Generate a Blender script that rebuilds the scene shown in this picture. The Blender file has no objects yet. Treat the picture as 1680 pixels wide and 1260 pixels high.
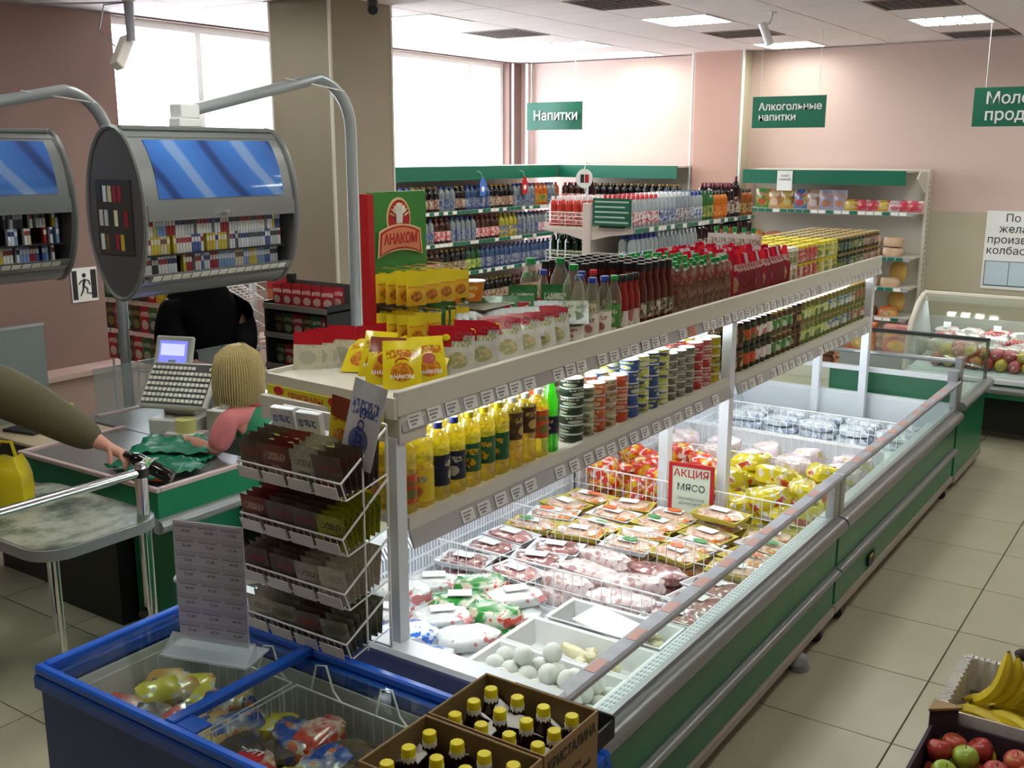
import bpy, math, random
from mathutils import Vector, Matrix, noise
PI = math.pi
rnd = random.Random(7)
C = bpy.context.scene.collection
SC = bpy.context.scene
H = 2.3

# ---------------------------------------------------------------- camera
yaw, pitch, roll = math.radians(34.28), math.radians(12.437), math.radians(0.0728)
cd = bpy.data.cameras.new('camera'); cam = bpy.data.objects.new('camera', cd); C.objects.link(cam)
fw = Vector((-math.sin(yaw)*math.cos(pitch), math.cos(yaw)*math.cos(pitch), -math.sin(pitch)))
rt = Vector((math.cos(yaw), math.sin(yaw), 0)); up = rt.cross(fw)
r2 = rt*math.cos(roll) + up*math.sin(roll); u2 = -rt*math.sin(roll) + up*math.cos(roll)
cam.matrix_world = Matrix(((r2.x, u2.x, -fw.x, 0), (r2.y, u2.y, -fw.y, 0), (r2.z, u2.z, -fw.z, H), (0, 0, 0, 1)))
cd.sensor_width = 36; cd.lens = 1715.67/1680*36; cd.clip_start = .05
SC.camera = cam

# ---------------------------------------------------------------- world, exposure
w = bpy.data.worlds.new('sky'); SC.world = w; w.use_nodes = True
bg = w.node_tree.nodes['Background']; bg.inputs[0].default_value = (.93, .97, 1, 1); bg.inputs[1].default_value = 7.0
SC.view_settings.view_transform = 'Standard'; SC.view_settings.look = 'None'
SC.view_settings.gamma = 1; SC.view_settings.use_curve_mapping = False
SC.view_settings.exposure = 0.52
SC.cycles.transparent_max_bounces = 24
SC.cycles.max_bounces = 8

LAMP_E, TUBE_E = 18.0, 22.0

# ---------------------------------------------------------------- materials
def lin(c):
    return tuple(((v/255)/12.92 if v/255 <= .04045 else ((v/255+.055)/1.055)**2.4) for v in c) + (1,)
MC = {}
def mat(name, col, rough=.5, metal=0., spec=.5, bump=0, bscale=40, vary=0, vscale=6):
    if name in MC: return MC[name]
    m = bpy.data.materials.new(name); m.use_nodes = True; nt = m.node_tree
    p = nt.nodes['Principled BSDF']; p.inputs['Roughness'].default_value = rough; p.inputs['Metallic'].default_value = metal
    p.inputs['Specular IOR Level'].default_value = spec
    p.inputs['Base Color'].default_value = lin(col)
    if vary or bump:
        tc = nt.nodes.new('ShaderNodeTexCoord')
    if vary:
        n = nt.nodes.new('ShaderNodeTexNoise'); n.inputs['Scale'].default_value = vscale; n.inputs['Detail'].default_value = 5
        nt.links.new(tc.outputs['Object'], n.inputs['Vector'])
        mr = nt.nodes.new('ShaderNodeMapRange'); mr.inputs[1].default_value = .3; mr.inputs[2].default_value = .7
        mr.inputs[3].default_value = 1-vary; mr.inputs[4].default_value = 1+vary*.5
        nt.links.new(n.outputs['Fac'], mr.inputs[0])
        mx = nt.nodes.new('ShaderNodeVectorMath'); mx.operation = 'SCALE'; mx.inputs[0].default_value = lin(col)[:3]
        nt.links.new(mr.outputs[0], mx.inputs['Scale']); nt.links.new(mx.outputs[0], p.inputs['Base Color'])
    if bump:
        n2 = nt.nodes.new('ShaderNodeTexNoise'); n2.inputs['Scale'].default_value = bscale; n2.inputs['Detail'].default_value = 4
        nt.links.new(tc.outputs['Object'], n2.inputs['Vector'])
        b = nt.nodes.new('ShaderNodeBump'); b.inputs['Strength'].default_value = bump; b.inputs['Distance'].default_value = .01
        nt.links.new(n2.outputs['Fac'], b.inputs['Height']); nt.links.new(b.outputs[0], p.inputs['Normal'])
    MC[name] = m; return m
def emit(name, col, s):
    m = bpy.data.materials.new(name); m.use_nodes = True; nt = m.node_tree
    p = nt.nodes['Principled BSDF']; p.inputs['Base Color'].default_value = lin(col)
    p.inputs['Emission Color'].default_value = lin(col); p.inputs['Emission Strength'].default_value = s
    MC[name] = m; return m
def clear(name, col, opac=.15, rough=.08, body=None, fres=True):
    """see-through sheet: tinted transparent mixed with a glossy surface"""
    if name in MC: return MC[name]
    m = bpy.data.materials.new(name); m.use_nodes = True; nt = m.node_tree
    p = nt.nodes['Principled BSDF']; p.inputs['Base Color'].default_value = lin(body or col); p.inputs['Roughness'].default_value = rough
    t = nt.nodes.new('ShaderNodeBsdfTransparent'); t.inputs[0].default_value = lin(col)
    mx = nt.nodes.new('ShaderNodeMixShader'); out = nt.nodes['Material Output']
    mx.inputs[0].default_value = opac
    if fres:
        f = nt.nodes.new('ShaderNodeLayerWeight'); f.inputs[0].default_value = .35
        a = nt.nodes.new('ShaderNodeMath'); a.operation = 'MULTIPLY_ADD'; a.inputs[1].default_value = .8; a.inputs[2].default_value = opac; a.use_clamp = True
        nt.links.new(f.outputs['Facing'], a.inputs[0]); nt.links.new(a.outputs[0], mx.inputs[0])
        pw = nt.nodes.new('ShaderNodeMath'); pw.operation = 'POWER'; pw.inputs[1].default_value = 2.5
        nt.links.new(f.outputs['Facing'], pw.inputs[0]); nt.links.new(pw.outputs[0], a.inputs[0])
    nt.links.new(t.outputs[0], mx.inputs[1]); nt.links.new(p.outputs[0], mx.inputs[2]); nt.links.new(mx.outputs[0], out.inputs[0])
    MC[name] = m; return m
def pane(name, col, opac=.1, rough=.03):
    """flat window-like glass: transparent with a mirror layer following the viewing angle"""
    if name in MC: return MC[name]
    m = bpy.data.materials.new(name); m.use_nodes = True; nt = m.node_tree; nt.nodes.remove(nt.nodes['Principled BSDF'])
    g = nt.nodes.new('ShaderNodeBsdfGlossy'); g.inputs['Roughness'].default_value = rough; g.inputs[0].default_value = (.9, .95, .93, 1)
    t = nt.nodes.new('ShaderNodeBsdfTransparent'); t.inputs[0].default_value = lin(col)
    mx = nt.nodes.new('ShaderNodeMixShader'); out = nt.nodes['Material Output']
    lw = nt.nodes.new('ShaderNodeLayerWeight'); lw.inputs[0].default_value = .5
    pw = nt.nodes.new('ShaderNodeMath'); pw.operation = 'POWER'; pw.inputs[1].default_value = 4.5
    a = nt.nodes.new('ShaderNodeMath'); a.operation = 'MULTIPLY_ADD'; a.inputs[1].default_value = .5; a.inputs[2].default_value = opac; a.use_clamp = True
    nt.links.new(lw.outputs['Facing'], pw.inputs[0]); nt.links.new(pw.outputs[0], a.inputs[0]); nt.links.new(a.outputs[0], mx.inputs[0])
    nt.links.new(t.outputs[0], mx.inputs[1]); nt.links.new(g.outputs[0], mx.inputs[2]); nt.links.new(mx.outputs[0], out.inputs[0])
    MC[name] = m; return m
def printed(name, cols, scale=25, rough=.35, stretch=(1, 1, 1), detail=3, coat=0, layout='z'):
    """printed packaging: ground colour with faint variation, a title band with letter-like marks and a picture panel"""
    if name in MC: return MC[name]
    m = bpy.data.materials.new(name); m.use_nodes = True; nt = m.node_tree; L = nt.links.new; N = nt.nodes.new
    p = nt.nodes['Principled BSDF']; p.inputs['Roughness'].default_value = rough
    p.inputs['Coat Weight'].default_value = coat; p.inputs['Coat Roughness'].default_value = .1
    tc = N('ShaderNodeTexCoord'); sp = N('ShaderNodeSeparateXYZ'); L(tc.outputs['Generated'], sp.inputs[0])
    hi, wd = (sp.outputs['Z'], sp.outputs['X']) if layout == 'z' else (sp.outputs['X'], sp.outputs['Y'])
    def M(op, a, b=None, c=None):
        n = N('ShaderNodeMath'); n.operation = op
        for i, v in enumerate((a, b, c)):
            if v is None: continue
            if isinstance(v, (int, float)): n.inputs[i].default_value = v
            else: L(v, n.inputs[i])
        return n.outputs[0]
    def noise_(sc, det, st=(1, 1, 1)):
        mp = N('ShaderNodeMapping'); mp.inputs['Scale'].default_value = st; L(tc.outputs['Object'], mp.inputs[0])
        n = N('ShaderNodeTexNoise'); n.inputs['Scale'].default_value = sc; n.inputs['Detail'].default_value = det; L(mp.outputs[0], n.inputs['Vector']); return n.outputs['Fac']
    def mix(f, a, b):
        n = N('ShaderNodeMix'); n.data_type = 'RGBA'; L(f, n.inputs[0])
        for i, v in ((6, a), (7, b)):
            if isinstance(v, tuple): n.inputs[i].default_value = v
            else: L(v, n.inputs[i])
        return n.outputs[2]
    def smooth(v, a, b):
        n = N('ShaderNodeMapRange'); n.interpolation_type = 'SMOOTHSTEP'; L(v, n.inputs[0]); n.inputs[1].default_value = a; n.inputs[2].default_value = b; return n.outputs[0]
    c = [lin(x) for x in cols]; c2 = c[2] if len(c) > 2 else c[1]; c3 = c[3] if len(c) > 3 else c2
    n1 = noise_(scale, detail, stretch); base = mix(smooth(n1, .42, .62), c[0], c[1])
    if layout:
        fine = noise_(190, 2, (1, 1, .5)); text_ = smooth(fine, .52, .56)
        wob = M('MULTIPLY_ADD', n1, .12, hi)
        band = M('MULTIPLY', M('GREATER_THAN', wob, .68), M('LESS_THAN', wob, .86))
        inw = M('LESS_THAN', M('ABSOLUTE', M('SUBTRACT', wd, .5)), .4)
        base = mix(M('MULTIPLY', band, M('MULTIPLY', inw, .85)), base, mix(text_, c2, c[0]))
        dx = M('DIVIDE', M('SUBTRACT', wd, .5), .34); dz = M('DIVIDE', M('SUBTRACT', hi, .32), .2)
        el = M('ADD', M('MULTIPLY', dx, dx), M('MULTIPLY', dz, dz)); el = M('MULTIPLY_ADD', n1, .9, el)
        pic = M('LESS_THAN', el, 1.25); base = mix(M('MULTIPLY', pic, .8), base, mix(smooth(noise_(70, 3), .45, .55), c3, c2))
    else:
        base = mix(smooth(noise_(scale*1.7, 3, stretch), .56, .6), base, c2)
        if len(c) > 3: base = mix(smooth(noise_(scale*.8+3, 3), .6, .64), base, c3)
    L(base, p.inputs['Base Color'])
    MC[name] = m; return m
def sheet_mat(name, col):
    """thin paper: light passes through it"""
    m = bpy.data.materials.new(name); m.use_nodes = True; nt = m.node_tree; nt.nodes.remove(nt.nodes['Principled BSDF'])
    a = nt.nodes.new('ShaderNodeBsdfDiffuse'); a.inputs[0].default_value = lin(col); b = nt.nodes.new('ShaderNodeBsdfTranslucent'); b.inputs[0].default_value = lin(col); x = nt.nodes.new('ShaderNodeMixShader'); x.inputs[0].default_value = .45
    nt.links.new(a.outputs[0], x.inputs[1]); nt.links.new(b.outputs[0], x.inputs[2]); nt.links.new(x.outputs[0], nt.nodes['Material Output'].inputs[0]); MC[name] = m; return m
def liquid(name, col, fac=.5, gl=.12):
    """tinted liquid in a thin bottle: see-through plus light scattered forward"""
    m = bpy.data.materials.new(name); m.use_nodes = True; nt = m.node_tree; L = nt.links.new; N = nt.nodes.new; nt.nodes.remove(nt.nodes['Principled BSDF'])
    t = N('ShaderNodeBsdfTransparent'); t.inputs[0].default_value = lin(col); tl = N('ShaderNodeBsdfTranslucent'); tl.inputs[0].default_value = lin(col); df = N('ShaderNodeBsdfDiffuse'); df.inputs[0].default_value = lin(col)
    g = N('ShaderNodeBsdfGlossy'); g.inputs['Roughness'].default_value = .08
    a = N('ShaderNodeMixShader'); a.inputs[0].default_value = .4; L(tl.outputs[0], a.inputs[1]); L(df.outputs[0], a.inputs[2])
    b = N('ShaderNodeMixShader'); b.inputs[0].default_value = fac; L(t.outputs[0], b.inputs[1]); L(a.outputs[0], b.inputs[2])
    w_ = N('ShaderNodeLayerWeight'); w_.inputs[0].default_value = .3; q = N('ShaderNodeMath'); q.operation = 'MULTIPLY_ADD'; q.inputs[1].default_value = .35; q.inputs[2].default_value = gl; L(w_.outputs['Facing'], q.inputs[0])
    c = N('ShaderNodeMixShader'); L(q.outputs[0], c.inputs[0]); L(b.outputs[0], c.inputs[1]); L(g.outputs[0], c.inputs[2]); L(c.outputs[0], nt.nodes['Material Output'].inputs[0])
    MC[name] = m; return m

# ---------------------------------------------------------------- mesh helpers
class MB:
    def __init__(s): s.v = []; s.f = []; s.m = []; s.M = None; s.c = 0
    def add(s, vs, fs, m=0):
        b = len(s.v)
        s.v += [tuple(s.M @ Vector(q)) if s.M else tuple(q) for q in vs]
        s.f += [tuple(b+i for i in f) for f in fs]; s.m += [m]*len(fs); return s
    def box(s, x0, x1, y0, y1, z0, z1, m=0, bev=0):
        if bev:
            b = bev
            # chamfered along all vertical/horizontal edges (cheap: 24 verts)
            vs = []; 
            for sx, X in ((-1, x0), (1, x1)):
                for sy, Y in ((-1, y0), (1, y1)):
                    for sz, Z in ((-1, z0), (1, z1)):
                        vs += [(X, Y-sy*b, Z-sz*b), (X-sx*b, Y, Z-sz*b), (X-sx*b, Y-sy*b, Z)]
            def i(sx, sy, sz, k): return ((sx*2+sy)*2+sz)*3+k
            fs = [(i(0,0,0,0), i(0,0,1,0), i(0,1,1,0), i(0,1,0,0)), (i(1,0,0,0), i(1,1,0,0), i(1,1,1,0), i(1,0,1,0)),
                  (i(0,0,0,1), i(1,0,0,1), i(1,0,1,1), i(0,0,1,1)), (i(0,1,0,1), i(0,1,1,1), i(1,1,1,1), i(1,1,0,1)),
                  (i(0,0,0,2), i(0,1,0,2), i(1,1,0,2), i(1,0,0,2)), (i(0,0,1,2), i(1,0,1,2), i(1,1,1,2), i(0,1,1,2))]
            for sy in (0, 1):
                for sz in (0, 1):
                    fs.append((i(0,sy,sz,1), i(1,sy,sz,1), i(1,sy,sz,2), i(0,sy,sz,2)) if (sy+sz) % 2 else (i(0,sy,sz,2), i(1,sy,sz,2), i(1,sy,sz,1), i(0,sy,sz,1)))
            for sx in (0, 1):
                for sz in (0, 1):
                    fs.append((i(sx,0,sz,2), i(sx,1,sz,2), i(sx,1,sz,0), i(sx,0,sz,0)) if (sx+sz) % 2 else (i(sx,0,sz,0), i(sx,1,sz,0), i(sx,1,sz,2), i(sx,0,sz,2)))
            for sx in (0, 1):
                for sy in (0, 1):
                    fs.append((i(sx,sy,0,0), i(sx,sy,1,0), i(sx,sy,1,1), i(sx,sy,0,1)) if (sx+sy) % 2 else (i(sx,sy,0,1), i(sx,sy,1,1), i(sx,sy,1,0), i(sx,sy,0,0)))
                    for sz in (0, 1):
                        t = (i(sx,sy,sz,0), i(sx,sy,sz,1), i(sx,sy,sz,2)); fs.append(t if (sx+sy+sz) % 2 else t[::-1])
            return s.add(vs, fs, m)
        vs = [(x0,y0,z0),(x1,y0,z0),(x1,y1,z0),(x0,y1,z0),(x0,y0,z1),(x1,y0,z1),(x1,y1,z1),(x0,y1,z1)]
        return s.add(vs, [(0,3,2,1),(4,5,6,7),(0,1,5,4),(1,2,6,5),(2,3,7,6),(3,0,4,7)], m)
    def lathe(s, prof, seg=12, m=0, at=(0, 0, 0), mats=None, cap=True):
        """prof: list of (r, z); mats: one index per band"""
        vs = []; fs = []; ms = []
        for r, z in prof:
            for k in range(seg):
                a = 2*PI*k/seg; vs.append((at[0]+r*math.cos(a), at[1]+r*math.sin(a), at[2]+z))
        for i in range(len(prof)-1):
            for k in range(seg):
                k2 = (k+1) % seg; fs.append((i*seg+k, i*seg+k2, (i+1)*seg+k2, (i+1)*seg+k)); ms.append(mats[i] if mats else m)
        if cap:
            fs.append(tuple(range(seg))[::-1]); ms.append(mats[0] if mats else m)
            n = (len(prof)-1)*seg; fs.append(tuple(range(n, n+seg))); ms.append(mats[-1] if mats else m)
        b = len(s.v); s.v += [tuple(s.M @ Vector(q)) if s.M else q for q in vs]
        s.f += [tuple(b+i for i in f) for f in fs]; s.m += ms; return s
    def tube(s, pts, r, seg=6, m=0, closed=False):
        P = [Vector(p) for p in pts]; n = len(P); vs = []; fs = []
        prev = None
        for i, p in enumerate(P):
            if closed: t = (P[(i+1) % n]-P[i-1]).normalized()
            else: t = (P[min(i+1, n-1)]-P[max(i-1, 0)]).normalized()
            a = prev if prev is not None else (Vector((0, 0, 1)) if abs(t.z) < .9 else Vector((1, 0, 0)))
            x = a.cross(t) if prev is None else (a - t*a.dot(t))
            if x.length < 1e-6: x = Vector((1, 0, 0)).cross(t)
            x.normalize(); y = t.cross(x); prev = x
            rr = r[i] if isinstance(r, (list, tuple)) else r
            for k in range(seg):
                q = 2*PI*k/seg; vs.append(p + x*rr*math.cos(q) + y*rr*math.sin(q))
        for i in range(n if closed else n-1):
            j = (i+1) % n
            for k in range(seg):
                k2 = (k+1) % seg; fs.append((i*seg+k, i*seg+k2, j*seg+k2, j*seg+k))
        if not closed: fs += [tuple(range(seg))[::-1], tuple(range((n-1)*seg, n*seg))]
        return s.add(vs, fs, m)
    def prism(s, poly, axis, a, b, m=0):
        """poly in the plane normal to axis, given as the two other coordinates in xyz order"""
        n = len(poly)
        def pt(q, t): return {'x': (t, q[0], q[1]), 'y': (q[0], t, q[1]), 'z': (q[0], q[1], t)}[axis]
        vs = [pt(q, a) for q in poly] + [pt(q, b) for q in poly]
        fs = [tuple(range(n))[::-1], tuple(range(n, 2*n))] + [(i, (i+1) % n, n+(i+1) % n, n+i) for i in range(n)]
        return s.add(vs, fs, m)
    def ball(s, c, r, m=0, seg=10, rings=6, sc=(1, 1, 1)):
        vs = []; fs = []
        for i in range(1, rings):
            t = PI*i/rings
            for k in range(seg):
                a = 2*PI*k/seg; vs.append((c[0]+r*sc[0]*math.sin(t)*math.cos(a), c[1]+r*sc[1]*math.sin(t)*math.sin(a), c[2]-r*sc[2]*math.cos(t)))
        for i in range(rings-2):
            for k in range(seg):
                k2 = (k+1) % seg; fs.append((i*seg+k, i*seg+k2, (i+1)*seg+k2, (i+1)*seg+k))
        b = len(vs); vs += [(c[0], c[1], c[2]-r*sc[2]), (c[0], c[1], c[2]+r*sc[2])]
        for k in range(seg):
            k2 = (k+1) % seg; fs.append((b, k2, k)); fs.append(((rings-2)*seg+k, (rings-2)*seg+k2, b+1))
        return s.add(vs, fs, m)
    def mesh(s, name, mats, smooth=False):
        me = bpy.data.meshes.new(name); me.from_pydata(s.v, [], s.f); 
        for m in (mats if isinstance(mats, (list, tuple)) else [mats]): me.materials.append(m)
        me.polygons.foreach_set('material_index', s.m)
        if smooth:
            me.polygons.foreach_set('use_smooth', [True]*len(s.f)); 
            try: me.set_sharp_from_angle(angle=math.radians(40))
            except Exception: pass
        me.update(); return me
    def build(s, name, mats, parent=None, smooth=False, loc=None, rot=None):
        return link(name, s.mesh(name, mats, smooth), parent, loc, rot)
def link(name, me, parent=None, loc=None, rot=None):
    o = bpy.data.objects.new(name, me); C.objects.link(o)
    if parent is not None: o.parent = parent
    if loc is not None: o.location = loc
    if rot is not None: o.rotation_euler = rot
    return o
def tag(o, label, cat, group=None, kind=None):
    o['label'] = label; o['category'] = cat
    if group: o['group'] = group
    if kind: o['kind'] = kind
    return o
def struct(o, label=None):
    o['kind'] = 'structure'
    if label: o['label'] = label
    return o
def thing(name, label, cat, loc=(0, 0, 0), rz=0, group=None, rot=None):
    o = bpy.data.objects.new(name, None); C.objects.link(o); o.location = loc; o.rotation_euler = rot or (0, 0, rz)
    o.empty_display_size = .05
    return tag(o, label, cat, group)
def bx(name, m, parent, x0, x1, y0, y1, z0, z1, bev=0): return MB().box(x0, x1, y0, y1, z0, z1, 0, bev).build(name, m, parent)
_tc = {}
def text(name, s, size, m, parent, loc, rot, ext=.0015, bold=.0, align='CENTER', shear=0, sx=1):
    key = (s, size, ext, bold, align, m.name, sx)
    if key not in _tc:
        cu = bpy.data.curves.new(name, 'FONT'); cu.body = s; cu.size = size; cu.extrude = ext; cu.offset = bold*size
        cu.align_x = align; cu.align_y = 'CENTER'; cu.resolution_u = 2; cu.materials.append(m); cu.shear = shear
        o = bpy.data.objects.new(name, cu); C.objects.link(o)
        me = bpy.data.meshes.new_from_object(o.evaluated_get(bpy.context.evaluated_depsgraph_get()))
        bpy.data.objects.remove(o); 
        if sx != 1:
            for v in me.vertices: v.co.x *= sx
        _tc[key] = me
    return link(name, _tc[key], parent, loc, rot)
FY = (PI/2, 0, 0)          # faces -Y
FX = (PI/2, 0, PI/2)       # faces +X

class Kind:
    """a product: named parts, each a small mesh; placed many times"""
    def __init__(s, name, cat, parts, rough=None):
        s.name, s.cat = name, cat; s.parts = [(n, mb.mesh(n, m, sm)) for n, mb, m, sm in parts]
        tot = MB(); mats = []
        for n, mb, m, sm in parts:
            ml = list(m) if isinstance(m, (list, tuple)) else [m]; b = len(tot.v); off = len(mats)
            tot.v += mb.v; tot.f += [tuple(b+i for i in f) for f in mb.f]; tot.m += [off+k for k in mb.m]; mats += ml
        s.one = tot.mesh(name, mats, True)
    def put(s, loc, label, group, rz=0, parts=False, rot=None, sc=None, name=None):
        if parts:
            o = thing(name or s.name, label, s.cat, loc, rz, group, rot)
            for n, me in s.parts: link(n, me, o)
        else:
            o = link(name or s.name, s.one, None, loc, rot or (0, 0, rz)); tag(o, label, s.cat, group)
        if sc: o.scale = sc
        return o

def pouch_mb(w, h, t, seed=0, nx=6, nz=7, wob=.15, crimp=.1, m=0, mtop=None, corner=False):
    """standing sachet / bag: width x, height z, thickness y; seams at top and bottom"""
    mb = MB(); vs = []; fs = []; ms = []
    for side in (-1, 1):
        for j in range(nz+1):
            for i in range(nx+1):
                u, v = i/nx, j/nz
                b = math.sin(PI*u)**.6 * (math.sin(PI*min(1, max(0, (v-crimp)/(1-2*crimp))))**.55 if crimp < v < 1-crimp else 0)
                nz_ = noise.noise(Vector((u*3+seed*7.3, v*3, side*2.1+seed)))*wob
                y = side*(t/2*b*(1+nz_*2) + .0006) + noise.noise(Vector((u*2, v*2, seed*3.1)))*wob*t*.25
                x = (u-.5)*w*(1-.06*b); z = v*h
                vs.append((x, y, z))
    N = (nx+1)*(nz+1)
    for side in (0, 1):
        for j in range(nz):
            for i in range(nx):
                a = side*N+j*(nx+1)+i; q = (a, a+1, a+nx+2, a+nx+1)
                fs.append(q if side == 0 else q[::-1]); ms.append(mtop if (mtop is not None and ((i/nx+(nz-1-j)/3 < 1.0) if corner else j >= nz-2)) else m)
    for j in range(nz):
        for i in (0, nx):
            a = j*(nx+1)+i; q = (a, a+nx+1, N+a+nx+1, N+a); fs.append(q if i else q[::-1]); ms.append(m)
    mb.v = vs; mb.f = fs; mb.m = ms; return mb
def lump_mb(lx, ly, lz, seed=0, amp=.25, seg=12, rings=8, freq=2.2):
    """irregular filled bag / wrapped piece lying flat, flattened below"""
    mb = MB(); mb.ball((0, 0, 0), 1, 0, seg, rings); o = []
    for v in mb.v:
        q = Vector(v); n = noise.noise(q*freq+Vector((seed*5.7, seed*1.3, seed)))*amp
        q = Vector([math.copysign(abs(c)**.7, c) for c in q])*(1+n)
        o.append((q.x*lx/2, q.y*ly/2, max(q.z, -.55)*lz/2+.275*lz))
    mb.v = o; return mb
def skin(name, pts, edges, m, parent=None, sub=1, root=0, loc=None):
    """one continuous skinned surface from joints (x, y, z, r)"""
    me = bpy.data.meshes.new(name); me.from_pydata([p[:3] for p in pts], edges, []); o = link(name, me, parent, loc)
    sk = o.modifiers.new('skin', 'SKIN'); sk.use_smooth_shade = True; sk.branch_smoothing = .6
    if not me.skin_vertices: 
        pass
    for i, p in enumerate(pts):
        r = p[3] if not isinstance(p[3], tuple) else p[3]
        sv = me.skin_vertices[0].data[i]; sv.radius = (r, r) if not isinstance(r, tuple) else r
        sv.use_root = (i == root)
    ss = o.modifiers.new('sub', 'SUBSURF'); ss.levels = sub; ss.render_levels = sub
    new = bpy.data.meshes.new_from_object(o.evaluated_get(bpy.context.evaluated_depsgraph_get()))
    o.modifiers.clear(); o.data = new; new.materials.clear(); new.materials.append(m)
    return o
# ---------------------------------------------------------------- shared materials
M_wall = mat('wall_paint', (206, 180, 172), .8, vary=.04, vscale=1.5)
M_walll = mat('wall_paint_left_dimmed', (140, 114, 106), .8, vary=.05, vscale=1.2)  # dimness of this wall is put into the paint
M_dado = mat('wall_lower_paint', (186, 176, 152), .6, vary=.03, vscale=2)
M_col = mat('column_paint_backlit', (150, 138, 120), .75, vary=.05, vscale=1.5)  # darkened to paint in the backlight from the windows
M_pil = mat('pilaster_paint', (200, 160, 148), .8)
M_tile = mat('floor_tile', (184, 180, 156), .28, spec=.5, vary=.06, vscale=2.5)
M_grout = mat('grout', (92, 86, 66), .9)
M_ceil = mat('ceiling_tile', (232, 220, 222), .9, vary=.03, vscale=3, bump=.15, bscale=120)
M_grid = mat('ceiling_grid', (210, 200, 200), .6)
M_white = mat('white_plastic', (232, 233, 232), .4)
M_enam = mat('white_enamel', (226, 230, 236), .3)
M_cream = mat('cream_metal', (214, 208, 196), .4)
M_grey = mat('grey_plastic', (150, 152, 156), .4)
M_dgrey = mat('dark_grey', (62, 62, 64), .5)
M_black = mat('black_plastic', (18, 18, 20), .45)
M_alu = mat('brushed_aluminium', (178, 178, 182), .3, metal=.75)
M_bump = mat('grey_bumper', (142, 144, 146), .3, metal=.35)
M_chrome = mat('chrome', (225, 228, 232), .12, metal=1)
M_green = mat('green_panel', (34, 122, 82), .3, vary=.05, vscale=2)
M_dgreen = mat('green_sign', (14, 104, 80), .35)
M_red = mat('red_plastic', (186, 28, 36), .4)
M_glass = pane('clear_glass', (248, 253, 250), .02)
M_ink = mat('black_ink', (30, 30, 32), .6)
M_paper = mat('white_paper', (236, 236, 234), .7)
M_wire = mat('white_wire', (238, 238, 238), .35)
M_lamp = emit('lamp_tube', (250, 255, 245), LAMP_E)
M_tube = emit('display_tube', (236, 246, 255), TUBE_E)

# ---------------------------------------------------------------- room shell
XW, YW, ZC, XR, YB = -7.5, 11.2, 3.37, 2.6, -2.0
T = .2
fl = struct(bx('floor', M_grout, None, XW-T, XR+T, YB-T, YW+T, -.2, -.006))
tm = MB().box(-.3015, .3015, -.3015, .3015, -.0055, 0, 0, .0015).mesh('tile', M_tile)
xj, yj = -.87, 4.58
n = 0
for i in range(-11, 4):
    for j in range(-4, 12):
        cx, cy = xj+.609*(i+.5), yj+.609*(j+.5)
        if cx-.3 < XW or cy+.3 > YW: continue
        if -3.0 < cx-.3 and cx+.3 < -1.6 and cy < 7.2: continue
        link('tile', tm, fl, (cx, cy, 0)); n += 1
far = MB()
for i in range(-11, 6):
    for j in range(-11, 12):
        cx, cy = xj+.609*(i+.5), yj+.609*(j+.5)
        if (i < 4 and j >= -4) or cx-.3 < XW or cy-.3 < YB or cx+.3 > XR: continue
        far.box(cx-.3015, cx+.3015, cy-.3015, cy+.3015, -.0055, 0)
far.build('tile_field', M_tile, fl)['kind'] = 'stuff'

# window wall (x = XW) with two openings
wl = MB()
y1a, y1b, y2a, y2b = 5.38, 8.15, 8.5, 10.93
zs, zt = 1.15, 3.368
wl.box(XW-T, XW, YB, y1a, 0, ZC); wl.box(XW-T, XW, y1a, YW, 0, zs); wl.box(XW-T, XW, y1a, YW, zt, ZC)
wl.box(XW-T, XW, y1b, y2a, zs, zt); wl.box(XW-T, XW, y2b, YW, zs, zt)
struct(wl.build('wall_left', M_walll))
for k, (a, b, mull) in enumerate(((y1a, y1b, (6.3, 7.2)), (y2a, y2b, (10.25,)))):
    r = bpy.data.objects.new('window_%d' % (k+1), None); C.objects.link(r); r.location = (XW-.12, a, zs); struct(r)
    f = MB(); d = b-a; h = zt-zs
    f.box(-.03, .03, 0, .06, 0, h); f.box(-.03, .03, d-.06, d, 0, h); f.box(-.03, .03, .06, d-.06, 0, .06); f.box(-.03, .03, .06, d-.06, h-.06, h)
    f.build('window_frame', M_white, r)
    for y in mull: bx('mullion', M_white, r, -.03, .03, y-a-.03, y-a+.03, .06, h-.06)
    ys = [.06]+[y-a for y in mull]+[d-.06]
    for i in range(len(ys)-1):
        bx('pane', pane('window_glass', (250, 252, 255), .02), r, -.004, .004, ys[i]+(.03 if i else 0), ys[i+1]-(.03 if i < len(ys)-2 else 0), .06, h-.06)
    bx('window_sill', M_white, r, .06, .19, -.03, d+.03, -.03, 0)
struct(bx('wall_back', M_wall, None, XW-T, XR+T, YW, YW+T, 0, ZC))
struct(bx('trim_1', M_dado, None, -4.4, XR, YW-.012, YW, 0, 1.74))
struct(bx('trim_2', mat('dado_joint', (160, 150, 128), .7), None, -2.5, XR, YW-.014, YW-.011, .94, .95))
struct(bx('wall_right', M_wall, None, XR, XR+T, YB, YW, 0, ZC))
struct(bx('wall_front', M_wall, None, XW-T, XR+T, YB-T, YB, 0, ZC))
p = struct(bx('pillar', M_pil, None, -5.02, -4.5, 10.9, YW, 0, ZC))
bx('pillar_shadow_side', M_dado, p, -4.5, -4.492, 10.9, YW, 0, ZC)  # thin olive sheet paints in the shadowed side of the pilaster
p = struct(bx('column', M_col, None, -5.95, -5.36, 5.6, 6.25, 0, ZC))
for x, y in ((-5.36, 5.6), (-5.36, 6.25), (-5.95, 5.6)):
    bx('corner_guard', M_cream, p, x-.012, x+.006, y-.006, y+.012, 0, ZC)
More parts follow.
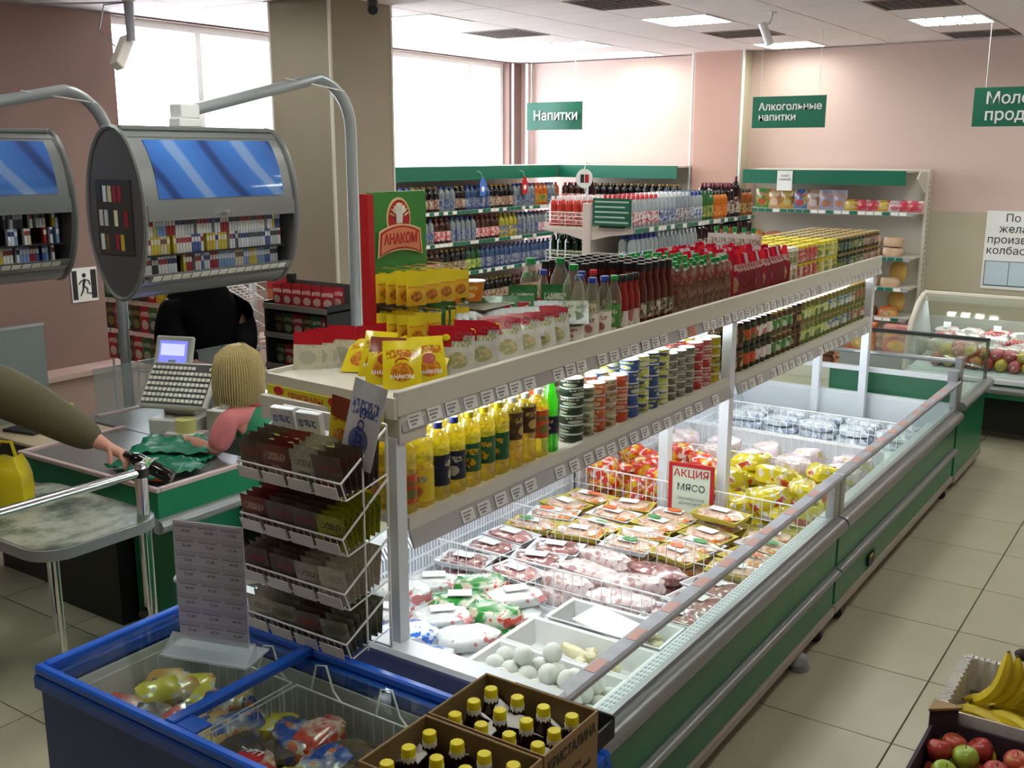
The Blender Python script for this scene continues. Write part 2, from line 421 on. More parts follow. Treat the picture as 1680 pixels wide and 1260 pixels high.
for x, y, r in ((-7.35, 11.1, .02), (-7.47, 10.97, .016), (-5.06, 10.93, .016), (-4.46, 10.88, .014)):
    tag(MB().lathe([(r, 0), (r, ZC)], 8, at=(x, y, 0)).build('pipe', M_white, None, True),
        {-7.35: 'thin white vertical pipe in the far corner beside the window', -7.47: 'thin white vertical pipe close to the window edge',
         -5.06: 'white vertical pipe along the window side of the pink pilaster', -4.46: 'white vertical pipe along the bread shelf side of the pink pilaster'}[x], 'pipe')
# heater ledge below the left window
o = thing('heater_cover', 'pinkish ledge box along the wall behind the checkouts', 'ledge', (XW+.012, 3.4, 0))
bx('body', mat('ledge_paint', (176, 150, 142), .6), o, 0, .22, 0, 5.2, 0, .6); bx('top', mat('ledge_top', (206, 178, 170), .5), o, 0, .26, -.02, 5.22, .6, .64)

# ceiling: grid, tiles, lamps and vents
cl = struct(bx('ceiling', M_grid, None, XW-T, XR+T, YB-T, YW+T, ZC+.012, ZC+.2))
lamps = {(0, 0), (3, 2), (0, 4), (-3, 2), (-3, -2), (3, -2), (-3, 4.), (-3, 6.)}
LX, LY = -3.9, 8.27
def cell(i, j): return LX+.6*i, LY+.6*j
lampc = [(0, 0), (3, 2), (0, 4), (-3, 2), (-3, 4), (-3, -2), (3, -2), (0, -4), (3, -6), (-3, -6), (0, -8), (6, 0), (6, -4), (0, -12), (6, -10), (6, 4), (3, -10), (-3, -10)]  # cells over the front are unseen lamps added as fill light
ventc = [(0, 2), (3, 4), (-3, 0), (0, -2), (3, 0), (-3, -4)]
tm2 = MB().box(-.294, .294, -.294, .294, 0, .012, 0, .002).mesh('ceiling_panel', M_ceil)
cnt = 0; rest = MB()
for i in range(-6, 11):
    for j in range(-17, 5):
        x, y = cell(i, j)
        if (i, j) in lampc or (i, j) in ventc: continue
        if x-.3 < XW or y+.3 > YW+.05: continue
        if j >= -6 and i <= 7: link('ceiling_panel', tm2, cl, (x, y, ZC))
        else: rest.box(x-.294, x+.294, y-.294, y+.294, ZC, ZC+.012)
rest.build('panel_field', M_ceil, cl)['kind'] = 'stuff'
M_trof = mat('lamp_reflector', (225, 228, 226), .25, metal=.4)
def ceiling_lamp(i, j, on, label):
    x, y = cell(i, j); o = thing('ceiling_lamp', label, 'ceiling lamp', (x, y, ZC), group='recessed ceiling lamps')
    f = MB()
    for a in (-1, 1):
        f.box(-.297, .297, a*.297-(.022 if a > 0 else 0), a*.297+(.022 if a < 0 else 0), -.006, .011)
        f.box(a*.297-(.022 if a > 0 else 0), a*.297+(.022 if a < 0 else 0), -.275, .275, -.006, .011)
    f.build('frame', M_white, o)
    for k in range(4):
        xx = -.207+.138*k
        bx('tube', M_lamp if on else M_white, o, xx-.042, xx+.042, -.272, .272, .003, .0115)
    for k in range(3): bx('reflector_rib', M_trof, o, -.138+.138*k-.008, -.138+.138*k+.008, -.275, .275, -.012, .004)
    for k in range(5): bx('louvre', M_trof, o, -.27, .27, -.2+.1*k-.003, -.2+.1*k+.003, -.01, .003)
LL = {(0, 0): 'lit square ceiling lamp above the alcohol shelves, largest one in the middle', (3, 2): 'bright square ceiling lamp close to the dairy sign', (0, 4): 'bright ceiling lamp just in front of the bread shelf wall',
      (-3, 2): 'pale ceiling lamp near the window wall, above the drinks sign', (-3, 4): 'small pale ceiling lamp closest to the back wall and window', (-3, -2): 'ceiling lamp right beside the big column'}
for c in lampc: ceiling_lamp(*c, True, LL.get(c, 'unseen square ceiling lamp added over the front of the shop'))
VL = {(0, 2): 'dark square ceiling grille between the two lamps over the alcohol shelves', (3, 4): 'dark ceiling grille nearest the bread shelf wall, beyond the bright lamp',
      (-3, 0): 'reddish lit ceiling grille beside the column', (0, -2): 'dark ceiling grille cut by the top edge, above the drinks sign', (3, 0): 'dark ceiling grille cut by the top edge, near the dairy sign', (-3, -4): 'dark ceiling grille left of the column top'}
M_vent = mat('vent_dark', (74, 62, 60), .7)
for c in ventc:
    x, y = cell(*c); o = thing('ceiling_vent', VL[c], 'ceiling vent', (x, y, ZC), group='square ceiling grilles')
    bx('backing', M_vent, o, -.27, .27, -.27, .27, .006, .011)
    f = MB()
    for a in (-1, 1): f.box(-.29, .29, min(a*.29, a*.27), max(a*.29, a*.27), -.004, .011); f.box(min(a*.29, a*.27), max(a*.29, a*.27), -.27, .27, -.004, .011)
    f.build('frame', mat('vent_frame', (150, 132, 128), .6), o)
    g = MB()
    for k in range(7): g.box(-.27, .27, -.21+.07*k-.004, -.21+.07*k+.004, -.002, .006)
    for k in range(7): g.box(-.21+.07*k-.004, -.21+.07*k+.004, -.27, .27, -.002, .006)
    g.build('grille', mat('vent_grid', (118, 104, 100), .6), o)

# ceiling cameras
o = thing('security_camera', 'white boxy security camera hanging at the window corner with cables', 'camera', (-6.75, 5.0, ZC))
MB().lathe([(.05, -.01), (.045, 0)], 12).build('mount', M_cream, o); MB().lathe([(.03, -.28), (.035, -.01)], 12).build('post', M_grey, o, True)
b = MB(); b.M = Matrix.Translation((-.05, -.05, -.36)) @ Matrix.Rotation(.9, 4, 'X') @ Matrix.Rotation(.3, 4, 'Z'); b.box(-.04, .04, -.14, .14, -.04, .04, 0, .008); b.build('housing', M_cream, o)
MB().tube([(0, 0, -.01), (-.15, -.1, -.03), (-.2, -.12, -.2), (-.08, -.08, -.32)], .006, 5).build('cable', M_grey, o)
MB().tube([(0, 0, -.012), (-.4, -.5, -.05), (-.65, -1.2, -.02)], .006, 5).build('cable', M_grey, o)
o = thing('security_camera', 'small white security camera hanging between two ceiling lamps', 'camera', (-3.14, 8.18, ZC))
MB().lathe([(.035, -.01), (.035, 0)], 10).build('mount', M_white, o); MB().tube([(0, 0, 0), (-.02, 0, -.08), (-.05, -.02, -.1)], .012, 6).build('arm', M_white, o)
MB().tube([(-.07, -.02, -.08), (0, -.02, -.24)], .032, 10).build('housing', M_white, o, True)
o = thing('security_camera', 'black security camera fixed high on the big column', 'camera', (-4.93, 5.57, 3.3))
MB().tube([(-.06, .02, .05), (0, 0, 0)], .015, 6).build('bracket', M_black, o); MB().tube([(0, 0, 0), (.09, -.1, -.08)], .035, 8).build('housing', M_black, o)

# hanging signs
def sign(x0, x1, z0, z1, y, lines, label, size, left=.06, curve=.0, rz=0):
    o = thing('hanging_sign', label, 'sign', ((x0+x1)/2, y, z0), rz); W_ = x1-x0; h = z1-z0
    mb = MB(); N = 8; pts = []
    for i in range(N+1):
        u = i/N-.5; pts.append((u*W_, curve*4*u*u))
    mb.prism([(a, b) for a, b in pts]+[(a, b+.02) for a, b in pts[::-1]], 'z', 0, h); mb.build('board', M_dgreen, o, True)
    for i, l in enumerate(lines):
        text('lettering', l, size, M_white, o, (-W_/2+left, -.004, h/2+(len(lines)-1)*size*.5-i*size*1.0), FY, .002, .012, 'LEFT')
    for s in (-.4, .4): MB().tube([(s*W_, .01, h), (s*W_, .01, ZC-z0)], .0025, 4).build('hanging_wire', M_white, o)
sign(-6.31, -5.64, 2.54, 2.82, 9.5, ['Напитки'], 'green hanging sign reading Напитки near the windows', .135, .1, .03)
sign(-3.79, -3.11, 2.53, 2.81, 9.5, ['Алкогольные', 'напитки'], 'green hanging sign reading Алкогольные напитки above the alcohol shelves', .092, .06, .0)
sign(-1.88, -1.05, 2.52, 2.83, 9.5, ['Молочные', 'продукты'], 'green hanging sign reading Молочные продукты at the frame edge', .13, .09, .0)

# exit sign on the left wall
o = thing('exit_sign', 'white sign with black running figure on the pink wall', 'sign', (XW+.002, 4.83, 1.14), 0)
bx('plate', M_paper, o, 0, .006, 0, .23, 0, .27); bx('panel', M_ink, o, .006, .008, .008, .222, .02, .25); bx('doorway', M_paper, o, .008, .009, .05, .17, .02, .25)
g = MB(); q = .0125
for pts, r in (([(q, .1, .13), (q, .115, .18)], .017), ([(q, .115, .175), (q, .08, .165), (q, .06, .14)], .008), ([(q, .115, .175), (q, .15, .165), (q, .16, .13)], .008),
               ([(q, .1, .13), (q, .135, .1), (q, .13, .07), (q, .17, .06)], .01), ([(q, .1, .13), (q, .095, .09), (q, .07, .05)], .01)): g.tube(pts, r*.6, 6)
g.ball((q, .11, .21), .018, 0, 10, 6, (.3, 1, 1)); g.build('running_figure', M_ink, o)

# poster on back wall at right
o = thing('poster', 'white poster with black Russian lettering above the meat counter', 'poster', (-1.99, YW-.02, 1.0))
bx('sheet', M_paper, o, 0, 1.5, -.006, .006, 0, .76)
for i, l in enumerate(['По Вашему', 'желанию', 'произведём нарезку', 'колбасных изделий']):
    text('lettering', l, .105, M_ink, o, (.17 if i == 0 else .12 if i == 1 else .02, -.008, .69-i*.105), FY, .001, 0, 'LEFT')
fr = MB()
for a, b, c, d in ((.02, 1.48, .03, .04), (.02, 1.48, .27, .275), (.02, .027, .03, .27), (.24, .245, .03, .27)): fr.box(a, b, -.009, -.006, c, d)
fr.build('printed_window', mat('teal_ink', (30, 70, 80), .5), o); bx('printed_glass', mat('pale_blue', (196, 212, 222), .3), o, .03, 1.47, -.007, -.006, .04, .27)
# ---------------------------------------------------------------- main freezer island
def price_tag(parent, x, y, z, face, tilt=0, w=.055, h=.035): pass
M_tag = mat('price_tag_card', (232, 230, 226), .5); M_tagink = mat('tag_ink', (138, 138, 146), .6); M_tagred = mat('tag_orange', (226, 120, 80), .5)
M_glow = mat('tub_white', (224, 230, 236), .35)
_tm = MB(); _tm.box(0, .0016, -.034, .034, -.021, .021, 0); _tm.box(.0016, .002, -.026, .012, -.004, .003, 1); _tm.box(.0016, .002, -.026, .02, .008, .013, 1); _tm.box(.0016, .002, -.02, .002, -.014, -.008, 1)
tagmesh = _tm.mesh('price_tag', [M_tag, M_tagink]); tagred = _tm.mesh('price_tag', [M_tagred, M_tagink])
_tg = MB(); _tg.box(0, .0016, -.034, .034, -.016, .016, 0); taggreen = _tg.mesh('price_tag', [M_dgreen])
_tw = MB(); _tw.box(0, .0016, -.034, .034, -.016, .016, 0); tagwhite = _tw.mesh('price_tag', [M_tag])
def tagrow_x(parent, X, Y0, Y1, Z, step=.105, tilt=0, alt=None, fill=.85, seed=1):
    """tags on a strip that faces +x"""
    r = random.Random(seed); y = Y0
    while y < Y1:
        if r.random() < fill:
            me = tagred if (alt is None and r.random() < .03) else tagmesh
            if alt: me = alt[int(r.random()*len(alt))]
            link('price_tag', me, parent, (X, y, Z+r.uniform(-.003, .003)), (0, tilt, 0))
        y += step*(1+r.uniform(-.12, .12))
def tagrow_y(parent, Y, X0, X1, Z, step=.075, alt=None, seed=1):
    """tags on a strip that faces -y"""
    r = random.Random(seed); x = X0
    while x < X1:
        me = alt[int(r.random()*len(alt))] if alt else tagmesh
        link('price_tag', me, parent, (x, Y, Z), (0, 0, -PI/2)); x += step

X0, X1 = -3.0, -1.39
units = ((2.26, 4.83, 'long open freezer island near end unit with green panels and price-stickered rail'), (4.85, 7.42, 'far unit of the open freezer island with green panels and glass end'))
for ui, (ya, yb, lab) in enumerate(units):
    o = thing('freezer_island', lab, 'freezer', ((X0+X1)/2, ya, 0)); cx = (X0+X1)/2; L = yb-ya
    hw = (X1-X0)/2
    # tub walls
    t = MB()
    t.box(-hw+.08, hw-.1, .06 if ui == 0 else 0, L-(.06 if ui == 1 else 0), .2, .24)
    t.box(-hw+.02, -hw+.08, 0, L, .1, .6); t.box(hw-.1, hw-.03, 0, L, .1, .56)
    if ui == 0: t.box(-hw, hw-.03, 0, .06, .1, .78, 0, .01); t.box(-hw-.01, hw+.0, -.03, .075, .78, .812, 0, .012)
    if ui == 1: t.box(-hw, hw-.03, L-.06, L, .1, .62)
    t.build('tub', M_glow, o)
    # left side grille
    g = MB(); gs = MB(); n = int(L/.022)
    g.box(-hw+.08, -hw+.085, .06, L, .24, .6); g.prism([(-hw+.08, .56), (-hw+.105, .56), (-hw+.08, .60)], 'y', .06, L)
    g.build('grille_backing', M_dgrey, o)
    for k in range(n):
        y = .07+k*.022
        if y > L-.02: break
        gs.box(-hw+.085, -hw+.1, y, y+.0115, .42, .56); gs.prism([(-hw+.085, .56), (-hw+.115, .56), (-hw+.085, .605)], 'y', y, y+.0115)
    gs.box(-hw+.085, -hw+.103, .06, L, .485, .495); gs.box(-hw+.085, -hw+.12, .06, L, .24, .425); gs.box(-hw+.0, -hw+.09, 0, L, .6, .63)
    gs.build('grille', M_enam, o)['kind'] = 'stuff'
    # right ledge with air slots
    bx('inner_ledge', M_glow, o, hw-.1, hw-.01, 0, L, .56, .575)
    sl = MB()
    for k in range(int(L/.03)):
        for q in range(3): sl.box(hw-.092+q*.013, hw-.085+q*.013, .03+k*.03, .045+k*.03, .575, .5765)
    sl.build('air_slot', mat('slot_grey', (186, 190, 194), .5), o)['kind'] = 'stuff'
    # green panels, trims
    bx('upper_panel', M_green, o, hw-.03, hw, 0.01, L-.002, .33, .515, .003); bx('lower_panel', M_green, o, hw-.03, hw, 0.01, L-.002, .13, .29, .003)
    bx('kick_strip', mat('kick', (170, 158, 150), .4), o, hw-.03, hw+.012, 0, L, .085, .128, .004)
    q = []
    for k in range(7): a = -PI/2+PI*k/6; q.append((hw+.035*math.cos(a), .31+.018*math.sin(a)))
    MB().prism(q+[(hw-.03, .328), (hw-.03, .292)], 'y', 0, L).build('trim_rail', M_bump, o, True)
    q = []
    for k in range(9): a = -PI/2+PI*k/8; q.append((hw+.0+.05*math.cos(a), .555+.038*math.sin(a)))
    MB().prism(q+[(hw-.03, .593), (hw-.03, .517)], 'y', 0, L).build('bumper', M_bump, o, True)
    bx('glass_channel', M_alu, o, hw-.025, hw-.002, 0, L, .593, .612)
    bx('side_glass', M_glass, o, hw-.018, hw-.01, .02, L-.03, .612, .775)
    bx('top_rail', mat('stickered_rail', (176, 178, 190), .3, metal=.2, vary=.18, vscale=14), o, hw-.05, hw+.012, 0, L-.004, .775, .805, .008)
    st = random.Random(5+ui)
    for k in range(9):
        y = .15+k*(L-.4)/9+st.uniform(0, .1); link('rail_sticker', MB().box(0, .035, 0, .09, 0, .0012).mesh('rail_sticker', mat('faded_orange', (196, 150, 140), .5)), o, (hw-.035, y, .805))
    for y in ((L-.07,) if ui == 0 else (.0, L-.06)):
        bx('corner_post', M_alu, o, hw-.045, hw, y, y+.06, .6, .776, .006)
    # left side: rail and glass
    bx('left_rail', M_enam, o, -hw-.005, -hw+.045, 0, L, .78, .808, .008); bx('left_glass', M_glass, o, -hw+.01, -hw+.018, .08, L-.04, .63, .78)
    bx('left_panel', M_green, o, -hw, -hw+.02, 0, L, .12, .6)
    if ui == 1:
        bx('end_glass', M_glass, o, -hw+.03, hw-.05, L-.03, L-.022, .64, .8); f = MB(); f.box(-hw, hw-.01, L-.05, L-.01, .62, .645); f.box(-hw, hw, L-.05, L, .8, .83)
        f.build('end_frame', M_enam, o)
        bx('corner_block', M_grey, o, hw-.07, hw, L-.06, L+.01, .78, .88, .008)
    else: pass
    for y in (.15, L-.15):
        for x in (-hw+.1, hw-.03):
            c = MB(); c.M = Matrix.Translation((x, y, .035)) @ Matrix.Rotation(PI/2, 4, 'X'); c.lathe([(.035, -.012), (.035, .012)], 14); c.M = None
            c.box(x-.02, x+.02, y-.02, y+.02, .055, .12); c.build('caster', M_dgrey, o)
    if ui == 0:
        c = MB(); c.M = Matrix.Translation((hw+.0, 2.1, .03)) @ Matrix.Rotation(.5, 4, 'X'); c.lathe([(.05, -.03), (.045, .03), (.02, .05)], 14); c.build('foot', M_grey, o, True)
    else:
        bx('socket', M_black, o, hw, hw+.012, .55, .66, .15, .21); bx('socket_mark', mat('yellow_mark', (216, 190, 60), .5), o, hw+.012, hw+.014, .57, .62, .195, .208)
# interior light strips (part of the superstructure below)

# ---------------------------------------------------------------- superstructure over the island
SX0, SX1 = -2.43, -1.975
su = thing('island_shelving', 'cream two-tier shelving standing in the middle of the freezer island', 'shelving', (-2.2, 2.28, .24))
ox, oy, oz = -2.2, 2.28, .24
def sbx(name, m, a, b, c, d, e, f, bev=0, par=su): return bx(name, m, par, a-ox, b-ox, c-oy, d-oy, e-oz, f-oz, bev)
for y in (4.86, 7.3):
    for x in (-2.33, -2.0): sbx('leg', M_enam, x-.025, x+.025, y-.03, y+.03, .24, 1.49)
sbx('leg', M_enam, -2.02, -1.975, 2.285, 2.33, .812, 1.47); sbx('leg', M_enam, -2.43, -2.385, 2.285, 2.33, .812, 1.47)
# lower shelf boards (two bays), lip with tag strip
for a, b in ((2.335, 4.82), (4.9, 7.26)):
    s = sbx('shelf', M_cream, SX0, SX1-.02, a, b, 1.175, 1.2)
    l = sbx('shelf_lip', M_cream, SX1-.02, SX1+.004, a, b, 1.165, 1.208)
    st = MB().prism([(SX1+.004, 1.168), (SX1+.024, 1.113), (SX1+.017, 1.111), (SX1-.004, 1.163)], 'y', a, b)
    s2 = st.v; st.v = [(x-ox, y-oy, z-oz) for x, y, z in s2]; tr = st.build('tag_strip', mat('strip_grey', (176, 176, 176), .3), su)
    tagrow_x(su, SX1+.0175-ox, a+.08-oy, b-.05-oy, 1.139-oz, .1, -.33, seed=int(a*10))
    sbx('light_tube', M_tube, -2.20, -2.175, a+.1, b-.1, 1.145, 1.17)
    sbx('light_tube', M_tube, -2.14, -2.12, a+.05, b-.05, 1.476, 1.492)
# upper shelf
sbx('top_shelf', M_cream, -2.56, SX1, 2.42, 7.42, 1.495, 1.53); sbx('top_shelf_end', M_cream, -2.56, SX1+.01, 2.29, 2.42, 1.45, 1.53, .003)
for a, b in ((2.34, 4.83), (4.89, 7.27)): sbx('back_panel', M_enam, SX0, SX0+.006, a, b, 1.2, 1.49)
st = MB().prism([(SX1+.002, 1.545), (SX1+.018, 1.49), (SX1+.012, 1.488), (SX1-.004, 1.54)], 'y', 2.3, 7.42)
st.v = [(x-ox, y-oy, z-oz) for x, y, z in st.v]; st.build('tag_strip', mat('strip_grey', (176, 176, 176), .3), su)
tagrow_x(su, SX1+.0125-ox, 2.36-oy, 7.38-oy, 1.516-oz, .088, -.27, seed=77, fill=.9)
# tray on top
tr = thing('display_tray', 'cream tray with a raised lip on top of the island shelving', 'tray', (-2.2, 2.28, 1.535))
tz = 1.535
def tbx(name, m, a, b, c, d, e, f, bev=0): return bx(name, m, tr, a-ox, b-ox, c-oy, d-oy, e-tz, f-tz, bev)
MB().prism([(-2.56-ox, 2.34-oy), (-1.985-ox, 2.29-oy), (-1.985-ox, 7.42-oy), (-2.56-ox, 7.42-oy)], 'z', 0, .05).build('base', M_cream, tr)
lp = tbx('front_lip', M_cream, -1.985, -1.965, 2.285, 7.42, 1.535, 1.615, .004)
MB().prism([(-2.56-ox, 2.324-oy), (-1.97-ox, 2.274-oy), (-1.97-ox, 2.289-oy), (-2.56-ox, 2.339-oy)], 'z', -.005, .06).build('end_lip', M_cream, tr)
tbx('back_lip', M_cream, -2.575, -2.56, 2.33, 7.42, 1.535, 1.6)
a = math.atan2(2.274-2.324, -1.97+2.56)
ys = thing('shelf_banner', 'yellow printed strip reading ПРИПРАВЫ along the tray end', 'banner', (-2.56, 2.322, 1.505), 0, rot=(0, 0, a))
bx('strip', mat('banner_yellow', (206, 196, 24), .5), ys, .01, .55, -.006, 0, 0, .055)
text('lettering', 'ПРИПРАВЫ', .03, mat('banner_red', (190, 50, 40), .5), ys, (.2, -.0065, .03), FY, .0006, .01)
text('lettering', 'К БЛЮДАМ', .026, MC['banner_red'], ys, (.46, -.0065, .03), FY, .0006, .01)
for x in (.07, .335):
    c = MB(); c.M = Matrix.Translation((x, -.008, .042)) @ Matrix.Rotation(PI/2, 4, 'X') @ Matrix.Diagonal((1.6, 1, 1, 1)); c.lathe([(.015, -.001), (.015, .001)], 14); c.build('oval_mark', M_red, ys)

# ---------------------------------------------------------------- far glass unit behind the island
o = thing('glass_display_unit', 'low glass-topped chilled unit with green side behind the freezer island', 'display case', (-1.85, 7.47, 0))
hw = .46
bx('body', M_green, o, -hw, hw, .02, .95, .1, .58, .004); bx('front_panel', M_green, o, -hw+.02, hw-.06, .0, .02, .6, .8); bx('kick_strip', MC['kick'], o, -hw, hw+.01, .02, .95, .06, .1)
for x in (-.4, .4):
    for y in (.1, .85): bx('foot', M_dgrey, o, x-.02, x+.02, y-.02, y+.02, 0, .06)
q = [(hw+.05*math.cos(-PI/2+PI*k/8), .61+.035*math.sin(-PI/2+PI*k/8)) for k in range(9)]
MB().prism(q+[(hw-.02, .645), (hw-.02, .575)], 'y', .0, 1.0).build('bumper', M_bump, o, True)
bx('deck', M_enam, o, -hw, hw, .02, .95, .58, .6)
bx('top_glass', M_glass, o, -hw, hw, .06, .92, .93, .938); bx('side_glass', M_glass, o, hw-.008, hw, .05, .93, .65, .93); bx('front_glass', M_glass, o, -hw, hw-.03, .03, .037, .65, .9)
MB().tube([(-hw, .03, .915), (hw-.02, .03, .915)], .018, 8).build('front_rail', M_bump, o, True)
bx('back_rail', M_dgrey, o, -hw, hw, .92, .95, .92, .95); bx('corner_post', M_grey, o, hw-.05, hw, .0, .05, .64, .95, .005); bx('back_post', M_dgrey, o, hw-.02, hw, .9, .93, .64, .93)
# ---------------------------------------------------------------- product kinds
def cyl_band(r, z0, z1, seg=12, m=0): return MB().lathe([(r, z0), (r, z1)], seg, m)
M_oil = liquid('sunflower_oil', (250, 238, 90), .22, .1); M_pet = clear('clear_pet', (244, 248, 244), .1, .06, (225, 235, 235))
M_vinegar = clear('pale_liquid', (240, 240, 226), .1, .05, (220, 225, 215)); M_gpet = liquid('green_pet', (110, 232, 60), .5)
M_ketch = mat('ketchup_brown', (92, 30, 22), .18); M_sauce = mat('sauce_red', (150, 34, 26), .2)
M_cy = mat('cap_yellow', (226, 208, 20), .35); M_cb = mat('cap_blue', (30, 56, 150), .35); M_cg = mat('cap_green', (22, 140, 62), .35)
M_ck = mat('cap_black', (24, 20, 22), .35); M_cr = mat('cap_red', (190, 26, 38), .35); M_cw = mat('cap_white', (236, 236, 232), .4)
L_dark = printed('label_navy', [(16, 22, 44), (24, 30, 60), (196, 190, 160)], 60); L_green = printed('label_sunflower', [(20, 84, 46), (30, 100, 50), (226, 170, 30), (90, 50, 20)], 45)
L_yel = printed('label_yellow_blue', [(226, 196, 40), (232, 206, 60), (60, 120, 190), (210, 90, 30)], 40); L_brown = printed('label_brown', [(60, 40, 24), (84, 58, 30), (200, 170, 90)], 60)
L_or = printed('label_orange', [(196, 70, 30), (210, 90, 40), (70, 120, 50)], 45); L_wht = printed('label_white_red', [(228, 222, 212), (232, 228, 220), (170, 40, 40)], 60)
L_gr2 = printed('label_green_white', [(70, 130, 60), (96, 150, 70), (230, 232, 220)], 50)

def bottle_kind(name, h, r, mb_, mc_, ml_, neck=.013, shoulder=.72, lab=(.12, .5), ribs=0, cap_h=.018, cap_r=None, seg=14, cat='bottle', mlabel2=None):
    p = [(r*.86, 0), (r, .008)]
    zt = h*shoulder
    if ribs:
        for k in range(ribs):
            z = .012+(zt-.012)*(k+.5)/ribs; p += [(r, z-.003), (r*.955, z), (r, z+.003)]
    p += [(r, zt), (r*.9, zt+(h-zt)*.22), (r*.55, zt+(h-zt)*.55), (neck*1.1, h-cap_h-.012), (neck, h-cap_h)]
    cr = cap_r or neck*1.15
    body = MB().lathe(p, seg); cap = MB().lathe([(cr, h-cap_h-.002), (cr, h-.002), (cr*.9, h)], 10)
    label = MB().lathe([(r*1.012, h*lab[0]), (r*1.012, h*lab[1])], seg, cap=False)
    parts = [('body', body, mb_, True), ('cap', cap, mc_, True), ('label', label, ml_, True)]
    return Kind(name, cat, parts)
def can_kind(name, r, h, ml, mt, seg=16, label=None):
    b = MB().lathe([(r*.97, 0), (r, .003), (r, h-.003), (r*.97, h)], seg, mats=[1, 0, 1]); b.f, b.m = b.f[:-2], b.m[:-2]
    lid = MB().lathe([(r*.95, .001), (r*.95, h-.002)], seg)
    return Kind(name, 'can', [('wall', b, [ml, mt], True), ('lid', lid, mt, True)])
def jar_kind(name, r, h, mbody, mlid, mlab, lidh=.013, lab=(.22, .68), seg=14):
    b = MB().lathe([(r*.9, 0), (r, .01), (r, h*.82), (r*.85, h*.88), (r*.82, h-lidh)], seg)
    l = MB().lathe([(r*.9, h-lidh), (r*.9, h-.001), (r*.84, h)], seg)
    q = MB().lathe([(r*1.012, h*lab[0]), (r*1.012, h*lab[1])], seg, cap=False)
    return Kind(name, 'jar', [('body', b, mbody, True), ('lid', l, mlid, True), ('label', q, mlab, True)])

K_oil = [bottle_kind('oil_bottle', .256, .04, M_oil, mc, lb, ribs=rb, lab=la, shoulder=.78) for mc, lb, rb, la in
         ((M_cy, L_or, 4, (.15, .5)), (M_cy, L_yel, 4, (.08, .5)), (M_cb, L_dark, 5, (.2, .6)), (M_cb, L_dark, 5, (.2, .58)), (M_cy, L_green, 5, (.22, .6)), (M_cy, L_green, 4, (.25, .62)),
          (M_cy, L_green, 5, (.22, .6)), (M_cw, L_brown, 6, (.42, .8)), (M_cw, L_brown, 6, (.45, .82)), (M_cw, L_or, 5, (.3, .7)))]
K_green = bottle_kind('green_bottle', .29, .033, M_gpet, M_cg, L_dark, lab=(.25, .48), shoulder=.62)

OIL = [('sunflower oil bottle with orange and green label, closest to the wire rack', 0), ('sunflower oil bottle with pale yellow label and blue patch', 1), ('oil bottle with blue cap and navy label, nearer the wire rack', 2),
       ('oil bottle with blue cap and navy label, second from the rack', 3), ('oil bottle with green sunflower label, first of three beside the navy ones', 4), ('oil bottle with green sunflower label, middle one of three', 5),
       ('oil bottle with green sunflower label, last of three before the brown labels', 6), ('oil bottle with black and cream label, first of the pair', 7), ('oil bottle with black and cream label, second of the pair', 8),
       ('oil bottle with orange-red label beside the green bottle', 9)]
r = random.Random(3)
SZ = 1.2
for i, (lb, k) in enumerate(OIL):
    K_oil[k].put((-2.035, 2.39+.085*i, SZ), lb, 'sunflower oil bottles on the lower island shelf', rz=r.uniform(0, 6), parts=True, rot=None)
K_green.put((-2.035, 3.24, SZ), 'bright green bottle with dark label between oil and tins', 'sunflower oil bottles on the lower island shelf', parts=True)
for row in range(1, 3):
    for i in range(10):
        K_oil[(i+row) % 10 if i < 7 else 7].put((-2.035-.09*row, 2.39+.086*i+r.uniform(-.006, .006), SZ), 'yellow oil bottle standing behind the front row on the lower shelf', 'oil bottles behind the front row', rz=r.uniform(0, 6))
# tins
M_tin = mat('tin_metal', (200, 200, 200), .25, metal=.8); M_lid = mat('tin_lid', (214, 222, 214), .3, metal=.5)
def cn(name, cols, r_, h, sc=30): return can_kind('tin_can', r_, h, printed(name, cols, sc, stretch=(.5, .5, 2.2), detail=2, layout='z'), M_lid)
CANS = [(cn('tin_dark', [(30, 44, 30), (40, 58, 36), (200, 200, 180)], .048, .036), 6, .048, 'dark green flat tin in the stack beside the green bottle'),
        (cn('tin_olive', [(120, 130, 90), (200, 196, 160), (90, 70, 40)], .04, .05), 4, .04, 'olive and cream tin in the low stacks'),
        (cn('tin_orange', [(190, 84, 40), (206, 110, 60), (220, 200, 150)], .04, .05), 4, .04, 'orange and cream fish tin in the low stacks'),
        (cn('tin_cream', [(196, 186, 150), (150, 120, 80), (120, 60, 40)], .04, .05), 5, .04, 'cream and brown fish tin beside the tall orange tins'),
        (cn('tin_redor', [(196, 74, 40), (206, 90, 50), (220, 190, 160)], .042, .05), 5, .042, 'red-orange tin in the tall stack'),
        (cn('tin_blueye', [(44, 74, 130), (60, 90, 150), (220, 220, 80), (220, 226, 230)], .042, .05), 5, .042, 'blue and yellow fish tin in the middle stacks'),
        (cn('tin_bluye2', [(210, 214, 70), (60, 70, 120), (230, 230, 220)], .042, .05), 5, .042, 'yellow and navy striped tin in the middle stacks'),
        (cn('tin_grey', [(120, 116, 100), (90, 84, 74), (180, 176, 160)], .04, .036), 7, .04, 'grey-brown flat tin in the dull stacks'),
        (cn('tin_red', [(170, 40, 40), (190, 60, 50), (216, 200, 190)], .042, .045), 6, .042, 'red and white tin near the shelf post'),
        (cn('tin_yel', [(190, 176, 40), (170, 150, 30), (90, 80, 40)], .045, .045), 6, .045, 'yellow tin in the last stack before the shelf post')]
seq = [0, 1, 2, 3, 4, 5, 6, 5, 6, 7, 7, 7, 8, 8, 9]
hts = [7, 4, 4, 4, 4, 5, 5, 5, 5, 6, 6, 6, 5, 5, 5]
y = 3.355
